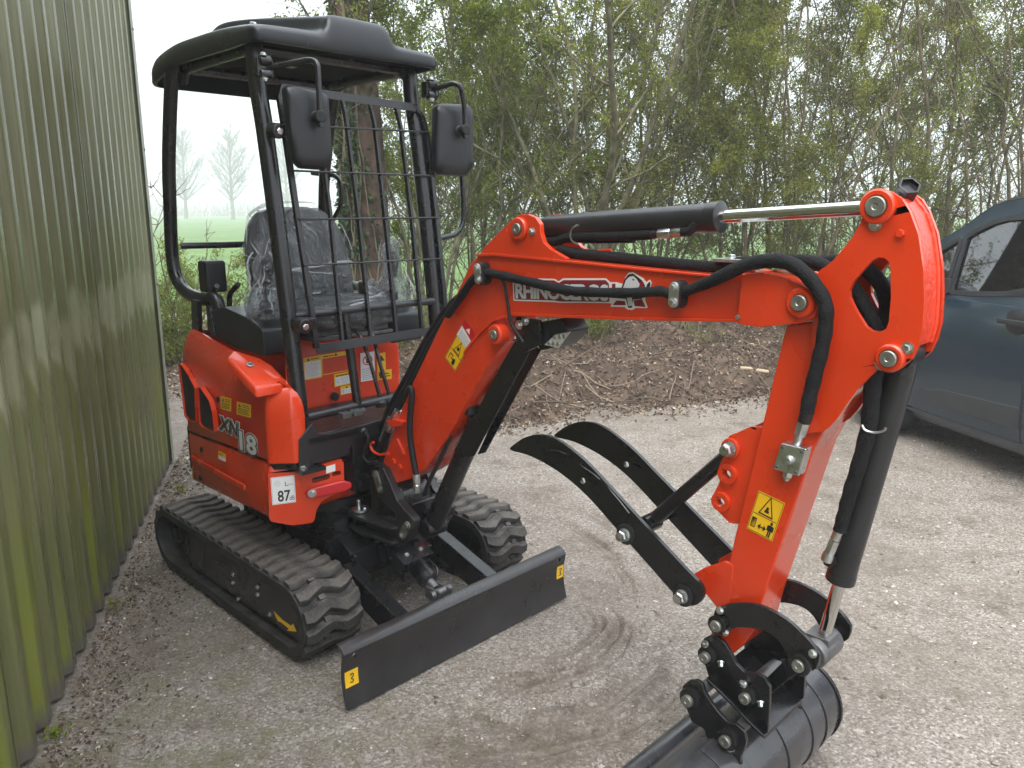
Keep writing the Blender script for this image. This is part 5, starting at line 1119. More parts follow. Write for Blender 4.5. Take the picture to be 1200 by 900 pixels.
def rut_field(x, y):
    z = np.zeros_like(x); d_ = np.zeros_like(x); g_ = np.zeros_like(x)
    for cx, cy, r, wd, dp, P_ in RUTS:
        rr = np.hypot(x - cx, y - cy) - r + (vnoise(x, y, .13, 5) - .5) * .03; am = P_[1]
        q0, q2 = P_[0], P_[2]; hl_ = math.hypot(q0[0] - q2[0], q0[1] - q2[1]) * .56; along = (1 - sm(np.clip((np.hypot(x - (q0[0] + q2[0]) / 2, y - (q0[1] + q2[1]) / 2) - hl_ * .7) / (hl_ * .5), 0, 1))) * np.clip(.45 + vnoise(x, y, .11, 8) * .8, 0.15, 1)
        g = np.exp(-(rr / wd) ** 2) * along; ridge = np.exp(-((rr - wd * 1.7) / (wd * .8)) ** 2) * along
        comb = np.exp(-(rr / .075) ** 2) * along
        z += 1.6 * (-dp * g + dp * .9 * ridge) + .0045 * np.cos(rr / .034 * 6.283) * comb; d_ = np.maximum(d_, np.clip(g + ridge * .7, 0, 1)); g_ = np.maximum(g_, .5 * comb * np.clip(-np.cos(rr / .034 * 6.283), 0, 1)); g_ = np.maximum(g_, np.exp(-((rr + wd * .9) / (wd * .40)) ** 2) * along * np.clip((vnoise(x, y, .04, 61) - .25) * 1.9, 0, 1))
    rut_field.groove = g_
    return z, d_
def yard_z(x, y):
    z = (vnoise(x, y, .9, 1) - .5) * .018 + (vnoise(x, y, .28, 2) - .5) * .008 + (vnoise(x, y, .07, 3) - .5) * .006 + (vnoise(x, y, .025, 4) - .5) * .005
    fade = np.clip(1 - (np.hypot(x, y - 3) - 6) / 4, 0, 1); r, _ = rut_field(x, y); return (z - .006) * fade + r
def axis(lo, hi, step, far):
    a = list(np.arange(lo, hi + 1e-6, step)); s = step
    while a[-1] < far: s *= 1.35; a.append(a[-1] + s)
    s = step
    while a[0] > -far: s *= 1.35; a.insert(0, a[0] - s)
    return np.array(a)
def grid_mesh(name, xs, ys, zf, m, keep=None):
    X, Y = np.meshgrid(xs, ys); Z = zf(X, Y); nx, ny = len(xs), len(ys); V = np.stack([X.ravel(), Y.ravel(), Z.ravel()], 1)
    i = np.arange(nx * ny).reshape(ny, nx); F = np.stack([i[:-1, :-1].ravel(), i[:-1, 1:].ravel(), i[1:, 1:].ravel(), i[1:, :-1].ravel()], 1)
    return np_mesh(name, V, F, m), X, Y
def np_mesh(name, V, F, m, smooth=True):
    me = bpy.data.meshes.new(name); k = F.shape[1]; me.vertices.add(len(V)); me.vertices.foreach_set('co', np.ascontiguousarray(V, dtype=np.float32).ravel())
    me.loops.add(F.size); me.loops.foreach_set('vertex_index', np.ascontiguousarray(F, dtype=np.int32).ravel()); me.polygons.add(len(F))
    me.polygons.foreach_set('loop_start', np.arange(0, F.size, k, dtype=np.int32)); me.polygons.foreach_set('loop_total', np.full(len(F), k, dtype=np.int32))
    me.polygons.foreach_set('use_smooth', np.full(len(F), smooth)); me.update(calc_edges=True); me.materials.append(m); return me
def add_obj(name, me, parent=None, **kw):
    o = bpy.data.objects.new(name, me); COL.objects.link(o)
    if parent: o.parent = parent
    for k, v in kw.items(): o[k] = v
    return o
def gravel_mat():
    m = bpy.data.materials.new('gravel_yard'); nt = nodes(m); L = nt.links.new; N = nt.nodes.new; b = nt.nodes['Principled BSDF']
    tc = N('ShaderNodeTexCoord')
    def noise(sc, det=4, rough=.6):
        n = N('ShaderNodeTexNoise'); n.inputs['Scale'].default_value = sc; n.inputs['Detail'].default_value = det; n.inputs['Roughness'].default_value = rough; L(tc.outputs['Object'], n.inputs['Vector']); return n.outputs['Fac']
    def ramp(f, stops):
        r = N('ShaderNodeValToRGB'); e = r.color_ramp.elements
        while len(e) < len(stops): e.new(.5)
        for el, (p, c) in zip(e, stops): el.position = p; el.color = (*c, 1)
        L(f, r.inputs[0]); return r.outputs[0]
    def mixc(f, a, c, typ='MIX'):
        x = N('ShaderNodeMix'); x.data_type = 'RGBA'; x.blend_type = typ; L(f, x.inputs[0]) if not isinstance(f, float) else setattr(x.inputs[0], 'default_value', f); L(a, x.inputs[6]); L(c, x.inputs[7]); return x.outputs[2]
    fine = ramp(noise(95, 6, .75), [(.33, (.060, .048, .038)), (.45, (.225, .192, .158)), (.57, (.35, .312, .270)), (.70, (.56, .525, .48))])
    vo = N('ShaderNodeTexVoronoi'); vo.inputs['Scale'].default_value = 120; L(tc.outputs['Object'], vo.inputs['Vector'])
    hsv = N('ShaderNodeSeparateColor'); L(vo.outputs['Color'], hsv.inputs[0])
    st = ramp(hsv.outputs[0], [(0, (.10, .080, .064)), (.5, (.27, .235, .20)), (.85, (.41, .37, .33)), (1, (.66, .63, .59))])
    grav = mixc(.5, fine, st)
    mud = ramp(noise(38, 6, .7), [(.3, (.11, .086, .066)), (.55, (.20, .162, .130)), (.75, (.28, .235, .195))])
    big = N('ShaderNodeMapRange'); big.inputs[1].default_value = .44; big.inputs[2].default_value = .62; L(noise(.9, 5, .65), big.inputs[0])
    c = mixc(big.outputs[0], grav, mixc(.55, grav, mud))
    at = N('ShaderNodeAttribute'); at.attribute_name = 'wear'; 
    wm = N('ShaderNodeMath'); wm.operation = 'MULTIPLY'; L(at.outputs['Fac'], wm.inputs[0]); wn = N('ShaderNodeMapRange'); wn.inputs[1].default_value = .3; wn.inputs[2].default_value = .6; L(noise(14, 4, .6), wn.inputs[0]); L(wn.outputs[0], wm.inputs[1])
    c = mixc(wm.outputs[0], c, mud)
    gr = N('ShaderNodeAttribute'); gr.attribute_name = 'groove'; cr = N('ShaderNodeRGB'); cr.outputs[0].default_value = (.055, .040, .030, 1); gm = N('ShaderNodeMath'); gm.operation = 'MULTIPLY'; gm.inputs[1].default_value = .8; L(gr.outputs['Fac'], gm.inputs[0]); c = mixc(gm.outputs[0], c, cr.outputs[0])  # rut grooves coloured dark: loose crumbs plus painted shading of the relief
    dp_ = N('ShaderNodeMapRange'); dp_.inputs[1].default_value = .50; dp_.inputs[2].default_value = .68; dp_.inputs[4].default_value = .6; L(noise(3.2, 7, .75), dp_.inputs[0]); dk_ = N('ShaderNodeRGB'); dk_.outputs[0].default_value = (.105, .080, .058, 1); c = mixc(dp_.outputs[0], c, dk_.outputs[0])
    ms = N('ShaderNodeAttribute'); ms.attribute_name = 'moss'; mm = N('ShaderNodeMath'); mm.operation = 'MULTIPLY'; L(ms.outputs['Fac'], mm.inputs[0]); mn = N('ShaderNodeMapRange'); mn.inputs[1].default_value = .45; mn.inputs[2].default_value = .7; L(noise(7, 6, .7), mn.inputs[0]); L(mn.outputs[0], mm.inputs[1])
    mo = N('ShaderNodeRGB'); mo.outputs[0].default_value = (.15, .145, .070, 1); c = mixc(mm.outputs[0], c, mo.outputs[0])
    L(c, b.inputs['Base Color']); b.inputs['Roughness'].default_value = .9; b.inputs['Specular IOR Level'].default_value = .25
    bp = N('ShaderNodeBump'); bp.inputs['Strength'].default_value = .9; bp.inputs['Distance'].default_value = .006; L(noise(110, 5, .7), bp.inputs['Height'])
    b2 = N('ShaderNodeBump'); b2.inputs['Strength'].default_value = .7; b2.inputs['Distance'].default_value = .005; b2.invert = True; L(vo.outputs['Distance'], b2.inputs['Height']); L(bp.outputs[0], b2.inputs['Normal']); L(b2.outputs[0], b.inputs['Normal'])
    return m
W0, W1 = on_ground(40, 890), on_ground(203, 540)
WD = (W1 - W0).normalized(); WNm = Vector((WD.y, -WD.x, 0)); WLEN = (W1 - W0).length
def refine(a, lo, hi, st): return np.concatenate([a[a < lo], np.arange(lo, hi, st), a[a > hi]])
xs = refine(axis(-3.2, 4.6, .02, 260), -.5, 1.3, .009); ys = refine(axis(1.2, 7.4, .02, 260), 1.75, 4.1, .009); ys = ys[ys > -25]
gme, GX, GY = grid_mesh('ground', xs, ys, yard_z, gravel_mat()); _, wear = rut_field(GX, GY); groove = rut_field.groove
dW = (GX - W0.x) * WNm.x + (GY - W0.y) * WNm.y                      # distance out from the shed wall
wear = np.maximum(wear, np.clip(1 - dW / .40, 0, 1) * .75)
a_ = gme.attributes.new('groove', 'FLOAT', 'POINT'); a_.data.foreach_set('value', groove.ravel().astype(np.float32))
a_ = gme.attributes.new('wear', 'FLOAT', 'POINT'); a_.data.foreach_set('value', wear.ravel().astype(np.float32))
moss = np.clip(1.25 - np.abs(dW - .35) / 1.1, 0, 1) * np.clip((3.6 - GY) / 1.4, 0, 1); a_ = gme.attributes.new('moss', 'FLOAT', 'POINT'); a_.data.foreach_set('value', (moss * .75).ravel().astype(np.float32))
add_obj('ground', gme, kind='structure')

# earth bank under the hedge
def edge_y(x): return np.interp(x, [-4, -2.4, -1, -.1, .7, 2.1, 3.2, 6], [7.4, 6.4, 5.75, 5.72, 6.3, 6.62, 6.95, 7.4]) + (vnoise(x, x * 0, .35, 3) - .5) * .18
def sm(t): t = np.clip(t, 0, 1); return t * t * (3 - 2 * t)
def bank_z(x, y):
    e = edge_y(x); t = y - e; hgt = np.interp(x, [-3, -1.6, 0, 1, 3, 6], [.10, .22, .52, .50, .42, .4])
    z = hgt * (.55 * sm(t / .9) + .45 * sm((t - .8) / 1.6)); z = z * (1 - .85 * sm((y - 9.6) / 2.2))
    amp = sm(t / .35); z += amp * ((vnoise(x, y, .5, 11) - .5) * .16 + (vnoise(x, y, .19, 12) - .5) * .09 + (vnoise(x, y, .07, 13) - .5) * .045 + (vnoise(x, y, .03, 14) - .5) * .02)
    return z - .025 + .02 * sm(t / .15)
M['soil'] = mat('leaf_mould_soil', (.095, .068, .050), .95, 0, .55, 7, 1.0, 40, spec=.2)
bx = np.arange(-4.2, 9.0, .045); by = np.arange(5.3, 13.5, .045); bme, _, _ = grid_mesh('earth_bank', bx, by, bank_z, M['soil']); add_obj('earth_bank', bme, kind='structure')
M['field'] = mat('grass_field', (.085, .150, .035), .9, 0, .25, .6, .5, 12, spec=.2)
fx_ = np.linspace(-240, 240, 60); fy_ = np.concatenate([np.arange(12.6, 40, 1.5), np.linspace(42, 255, 30)])
fme, _, _ = grid_mesh('field', fx_, fy_, lambda x, y: .015 + .12 * sm((y - 13) / 6) * 0 + (vnoise(x, y, 9, 2) - .5) * .08 + .03, M['field']); add_obj('field', fme, kind='structure')
def gz(x, y):
    x = np.asarray(x, float); y = np.asarray(y, float); return np.maximum(yard_z(x, y), np.where((y > 5.3) & (y < 13.4) & (x > -4.2), bank_z(x, y), -1))

# ------------------------------------------------------------------ scattered small matter
def isl_mat(name, stops, rough=.8, trans=0.0, nscale=0, spec=.3, bumpy=False):
    m = bpy.data.materials.new(name); nt = nodes(m); L = nt.links.new; N = nt.nodes.new; b = nt.nodes['Principled BSDF']; g = N('ShaderNodeNewGeometry'); r = N('ShaderNodeValToRGB'); e = r.color_ramp.elements
    while len(e) < len(stops): e.new(.5)
    for el, (p, c) in zip(e, stops): el.position = p; el.color = (*c, 1)
    f = g.outputs['Random Per Island']
    if nscale:
        tc = N('ShaderNodeTexCoord'); n = N('ShaderNodeTexNoise'); n.inputs['Scale'].default_value = nscale; n.inputs['Detail'].default_value = 3; L(tc.outputs['Object'], n.inputs['Vector'])
        mr = N('ShaderNodeMapRange'); mr.inputs[1].default_value = .3; mr.inputs[2].default_value = .7; L(n.outputs['Fac'], mr.inputs[0])
        x = N('ShaderNodeMix'); x.data_type = 'FLOAT'; x.inputs[0].default_value = .5; L(f, x.inputs[2]); L(mr.outputs[0], x.inputs[3]); f = x.outputs[0]
    L(f, r.inputs[0]); L(r.outputs[0], b.inputs['Base Color']); b.inputs['Roughness'].default_value = rough; b.inputs['Specular IOR Level'].default_value = spec
    if trans:
        out = nt.nodes['Material Output']; t = N('ShaderNodeBsdfTranslucent'); L(r.outputs[0], t.inputs[0]); mx_ = N('ShaderNodeMixShader'); mx_.inputs[0].default_value = trans; L(b.outputs[0], mx_.inputs[1]); L(t.outputs[0], mx_.inputs[2]); L(mx_.outputs[0], out.inputs[0])
    return m
def rot_frames(n, up=.0):
    a = RNG.normal(size=(n, 3)); a[:, 2] += 0; a /= np.linalg.norm(a, axis=1)[:, None] + 1e-9
    b_ = RNG.normal(size=(n, 3)); b_ -= a * np.sum(a * b_, 1)[:, None]; b_ /= np.linalg.norm(b_, axis=1)[:, None] + 1e-9; return a, b_
def leaves_mesh(name, P, size, m, flatness=0.0, aspect=.55, fold=.18):
    """a folded four-point leaf at every point of P"""
    n = len(P); a, b_ = rot_frames(n)
    if flatness: a[:, 2] *= (1 - flatness); b_[:, 2] *= (1 - flatness); a /= np.linalg.norm(a, axis=1)[:, None] + 1e-9; b_ -= a * np.sum(a * b_, 1)[:, None]; b_ /= np.linalg.norm(b_, axis=1)[:, None] + 1e-9
    c = np.cross(a, b_); s = (size * RNG.uniform(.6, 1.35, n))[:, None]
    V = np.stack([P - a * s * .5, P + b_ * s * aspect * .5 + c * s * fold, P + a * s * .5, P - b_ * s * aspect * .5 + c * s * fold], 1).reshape(-1, 3)
    i = np.arange(n) * 4; F = np.concatenate([np.stack([i, i + 1, i + 2], 1), np.stack([i, i + 2, i + 3], 1)]); return np_mesh(name, V, F, m, False)
OCT = np.array([[1, 0, 0], [-1, 0, 0], [0, 1, 0], [0, -1, 0], [0, 0, 1], [0, 0, -1]], float); OCF = np.array([[0, 2, 4], [2, 1, 4], [1, 3, 4], [3, 0, 4], [2, 0, 5], [1, 2, 5], [3, 1, 5], [0, 3, 5]])
CUBE = np.array([[x, y, z] for x in (-1, 1) for y in (-1, 1) for z in (-1, 1)], float) * .62
def stones_mesh(name, P, r, m):
    n = len(P); K = np.concatenate([OCT, CUBE]); 
    hull = [[0, 10, 11, 2], ]
    J = RNG.uniform(.65, 1.2, (n, 6, 3)); S = r[:, None] * np.array([1, 1, .6]) * RNG.uniform(.7, 1.3, (n, 3)); th = RNG.uniform(0, 6.28, n); c, s = np.cos(th), np.sin(th)
    Q = OCT[None] * J * S[:, None, :] + RNG.normal(size=(n, 6, 3)) * (r * .14)[:, None, None]; X = Q[..., 0] * c[:, None] - Q[..., 1] * s[:, None]; Y = Q[..., 0] * s[:, None] + Q[..., 1] * c[:, None]
    V = np.stack([X, Y, Q[..., 2]], -1) + P[:, None, :]; F = (OCF[None] + (np.arange(n) * 6)[:, None, None]).reshape(-1, 3); return np_mesh(name, V.reshape(-1, 3), F, m, False)
def inside_shed(x, y): return ((x - W0.x) * WNm.x + (y - W0.y) * WNm.y) < .02
n = 60000; x = RNG.uniform(-2.4, 4.2, n); y = 1.3 + 5.6 * RNG.uniform(0, 1, n) ** 1.5; k = ~inside_shed(x, y) & (y < edge_y(x)) & (vnoise(x, y, .5, 21) > .25) & (rut_field(x, y)[1] < .35 + .5 * RNG.uniform(0, 1, len(x))); x, y = x[k], y[k]
r = np.clip(RNG.lognormal(-6.0, .6, len(x)), .0012, .013)
add_obj('gravel', stones_mesh('gravel', np.stack([x, y, yard_z(x, y) + r * .15], 1), r, isl_mat('gravel_stones', [(0, (.11, .085, .066)), (.35, (.24, .20, .16)), (.7, (.36, .315, .265)), (.92, (.46, .42, .37)), (1, (.66, .63, .58))], .85)), kind='stuff')
LIT = isl_mat('dead_leaves', [(0, (.05, .030, .020)), (.3, (.115, .076, .052)), (.55, (.18, .128, .090)), (.8, (.27, .20, .145)), (.94, (.40, .31, .22)), (1, (.55, .50, .43))], .85, .1)
def litter(name, n, fx, fy, cond, size, zoff=.004, m=LIT, flat_=.75):
    x, y = fx(n), fy(n); k = cond(x, y); x, y = x[k], y[k]; P = np.stack([x, y, gz(x, y) + zoff + RNG.uniform(0, .012, len(x))], 1); return add_obj(name, leaves_mesh(name, P, size, m, flat_), kind='stuff')
U = lambda a, b_: (lambda n: RNG.uniform(a, b_, n))
litter('leaf_litter', 60000, U(-3.5, 7.5), lambda n: 5.5 + 4.2 * RNG.uniform(0, 1, n) ** 1.3, lambda x, y: y > edge_y(x) - .06 - .35 * RNG.uniform(0, 1, len(x)) ** 3, .034, flat_=.45)
def shed_strip(n): return RNG.uniform(0, 1, n)
tt = RNG.uniform(-.2, 4.6, 4200); dd = np.abs(RNG.normal(0, .14, 4200)) + .02
x = W0.x + WD.x * tt + WNm.x * dd; y = W0.y + WD.y * tt + WNm.y * dd
add_obj('leaf_litter', leaves_mesh('shed_litter', np.stack([x, y, yard_z(x, y) + .005], 1), .015, LIT, .7), kind='stuff')
litter('leaf_litter', 900, U(-2, 4), U(1.4, 6.2), lambda x, y: ~inside_shed(x, y), .013)
litter('leaf_litter', 1500, U(-3, -.6), U(4.3, 6.4), lambda x, y: ~inside_shed(x, y), .035)
# twigs lying about
def tubes_np(polys, rads, ns):
    """many tapered polylines as one set of arrays"""
    Vs, Fs = [], []; o = 0
    for P, r, n in zip(polys, rads, ns):
        k = len(P); T = np.gradient(P, axis=0); T /= np.linalg.norm(T, axis=1)[:, None] + 1e-9; ref = np.array([0, 0, 1.]) if abs(T[0, 2]) < .9 else np.array([1., 0, 0])
        u = np.cross(T, ref); u /= np.linalg.norm(u, axis=1)[:, None] + 1e-9; w_ = np.cross(T, u); an = np.arange(n) * 2 * math.pi / n
        ring = P[:, None, :] + (u[:, None, :] * np.cos(an)[None, :, None] + w_[:, None, :] * np.sin(an)[None, :, None]) * np.asarray(r)[:, None, None]
        Vs.append(ring.reshape(-1, 3)); i = np.arange(k * n).reshape(k, n) + o; j = np.roll(i, -1, 1); Fs.append(np.stack([i[:-1].ravel(), j[:-1].ravel(), j[1:].ravel(), i[1:].ravel()], 1)); o += k * n
    return np.concatenate(Vs), np.concatenate(Fs)
polys, rads, ns = [], [], []
for i in range(380):
    x, y = RNG.uniform(-1.5, 5), 0
    y = float(edge_y(np.array([x]))[0]) + abs(RNG.normal(0, 1.1)) - .05; a = RNG.uniform(0, 6.28); L_ = RNG.uniform(.08, .5); k = 5; t = np.linspace(-.5, .5, k)[:, None]
    P = np.array([x, y, 0]) + t * L_ * np.array([math.cos(a), math.sin(a), 0]) + RNG.normal(0, .012, (k, 3)); P[:, 2] = gz(P[:, 0], P[:, 1]) + .012 + RNG.uniform(0, .03) + t[:, 0] * L_ * RNG.uniform(-.1, .5); polys.append(P); rads.append(np.full(k, RNG.uniform(.0022, .006))); ns.append(4)
M['twig'] = isl_mat('dry_twigs', [(0, (.06, .042, .030)), (.6, (.16, .12, .085)), (1, (.36, .30, .22))], .85)
V, F = tubes_np(polys, rads, ns); add_obj('twig_litter', np_mesh('twig_litter', V, F, M['twig']), kind='stuff')
M['paleWood'] = mat('pale_split_wood', (.45, .34, .22), .8, 0, .2, 30, .5, 90)
for (px, py), L_, a, lab in (((883, 406), .16, .1, 'pale flat wood chip highest on the mulch bank, left of the excavator arm'), ((874, 434), .13, .3, 'pale wood chip lying on the leaf bank between two other chips'), ((893, 437), .12, -.2, 'small pale wood chip on the bank close beside the arm')):
    q = on_ground(px, py, .3)
    for _ in range(6): q = on_ground(px, py, float(gz(q.x, q.y)))
    b = MB(); b.loft([rnd([(-L_ / 2, -.02, ), (L_ / 2, -.015), (L_ / 2 - .01, .02), (-L_ / 2 + .02, .024)], .008, 2)] and [[(x, y, z) for x, y in rnd([(-L_ / 2, -.02), (L_ / 2, -.015), (L_ / 2 - .01, .02), (-L_ / 2 + .02, .024)], .008, 2)] for z in (0, .014)])
    o = b.build('wood_chip', M['paleWood'], None, 30, .002); o.location = (q.x, q.y, q.z + .012); o.rotation_euler = (.25, .1, a); tag(o, lab, 'wood chip', 'wood chips on the bank')
for (px, py), L_, a, el, lab in (((715, 400), .42, 1.7, .9, 'dry pale stick poking up from the mulch below the boom lettering'), ((668, 425), .30, .5, .4, 'thin bleached stick leaning on the bank under the work lamp'), ((632, 472), .35, -.5, .1, 'dark broken stick lying at the foot of the bank by the boom cylinder'), ((770, 415), .5, .2, .15, 'long grey stick lying across the middle of the mulch bank')):
    q = on_ground(px, py, .3)
    for _ in range(6): q = on_ground(px, py, float(gz(q.x, q.y)))
    d = Vector((math.cos(a) * math.cos(el), math.sin(a) * math.cos(el), math.sin(el))); p = Vector((q.x, q.y, q.z)); b = MB()
    b.tube(smooth_path([p - d * .05, p + d * L_ * .35 + Vector((.01, 0, .01)), p + d * L_ * .7 - Vector((.012, 0, 0)), p + d * L_], 3), [.009 - .0006 * i for i in range(10)], 6); o = b.build('stick', M['twig'], None, 60); tag(o, lab, 'stick', 'sticks on the mulch bank')

# =================================================================== METAL SHED
def shed_mat():
    m = bpy.data.materials.new('algae_stained_cladding'); nt = nodes(m); L = nt.links.new; N = nt.nodes.new; b = nt.nodes['Principled BSDF']; tc = N('ShaderNodeTexCoord')
    def noise(sx, sy, sz, det=4, rough=.55):
        mp = N('ShaderNodeMapping'); mp.inputs['Scale'].default_value = (sx, sy, sz); L(tc.outputs['Object'], mp.inputs[0]); n = N('ShaderNodeTexNoise'); n.inputs['Scale'].default_value = 1; n.inputs['Detail'].default_value = det; n.inputs['Roughness'].default_value = rough; L(mp.outputs[0], n.inputs['Vector']); return n.outputs['Fac']
    def mth(op, a, c):
        x = N('ShaderNodeMath'); x.operation = op
        for i, v in enumerate((a, c)):
            if isinstance(v, (int, float)): x.inputs[i].default_value = v
            else: L(v, x.inputs[i])
        return x.outputs[0]
    def rng(v, a, c, d=0, e=1, sm_=True):
        x = N('ShaderNodeMapRange'); x.interpolation_type = 'SMOOTHSTEP' if sm_ else 'LINEAR'; L(v, x.inputs[0])
        for i, q in enumerate((a, c, d, e)): x.inputs[i + 1].default_value = q
        return x.outputs[0]
    def mixc(f, a, c):
        x = N('ShaderNodeMix'); x.data_type = 'RGBA'; L(f, x.inputs[0])
        for i, v in ((6, a), (7, c)):
            if isinstance(v, tuple): x.inputs[i].default_value = (*v, 1)
            else: L(v, x.inputs[i])
        return x.outputs[2]
    sp_ = N('ShaderNodeSeparateXYZ'); L(tc.outputs['Object'], sp_.inputs[0]); z = sp_.outputs[2]; sx = sp_.outputs[0]
    streak = noise(22, 3, .5, 5); st2 = noise(60, 6, 1.2, 5, .7); blot = noise(3, 3, 2.2, 6, .65)
    c = mixc(rng(streak, .3, .7), (.175, .178, .098), (.25, .253, .155))
    scal = mth('ABSOLUTE', mth('SINE', mth('MULTIPLY', sx, math.pi / .0775), 0), 0)
    zz = mth('ADD', mth('ADD', z, mth('MULTIPLY', scal, .035)), mth('MULTIPLY', mth('SUBTRACT', noise(9, 1, .5, 2), .5), .42))
    # upper stain: from 1.25 m up to a ragged top that falls towards the far corner
    top = mth('ADD', z, mth('MULTIPLY', mth('SUBTRACT', noise(5, 1, .35, 4), .5), 2.0))
    up = mth('MULTIPLY', rng(zz, 1.24, 1.30), rng(top, 1.9, 2.9, 1, .18)); up = mth('MULTIPLY', up, rng(sx, 1.4, 3.0, 1, .45))
    c = mixc(mth('MULTIPLY', up, rng(st2, .25, .7, .55, 1)), c, (.095, .090, .036))
    low = mth('MULTIPLY', rng(mth('SUBTRACT', zz, mth('MULTIPLY', scal, .1)), 1.02, .96, 0, 1), rng(st2, .2, .7, .6, 1)); c = mixc(mth('MULTIPLY', low, .9), c, (.105, .112, .034))
    dk = mth('MULTIPLY', rng(blot, .5, .72), .55); c = mixc(dk, c, (.10, .105, .055))
    # yellow-green algae runs low on the wall, and a muddy splash line
    yg = mth('MULTIPLY', rng(noise(13, 2, 1.0, 4), .46, .62), rng(zz, 1.0, .35, 0, 1)); c = mixc(mth('MULTIPLY', yg, .85), c, (.175, .195, .030))
    wht = mth('MULTIPLY', rng(noise(26, 4, .7, 4), .60, .74), rng(z, 1.2, 1.6)); c = mixc(mth('MULTIPLY', wht, .5), c, (.36, .37, .33))
    sp2 = rng(mth('ADD', z, mth('MULTIPLY', noise(20, 5, 12, 3), .12)), .16, .09); c = mixc(sp2, c, (.12, .105, .085))
    L(c, b.inputs['Base Color']); L(rng(streak, .3, .7, .24, .42), b.inputs['Roughness'])
    bp = N('ShaderNodeBump'); bp.inputs['Strength'].default_value = .25; bp.inputs['Distance'].default_value = .004; L(noise(80, 30, 30, 4, .7), bp.inputs['Height']); L(bp.outputs[0], b.inputs['Normal']); return m
M['shed'] = shed_mat(); M['flash'] = mat('grey_flashing', (.27, .28, .23), .35, 0, .2, 6, .2, 40)
SHD = empty('metal_shed', (W0.x, W0.y, 0), math.atan2(WD.y, WD.x)); tag(SHD, 'green-stained corrugated metal shed wall running along the left edge', 'shed')
# local frame: x along the wall away from the camera, y to the left of that (into the shed), so the face looks to -y
PIT, DEP = .155, .026; SH = 4.4
def corr(x):
    u = (x / PIT) % 1.0
    return np.interp(u, [0, .27, .42, .78, .93, 1.0], [0, 0, DEP, DEP, 0, 0])
def sheet(x0, x1, lift=0.0):
    br = []; k0 = int(math.floor(x0 / PIT)) - 1
    for k in range(k0, int(x1 / PIT) + 2):
        for u in (0, .02, .25, .275, .29, .40, .425, .44, .76, .785, .80, .91, .935, .95): br.append((k + u) * PIT)
    xs_ = [x0] + [v for v in br if x0 < v < x1] + [x1]
    def prof_(x): # slightly rounded folds
        return float(np.mean([corr(x + e) for e in (-.004, 0, .004)]))
    zs2 = [.02 + .0, SH]; b = MB(); rings = []
    fr = [(x, prof_(x) - lift, 0) for x in xs_] + [(x, prof_(x) - lift + .0012, 0) for x in reversed(xs_)]
    b.loft([[(x, y, z) for x, y, _ in fr] for z in (.015, 1.5, 3.0, SH)]); return b
x0 = -4.0; i = 0
while x0 < WLEN - .02:
    x1 = min(x0 + PIT * 5.3, WLEN); b = sheet(x0, x1, .002 * (i % 2)); b.build('cladding_sheet', M['shed'], SHD, 28); x0 += PIT * 5; i += 1
b = MB(); b.box(WLEN - .07, WLEN + .006, -.008, -.004, .01, SH + .02); b.box(WLEN + .004, WLEN + .008, -.008, .16, .01, SH + .02); b.build('corner_flashing', M['flash'], SHD, 30, .002)
for z in (.35, 1.15, 1.95, 2.62, 3.4):
    b = MB(); b.hexbolt((WLEN - .02, -.008, z), (0, -1, 0), .006, .006); b.build('screw', M['dull'], SHD, 30)
b = MB(); b.box(WLEN - .02, WLEN, .16, 4.5, .0, SH); b.box(-4, WLEN, 4.4, 4.5, 0, SH); b.build('end_wall', M['shed'], SHD, 0)
b = MB(); b.box(-4.1, WLEN + .12, -.1, 4.6, SH, SH + .06); b.build('roof', M['flash'], SHD, 30)
b = MB(); b.box(-4, WLEN - .03, .04, .12, -.05, .10); b.build('footing', mat('concrete_footing', (.16, .145, .12), .9, 0, .3, 9, .6, 40), SHD, 30, .006)

# =================================================================== HEDGE, TREES
M['bark'] = mat('mossy_grey_bark', (.15, .14, .085), .9, 0, .5, 9, .9, 60, spec=.25)
M['barkdark'] = mat('dark_bark', (.140, .118, .070), .9, 0, .45, 9, .9, 60, spec=.25)
M['barkyel'] = mat('yellow_green_bark', (.17, .17, .06), .85, 0, .35, 9, .7, 60, spec=.25)
M['barkred'] = mat('red_brown_bark', (.080, .054, .040), .92, 0, .6, 9, 1.0, 28, spec=.2)
LEAFS = [isl_mat('hedge_leaves', [(0, (.09, .13, .014)), (.5, (.19, .24, .024)), (.85, (.29, .34, .045)), (1, (.40, .43, .12))], .45, .45, 1.6),
         isl_mat('olive_leaves', [(0, (.09, .115, .016)), (.5, (.20, .225, .028)), (.85, (.30, .31, .05)), (1, (.42, .41, .14))], .45, .45, 1.6),
         isl_mat('dark_leaves', [(0, (.02, .045, .016)), (.6, (.05, .085, .030)), (1, (.10, .14, .06))], .42, .25, 1.6),
         isl_mat('lime_leaves', [(0, (.11, .15, .02)), (.5, (.21, .25, .035)), (1, (.34, .37, .08))], .5, .4, 1.6)]
def limb(p, d, L_, r0, k, wob, lift, r1=.25):
    p = np.array(p, float); d = np.array(d, float); d /= np.linalg.norm(d); P = [p]; st = L_ / k
    for i in range(k):
        d = d + RNG.normal(0, wob, 3) + np.array([0, 0, lift]); d /= np.linalg.norm(d); P.append(P[-1] + d * st)
    return np.array(P), np.linspace(r0, r0 * r1, k + 1)
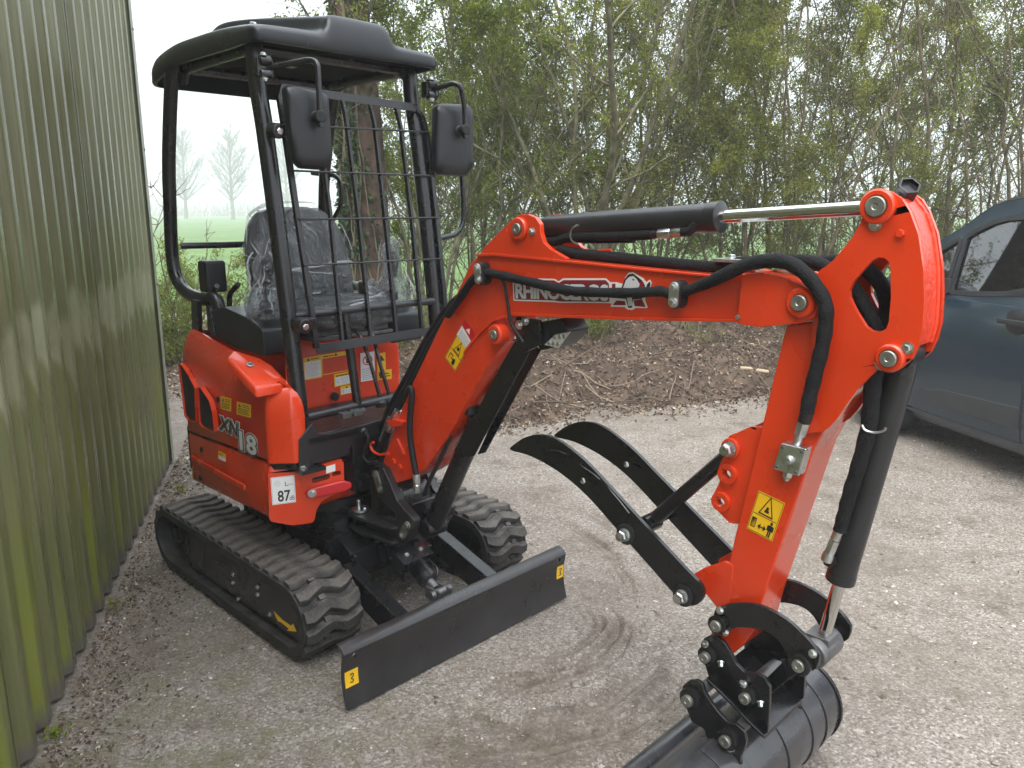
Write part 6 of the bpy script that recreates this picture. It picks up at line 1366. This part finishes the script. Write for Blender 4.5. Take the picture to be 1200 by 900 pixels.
def shrub(name, lab, cat, loc, H, nst, spread, nleaf, leafsz, lm, bm, lean=(0, 0), rbase=.035, group=None, nb=9, nt_=5, low=.12, crown='crown', side=4):
    root = empty(name, loc); tag(root, lab, cat, group); allP, allR, allN = [], [], []; pts = []
    for s in range(nst):
        a = 2 * math.pi * (s + RNG.uniform(0, .7)) / nst; tilt = spread * RNG.uniform(.25, 1.1); rr = RNG.uniform(.02, .16 if nst > 1 else .001)
        L_ = H * RNG.uniform(.75, 1.1); P, Rr = limb((rr * math.cos(a), rr * math.sin(a), -.06), (math.cos(a) * tilt + lean[0], math.sin(a) * tilt + lean[1], 1), L_, rbase * RNG.uniform(.6, 1.2), 12, .105, .03)
        V, F = tubes_np([P], [Rr], [7]); add_obj('stem', np_mesh('stem', V, F, bm), root)
        for j in range(nb):
            t = low + (1 - low) * (j + RNG.uniform(0, 1)) / nb; i = min(11, int(t * 12)); q = P[i] + (P[i + 1] - P[i]) * (t * 12 - i) if i < 12 else P[-1]
            aa = RNG.uniform(0, 6.28); d = (P[i + 1] - P[i]); d = d / np.linalg.norm(d) * .8 + np.array([math.cos(aa), math.sin(aa), RNG.uniform(-.1, .5)]); l2 = L_ * RNG.uniform(.16, .34) * (1.15 - .5 * t)
            B, Br = limb(q, d, l2, max(.004, Rr[i] * .5), 7, .16, .05); allP.append(B); allR.append(Br); allN.append(4)
            for _ in range(nt_):
                i2 = RNG.integers(1, 7); d2 = (B[i2] - B[i2 - 1]); d2 = d2 / np.linalg.norm(d2) + RNG.normal(0, .7, 3); C_, Cr = limb(B[i2], d2, l2 * RNG.uniform(.25, .6), .0042, 5, .22, .05, .4); allP.append(C_); allR.append(Cr); allN.append(3); pts.append(C_[1:]); 
            pts.append(B[3:])
    V, F = tubes_np(allP, allR, allN); add_obj('twigs', np_mesh('twigs', V, F, bm), root, kind='stuff')
    if nleaf:
        Q = np.concatenate(pts); w_ = vnoise(Q[:, 0] + loc[0], Q[:, 2] * 1.1 + Q[:, 1], .55, 31) ; w_ = np.clip((w_ - .28) * 2.0, .05, 1) ** 1.4; w_ /= w_.sum()
        idx = RNG.choice(len(Q), nleaf, p=w_); LP = Q[idx] + RNG.normal(0, .035, (nleaf, 3)); LP = LP[LP[:, 2] > .03]
        add_obj(crown, leaves_mesh(crown, LP, leafsz, lm), root)
    return root
def base_at(px, y): 
    x = (px - 600) / 930 * (y * _c + 0) ; return (x, y, float(gz(x, y)))
HG = 'shrubs of the hedge behind the yard'
HEDGE = [ # px, y, H, stems, spread, leaves, size, leaf, bark, lean, label
    (505, 8.3, 4.9, 6, .30, 17000, .030, 0, 'bark', (-.05, 0), 'leafy green shrub filling the gap behind the left mirror, densest with small leaves'),
    (575, 8.7, 5.0, 6, .30, 17000, .030, 0, 'bark', (.0, 0), 'bushy green hedge shrub just left of the arm cylinder lug'),
    (690, 8.6, 5.2, 13, .42, 9000, .028, 1, 'bark', (.10, -.02), 'many-stemmed mossy shrub fanning out directly above the boom lettering'),
    (770, 9.2, 5.0, 5, .32, 13000, .027, 1, 'bark', (.12, 0), 'sparse open shrub behind the barrel end of the arm cylinder'),
    (865, 8.9, 5.2, 6, .34, 17000, .026, 1, 'barkdark', (-.06, 0), 'twiggy olive shrub rising behind the bright arm cylinder rod'),
    (945, 8.6, 5.2, 7, .36, 15000, .026, 1, 'barkdark', (.02, 0), 'dense dark-stemmed shrub left of the top of the arm'),
    (1040, 8.9, 5.2, 7, .34, 14000, .026, 1, 'barkdark', (.03, 0), 'dark twiggy shrub standing behind the top of the red arm'),
    (1125, 8.7, 5.0, 7, .34, 12000, .026, 1, 'barkdark', (.0, 0), 'tangled shrub above the windscreen of the parked van'),
    (1205, 8.5, 5.0, 8, .30, 9000, .026, 0, 'barkdark', (-.03, 0), 'dark shrub rising over the roof of the van at the right edge'),
]
for px, y, H, ns_, spd, nl, sz, li, bk, ln, lab in HEDGE:
    shrub('hedge_shrub', lab, 'shrub', base_at(px, y), H, ns_, spd, int(nl * 2.7), sz * 1.15, LEAFS[li], M[bk], ln, .034 if ns_ == 13 else .021, HG, nb=13, nt_=6)
for i, (px, y, lab) in enumerate(((470, 10.6, 'shrub in the second row behind the big ivy trunk'), (640, 11.0, 'back-row shrub showing through left of the fanned stems'), (900, 11.2, 'back-row shrub showing between the stems left of the arm'), (770, 11.3, 'back-row shrub behind the arm cylinder barrel, low between two front shrubs'), (985, 10.8, 'back-row shrub just left of the top of the arm'), (560, 11.4, 'back-row shrub beyond the left mirror and hand rail'), (1085, 11.0, 'back-row shrub seen through the gap above the van windscreen'))):
    shrub('hedge_shrub', lab, 'shrub', base_at(px, y), 4.4, 8, .38, 17000, .036, LEAFS[1 if i != 0 else 2], M['barkdark'], (0, 0), .018, HG, nb=12, nt_=6, low=.03)
# low green bush by the shed corner and undergrowth
BG = 'low bushes at the back of the yard'
shrub('low_bush', 'yellow-green small-leaved bush beside the far shed corner, in front of the field', 'bush', (-3.55, 8.2, .0), 1.35, 16, .75, 15000, .026, LEAFS[3], M['bark'], (0, 0), .014, BG, nb=8, nt_=5, low=.05)
shrub('low_bush', 'green low bush showing behind the canopy rear post under the hand rail', 'bush', (-2.5, 8.4, .02), 1.15, 16, .75, 13000, .026, LEAFS[0], M['bark'], (0, 0), .014, BG, nb=8, nt_=5, low=.05)
shrub('low_bush', 'dry thin bush half hidden behind the seat base and red hood', 'bush', (-1.15, 7.6, .1), .8, 12, .8, 2500, .024, LEAFS[1], M['bark'], (0, 0), .010, BG, nb=7, nt_=4, low=.05)
shrub('low_bush', 'grassy green clump at the foot of the fanned stems, under the boom', 'bush', base_at(690, 7.9), .75, 22, .55, 2600, .026, LEAFS[3], M['barkyel'], (0, 0), .008, BG, nb=5, nt_=3, low=.05)
shrub('bare_shrub', 'bare twiggy shrub peeping past the far corner of the metal shed', 'shrub', (-3.15, 6.3, 0), 2.5, 3, .10, 0, .02, LEAFS[1], M['twig'], (.0, 0), .008, None, nb=9, nt_=5)
# big ivy-clad trunk
def big_tree():
    x, y = (436 - 600) / 930 * 7.7, 7.7; root = empty('ivy_tree', (x, y, float(gz(x, y)) - .05)); tag(root, 'tall tree with thick reddish trunk and climbing ivy behind the seat', 'tree')
    k = 40; n = 22; V = []
    for i in range(k + 1):
        z = 7.5 * i / k; r = .205 - .010 * z + .10 * math.exp(-z / .25); cx = -.028 * z + .02 * math.sin(z * 1.3); cy = .02 * math.sin(z)
        for j in range(n):
            a = 2 * math.pi * j / n; rr = r * (1 + .07 * math.sin(a * 7 + z * .8) + .05 * math.sin(a * 11 - z * 2.1) + RNG.normal(0, .012)); V.append((cx + rr * math.cos(a), cy + rr * math.sin(a), z))
    i = np.arange((k + 1) * n).reshape(k + 1, n); j = np.roll(i, -1, 1); F = np.stack([i[:-1].ravel(), j[:-1].ravel(), j[1:].ravel(), i[1:].ravel()], 1)
    add_obj('trunk', np_mesh('trunk', np.array(V), F, M['barkred']), root)
    P, Rr, Nn, pts = [], [], [], []
    for s in range(16):
        z = RNG.uniform(3.0, 7.2); a = RNG.uniform(0, 6.28); B, Br = limb((-.028 * z, 0, z), (math.cos(a), math.sin(a), .5), RNG.uniform(1.0, 1.9), .04, 9, .12, .03); P.append(B); Rr.append(Br); Nn.append(5)
        for _ in range(9):
            i2 = RNG.integers(2, 9); C_, Cr = limb(B[i2], RNG.normal(0, 1, 3) + np.array([0, 0, .3]), RNG.uniform(.3, .7), .008, 5, .2, .03); P.append(C_); Rr.append(Cr); Nn.append(3); pts.append(C_)
    V2_, F2 = tubes_np(P, Rr, Nn); add_obj('limbs', np_mesh('limbs', V2_, F2, M['bark']), root, kind='stuff')
    Q = np.concatenate(pts); idx = RNG.integers(0, len(Q), 9000); add_obj('crown', leaves_mesh('crown', Q[idx] + RNG.normal(0, .06, (9000, 3)), .032, LEAFS[0]), root)
    n = 4000; z = np.concatenate([RNG.uniform(.9, 2.8, 2600), RNG.uniform(2.6, 5, 1400)]); a = RNG.normal(3.9, .8, n); r = .205 - .01 * z + RNG.uniform(.0, .06, n); Pp = np.stack([-.028 * z + r * np.cos(a), r * np.sin(a), z], 1)
    cl = vnoise(a * 2, z, .35, 41) > .45; add_obj('ivy', leaves_mesh('ivy', Pp[cl], .055, LEAFS[2], 0, .8), root)
    P, Rr, Nn = [], [], []
    for s in range(9):
        a0 = RNG.uniform(3.2, 5.6); z = np.linspace(.2, 4.5, 30); a = a0 + np.cumsum(RNG.normal(0, .09, 30)); r = .222 - .01 * z + .10 * np.exp(-z / .25); P.append(np.stack([-.028 * z + r * np.cos(a), r * np.sin(a), z], 1)); Rr.append(np.full(30, .007)); Nn.append(4)
    V3, F3_ = tubes_np(P, Rr, Nn); add_obj('ivy_stem', np_mesh('ivy_stem', V3, F3_, M['bark']), root)
big_tree()
# bare poplars across the field
def poplar(lab, px, y, H):
    x = (px - 600) / 930 * y; root = empty('bare_tree', (x, y, 0)); tag(root, lab, 'tree', 'bare trees across the field'); T_, Tr = limb((0, 0, -.1), (0, 0, 1), H, .026 * H, 14, .02, .05, .12); V, F = tubes_np([T_], [Tr], [8]); add_obj('trunk', np_mesh('trunk', V, F, M['barkdark']), root); P, Rr, Nn = [], [], []
    for s in range(80):
        t = RNG.uniform(.22, .98); i = min(13, int(t * 14)); a = RNG.uniform(0, 6.28); L_ = H * (.44 - .34 * abs(t - .38)) * RNG.uniform(.7, 1.05) * (1.0 if t < .75 else .7); B, Br = limb(T_[i], (math.cos(a), math.sin(a), .95), L_, .0075 * H * (1.2 - t), 8, .07, .05); P.append(B); Rr.append(Br); Nn.append(4)
        for _ in range(16):
            i2 = RNG.integers(2, 9); d = (B[i2] - B[i2 - 1]); d = d / np.linalg.norm(d) + RNG.normal(0, .42, 3); C_, Cr = limb(B[i2], d, L_ * RNG.uniform(.2, .45), 0.0020 * H, 4, .12, .06, .5); P.append(C_); Rr.append(Cr); Nn.append(3)
    V, F = tubes_np(P, Rr, Nn); add_obj('crown', np_mesh('crown', V, F, M['barkdark']), root)
poplar('bare round-crowned tree across the field, nearest the shed corner', 226, 135, 14.2)
poplar('broad bare tree in the mist framed by the canopy posts', 280, 130, 13.8)
poplar('faint bare tree in the mist half hidden by the right mirror', 343, 145, 13.8)
polys, rads, ns = [], [], []
for i in range(3200):
    x = RNG.uniform(-150, 150); y = 190 + RNG.normal(0, 4); B, Br = limb((x, y, 0), RNG.normal(0, .5, 3) + np.array([0, 0, 1.2]), RNG.uniform(2.2, 5.4) * (.6 + .6 * float(vnoise(x, 0, 9, 6))), 0.13, 4, .2, .02); polys.append(B); rads.append(Br); ns.append(3)
V, F = tubes_np(polys, rads, ns); add_obj('distant_hedgerow', np_mesh('distant_hedgerow', V, F, M['twig']), kind='stuff')
# weeds by the shed foot
for t, d, lab in ((.10, .03, 'small green weed at the shed foot nearest the camera'), (.93, .05, 'single green weed sprouting midway along the shed foot'), (2.32, .12, 'clump of pale weeds at the shed foot near the rear of the track'), (2.9, .15, 'green weed by the far corner of the shed wall')):
    p = W0 + WD * t + WNm * d; n = 26; P = RNG.normal(0, .022, (n, 3)); P[:, 2] = np.abs(P[:, 2]) + .012; root = empty('weed', (p.x, p.y, float(yard_z(np.array([p.x]), np.array([p.y]))[0]))); tag(root, lab, 'weed', 'weeds along the shed foot')
    add_obj('leaves', leaves_mesh('leaves', P, .022, LEAFS[3], .3), root)
    st = [limb((0, 0, 0), RNG.normal(0, .5, 3) + np.array([0, 0, 1]), .05, .0012, 3, .1, 0) for _ in range(7)]; V, F = tubes_np([s[0] for s in st], [s[1] for s in st], [3] * 7); add_obj('stems', np_mesh('stems', V, F, M['barkyel']), root)
# dry grass along the top of the bank
n = 2600; x = RNG.uniform(-2.2, 6, n); y = edge_y(x) + 1.2 + np.abs(RNG.normal(0, .8, n)); k = vnoise(x, y, .5, 51) > .5; x, y = x[k], y[k]; n = len(x); z = gz(x, y); h = RNG.uniform(.06, .24, n); a = RNG.uniform(0, 6.28, n); dx, dy = np.cos(a), np.sin(a); ln = RNG.uniform(.05, .5, n) * h
V = np.stack([np.stack([x - dy * .003, y + dx * .003, z], 1), np.stack([x + dy * .003, y - dx * .003, z], 1), np.stack([x + dx * ln * .4 + dy * .002, y + dy * ln * .4 - dx * .002, z + h * .6], 1), np.stack([x + dx * ln, y + dy * ln, z + h], 1)], 1).reshape(-1, 3); i = np.arange(n) * 4
add_obj('bank_grass', np_mesh('bank_grass', V, np.concatenate([np.stack([i, i + 1, i + 2], 1), np.stack([i, i + 2, i + 3], 1)]), isl_mat('bank_grass', [(0, (.16, .13, .06)), (.5, (.13, .16, .04)), (1, (.30, .26, .15))], .7, .3), False), kind='stuff')

# =================================================================== VAN
VO = on_ground(1062, 488, .2); VO.z = 0
VD = Vector((.226, -.974, 0)).normalized(); VN = Vector((-VD.y, VD.x, 0))           # along (to the rear), inwards
M['van'] = mat('slate_blue_van_paint', (.013, .028, .042), .22, .2, .08, 2, .0, 60, .6, .12, (.12, .12, .12))
M['mould'] = mat('grey_moulding', (.030, .034, .037), .45, 0, .1, 12, .2, 200)
M['vanblack'] = mat('grey_black_trim', (.022, .022, .023), .5, 0, .2, 12, .2, 200, spec=.35)
M['tyre'] = mat('tyre_rubber', (.016, .016, .016), .8, 0, .2, 20, .5, 90)
M['alloy'] = mat('alloy_wheel', (.32, .33, .34), .35, .8)
M['inter'] = mat('dark_interior', (.03, .032, .034), .7)
M['dash'] = mat('grey_dashboard', (.22, .24, .24), .5)
def glass_mat():
    m = bpy.data.materials.new('tinted_window_glass'); nt = nodes(m); nt.nodes.clear(); N = nt.nodes.new; L = nt.links.new; o = N('ShaderNodeOutputMaterial'); t = N('ShaderNodeBsdfTransparent'); t.inputs[0].default_value = (.40, .48, .44, 1); g = N('ShaderNodeBsdfGlossy'); g.inputs['Roughness'].default_value = .02
    f = N('ShaderNodeFresnel'); f.inputs[0].default_value = 1.52; a = N('ShaderNodeMapRange'); a.inputs[1].default_value = 0; a.inputs[2].default_value = 1; a.inputs[3].default_value = .17; a.inputs[4].default_value = 1; L(f.outputs[0], a.inputs[0]); x = N('ShaderNodeMixShader'); L(a.outputs[0], x.inputs[0]); L(t.outputs[0], x.inputs[1]); L(g.outputs[0], x.inputs[2]); L(x.outputs[0], o.inputs[0]); return m
M['glass'] = glass_mat()
VAN = empty('parked_van', VO, math.atan2(VD.y, VD.x)); tag(VAN, 'dark slate blue van parked behind the excavator arm at the right edge', 'van')
def toV(p): d = p - VO; return Vector((d.dot(VD), d.dot(VN), d.z))
TILT = Vector((0, .24, 1)).normalized(); TN = Vector((0, 1, -.24)).normalized()
def Vs(px, py):                                                    # on the tilted greenhouse side
    n = VN * TN.y + Vector((0, 0, TN.z)); q = toV(on_plane(px, py, VO + VN * .05 + Vector((0, 0, 1.07)), n)); return (q.x, q.z)
def Vf(px, py, y=0): q = toV(on_plane(px, py, VO + VN * y, VN)); return (q.x, q.z)
VW = 1.80; VR, VF = 3.05, -1.30
def body_y(z): return float(np.interp(z, [.18, .24, .34, .45, .60, .80, .95, 1.02, 1.07], [.10, .045, .022, .012, .0, .0, .012, .025, .05]))
def plan_y(s): return float(np.interp(s, [VF, VF + .06, VF + .15, VF + .35, VF + .8, 2.7, 2.95, VR], [.55, .30, .16, .06, 0, 0, .06, .25]))
def belt(s): return float(np.interp(s, [VF, VF + .08, VF + .3, -.45, -.2, 0, 3.05], [.62, .76, .86, 1.03, 1.07, 1.07, 1.07]))
rings = []
for s in list(np.linspace(VF, VF + .8, 14)) + list(np.linspace(-.4, 2.6, 16)) + list(np.linspace(2.7, VR, 7)):
    bt = belt(s); zs2 = [.18, .24, .34, .45, .60, .80, .95, 1.02, 1.07]; L_ = []
    for z in zs2: zz = .18 + (z - .18) * (bt - .18) / (1.07 - .18); L_.append((s, body_y(z) + plan_y(s), zz))
    R_ = [(x, VW - y, z) for x, y, z in reversed(L_)]; mid = [(s, VW * .3, bt + .025), (s, VW * .7, bt + .025)]
    rings.append(L_ + mid + R_)
b = MB(); b.loft(rings); body = b.build('body', M['van'], VAN, 40)
WX, WR = -.36, .315
cut = MB(); cut.cyl((WX, -.3, WR), (WX, .32, WR), .37, 40); cut.cyl((WX + 2.75, -.3, WR), (WX + 2.75, .32, WR), .37, 40); cm = cut.build('cutter', M['vanblack'], None, 0); cm.matrix_world = Matrix.Translation(VO) @ Matrix.Rotation(math.atan2(VD.y, VD.x), 4, 'Z')
mo = body.modifiers.new('arches', 'BOOLEAN'); mo.object = cm; mo.operation = 'DIFFERENCE'; mo.solver = 'EXACT'
bpy.context.view_layer.update(); dg = bpy.context.evaluated_depsgraph_get(); nme = bpy.data.meshes.new_from_object(body.evaluated_get(dg)); body.modifiers.clear(); body.data = nme; bpy.data.objects.remove(cm)
for sx in (WX, WX + 2.75):
    for yy, sg in ((.03, 1), (VW - .03, -1)):
        wh = empty('wheel', (0, 0, 0), 0, VAN)
        b = MB(); b.lathe([(.20, .0), (.29, .0), (.312, .02), (.315, .05), (.315, .16), (.30, .19), (.20, .2)], (sx, yy, WR), (0, sg, 0), 40); b.build('tyre', M['tyre'], wh, 30)
        b = MB(); b.lathe([(.205, .005), (.195, .004), (.185, .03), (.17, .045), (.06, .035), (.05, .015), (0, .012)], (sx, yy, WR), (0, sg, 0), 36)
        for k in range(5):
            a = k * 2 * math.pi / 5; b.box(.04, .19, -.02, .02, -.012, .018, Matrix.Translation((sx, yy + sg * .03, WR)) @ Matrix.Rotation(a, 4, 'Y') @ Matrix.Rotation(math.pi / 2, 4, 'X'))
        b.build('rim', M['alloy'], wh, 30)
def patch(name, s0, s1, z0, z1, m, off=.004, th=.010, par=None, n=8, rfront=0, bev=.004):
    ss = np.linspace(s0, s1, 9); zz = np.linspace(z0, z1, n); b = MB(); V = []; F = []
    for d in (-off, -off + th):
        for s in ss:
            for z in zz: V.append((s, body_y(z) + plan_y(s) + d, z))
    N_ = len(ss) * n
    for i in range(len(ss) - 1):
        for j in range(n - 1):
            a = i * n + j; q = (a, a + 1, a + n + 1, a + n); F.append(q); F.append(tuple(N_ + k for k in reversed(q)))
    bd = [j for j in range(n)] + [i * n + n - 1 for i in range(1, len(ss))] + [(len(ss) - 1) * n + j for j in range(n - 2, -1, -1)] + [i * n for i in range(len(ss) - 2, 0, -1)]
    for a, c in zip(bd, bd[1:] + bd[:1]): F.append((a, N_ + a, N_ + c, c))
    b.add(V, F); return b.build(name, m, par or VAN, 40, bev)
DR = patch('front_door', -.07, .895, .27, 1.045, M['van'], .006, .012, n=14)
patch('door_seam', .880, .925, .262, 1.045, M['vanblack'], .002, .008, n=12)
RD = patch('rear_door', .909, 1.9, .27, 1.045, M['van'], .006, .012, n=14)
patch('sill', -.08, 2.0, .20, .262, M['van'], .004, .012, n=5)
def moulding(s0, s1, par, taper):
    a = rnd([(s0, .385), (s0 + .10 * taper, .43), (s0 + .22 * taper, .455), (s1, .478), (s1, .345), (s0 + .15, .335)], .01, 2); b = MB()
    b.prism(a, lambda s, z: (s, body_y(z) + .002, z), lambda s, z: (s, body_y(z) - .020 + .012 * abs(z - .42) / .08, z)); b.build('side_moulding', M['mould'], par, 40, .006)
moulding(.06, .89, DR, 1); moulding(.915, 1.88, RD, 0.2)
hq = Vf(1190, 377); b = MB(); b.box(hq[0] - .09, hq[0] + .12, -.045, -.025, hq[1] - .018, hq[1] + .014); b.box(hq[0] - .085, hq[0] - .05, -.03, .01, hq[1] - .014, hq[1] + .01); b.build('door_handle', M['vanblack'], DR, 40, .008)
b = MB(); b.lathe([(.075, 0), (.07, .003), (.0, .003)], (hq[0] + .01, -.0055, hq[1] - .0), (0, -1, 0), 28); b.build('handle_recess', M['vanblack'], DR, 40)
# greenhouse side with window openings
def g3(s, z, d=0): return (s, .05 + (z - 1.07) * .24 - d, z)
zv = lambda *ps: [(1080 + x * .17778, 220 + y * .17778) for x, y in ps]
topl = [Vs(*p) for p in ((1098, 284), (1115, 273.5), (1133, 263), (1150, 250), (1163.6, 241), (1180, 235), (1200, 231.6))]
ws_base = (-.52, 1.05)
side_out = [ws_base] + topl + [(1.05, topl[-1][1] + .045), (1.5, topl[-1][1] + .06), (2.6, topl[-1][1] + .05), (2.98, topl[-1][1] - .02), (3.03, 1.07), (3.0, 1.0), (-.4, 1.0)]
qw = [Vs(*p) for p in zv((100, 436), (150, 405), (258, 338), (178, 592), (70, 585))]
qw = [(-.28, 1.115), (qw[1][0], qw[1][1]), qw[2], qw[3], (qw[3][0] - .02, 1.105)]
mw = [Vs(*p) for p in zv((302, 330), (360, 292), (470, 238), (560, 212), (676, 202))] + [(.98, Vs(*zv((676, 202))[0])[1] + .02), (.99, 1.13)] + [Vs(*p) for p in zv((676, 668), (560, 688), (450, 690), (330, 688), (200, 680))]
rw = [(1.09, 1.14), (1.09, mw[5][1]), (1.9, mw[5][1]), (1.92, 1.14)]
b = MB(); b.prism(side_out, lambda s, z: g3(s, z, -.05), lambda s, z: g3(s, z, 0), [rnd(h, .015, 3) for h in (qw, mw, rw)]); b.build('greenhouse_side', M['van'], VAN, 30, .004)
b = MB(); b.prism(side_out, lambda s, z: (s, VW - g3(s, z, -.05)[1], z), lambda s, z: (s, VW - g3(s, z, 0)[1], z), [rnd(h, .015, 3) for h in (qw, mw, rw)]); b.build('greenhouse_side', M['van'], VAN, 30, .004)
def off_poly(p, k): c = (sum(x for x, _ in p) / len(p), sum(z for _, z in p) / len(p)); return [(c[0] + (x - c[0]) * (1 + k), c[1] + (z - c[1]) * (1 + k)) for x, z in p]
for w_, par in ((qw, DR), (mw, DR), (rw, RD)):
    o_ = rnd(w_, .015, 3); A2 = sum(o_[i - 1][0] * o_[i][1] - o_[i][0] * o_[i - 1][1] for i in range(len(o_))); sg = 1 if A2 > 0 else -1
    b = MB(); b.prism(inset(o_, -.022 * sg), lambda s, z: g3(s, z, -.004), lambda s, z: g3(s, z, .006), [inset(o_, .006 * sg)]); WF = b.build('window_frame', M['vanblack'], par, 35, .002)
    b = MB(); b.prism(inset(o_, -.004 * sg), lambda s, z: g3(s, z, -.016), lambda s, z: g3(s, z, -.012)); b.build('window_glass', M['glass'], WF, 0)
    b = MB(); b.prism(inset(o_, -.004 * sg), lambda s, z: (s, VW - g3(s, z, -.016)[1], z), lambda s, z: (s, VW - g3(s, z, -.012)[1], z)); b.build('far_window_glass', M['glass'], VAN, 0)
b = MB(); rf = [ws_base] + topl[:1] if False else topl + side_out[8:11]; rg = []
for s, z in rf: y0 = g3(s, z)[1]; rg.append([(s, y0 - .004, z - .002), (s, y0 + .05, z + .022), (s, VW * .5, z + .035), (s, VW - y0 - .05, z + .022), (s, VW - y0 + .004, z - .002), (s, VW - y0 - .03, z - .03), (s, VW * .5, z - .01), (s, y0 + .03, z - .03)])
b.loft(rg[2:]); b.build('roof', M['van'], VAN, 50)
b = MB(); a0, a1 = ws_base, topl[2]; b.loft([[(a0[0] - .05, .10, a0[1]), (a0[0] - .25, VW / 2, a0[1]), (a0[0] - .05, VW - .10, a0[1])], [(a1[0], g3(*a1)[1] + .02, a1[1]), (a1[0] - .06, VW / 2, a1[1] + .03), (a1[0], VW - g3(*a1)[1] - .02, a1[1])]], cap=False); b.build('windscreen', M['glass'], VAN, 60)
mq = zv((112, 590), (205, 600), (190, 695), (112, 700)); b = MB(); b.prism(rnd([Vs(*p) for p in mq], .01, 2), lambda s, z: g3(s, z, -.002), lambda s, z: g3(s, z, .02)); b.build('mirror_base', M['vanblack'], DR, 35, .004)
ms_ = Vs(1100, 338); b = MB(); mrows = []
for y, hw, hz in ((-.005, .03, .03), (-.06, .05, .05), (-.10, .075, .085), (-.20, .08, .09), (-.25, .06, .07), (-.27, .02, .03)):
    mrows.append([(ms_[0] - .05 + hw * math.cos(a), y, 1.12 + .02 + hz * math.sin(a)) for a in np.linspace(0, 2 * math.pi, 17)[:-1]])
b.loft(mrows); b.build('door_mirror', M['van'], DR, 60)
# interior
b = MB(); b.box(-.55, 2.9, .08, VW - .08, 1.098, 1.104); b.build('cabin_tray', M['inter'], VAN, 0)
b = MB(); b.xz(rnd([(-.45, 1.1), (-.35, 1.17), (.05, 1.20), (.18, 1.16), (.2, 1.1)], .03, 3), .16, VW - .16); b.build('dashboard', M['dash'], VAN, 40, .01)
sq = toV(on_plane(1197, 338, VO + VN * .45, VN)); b = MB(); ring = [(sq.x + .10 * math.sin(a) * .35, .45 + .17 * math.cos(a), sq.z + .17 * math.sin(a)) for a in np.linspace(0, 2 * math.pi, 29)]
b.tube(ring, .016, 8, False); b.lathe([(.06, -.02), (.06, .02), (.03, .04)], (sq.x, .45, sq.z), (1, 0, -.3), 16); b.box(sq.x - .01, sq.x + .01, .30, .60, sq.z - .015, sq.z + .015); b.build('steering_wheel', M['inter'], VAN, 50)
for y0 in (.22, 1.08): b = MB(); slab(b, [((1.40 + .12 * t, y0 + .25, 1.0 + .50 * t), .22 - .06 * t * t, .06, (0, 1, 0), (1, 0, -.2)) for t in (0, .3, .6, .9, 1)]); slab(b, [((1.53, y0 + .25, z - .06), hw, .04, (0, 1, 0), (1, 0, 0)) for z, hw in ((1.58, .08), (1.64, .12), (1.72, .10))]); b.build('seat', M['inter'], VAN, 50, 0)
b = MB(); b.box(VF + .12, VF + .16, .5, VW - .5, .38, .60); b.build('grille', M['vanblack'], VAN, 30)
for y0 in (.22, VW - .42): b = MB(); b.loft([[(VF + .08, y0, .66), (VF + .08, y0 + .2, .66), (VF + .2, y0 + .2, .8), (VF + .2, y0, .8)], [(VF + .3, y0, .6), (VF + .3, y0 + .2, .6), (VF + .3, y0 + .2, .8), (VF + .3, y0, .8)]]); b.build('headlight', M['lens'], VAN, 30, .01)
b = MB(); b.box(-1.1, 2.9, .18, VW - .18, .2, .3); b.build('underbody', M['inter'], VAN, 0)

# =================================================================== HAZE
hm = bpy.data.materials.new('mist'); nt = nodes(hm); nt.nodes.clear(); o = nt.nodes.new('ShaderNodeOutputMaterial'); v = nt.nodes.new('ShaderNodeVolumePrincipled'); v.inputs['Color'].default_value = (.90, .925, .95, 1); v.inputs['Density'].default_value = .0042; v.inputs['Anisotropy'].default_value = .0; nt.links.new(v.outputs[0], o.inputs['Volume'])
b = MB(); b.box(-300, 300, -40, 300, -1.2, 27); hz = b.build('haze', hm, None, 0); hz['kind'] = 'stuff'
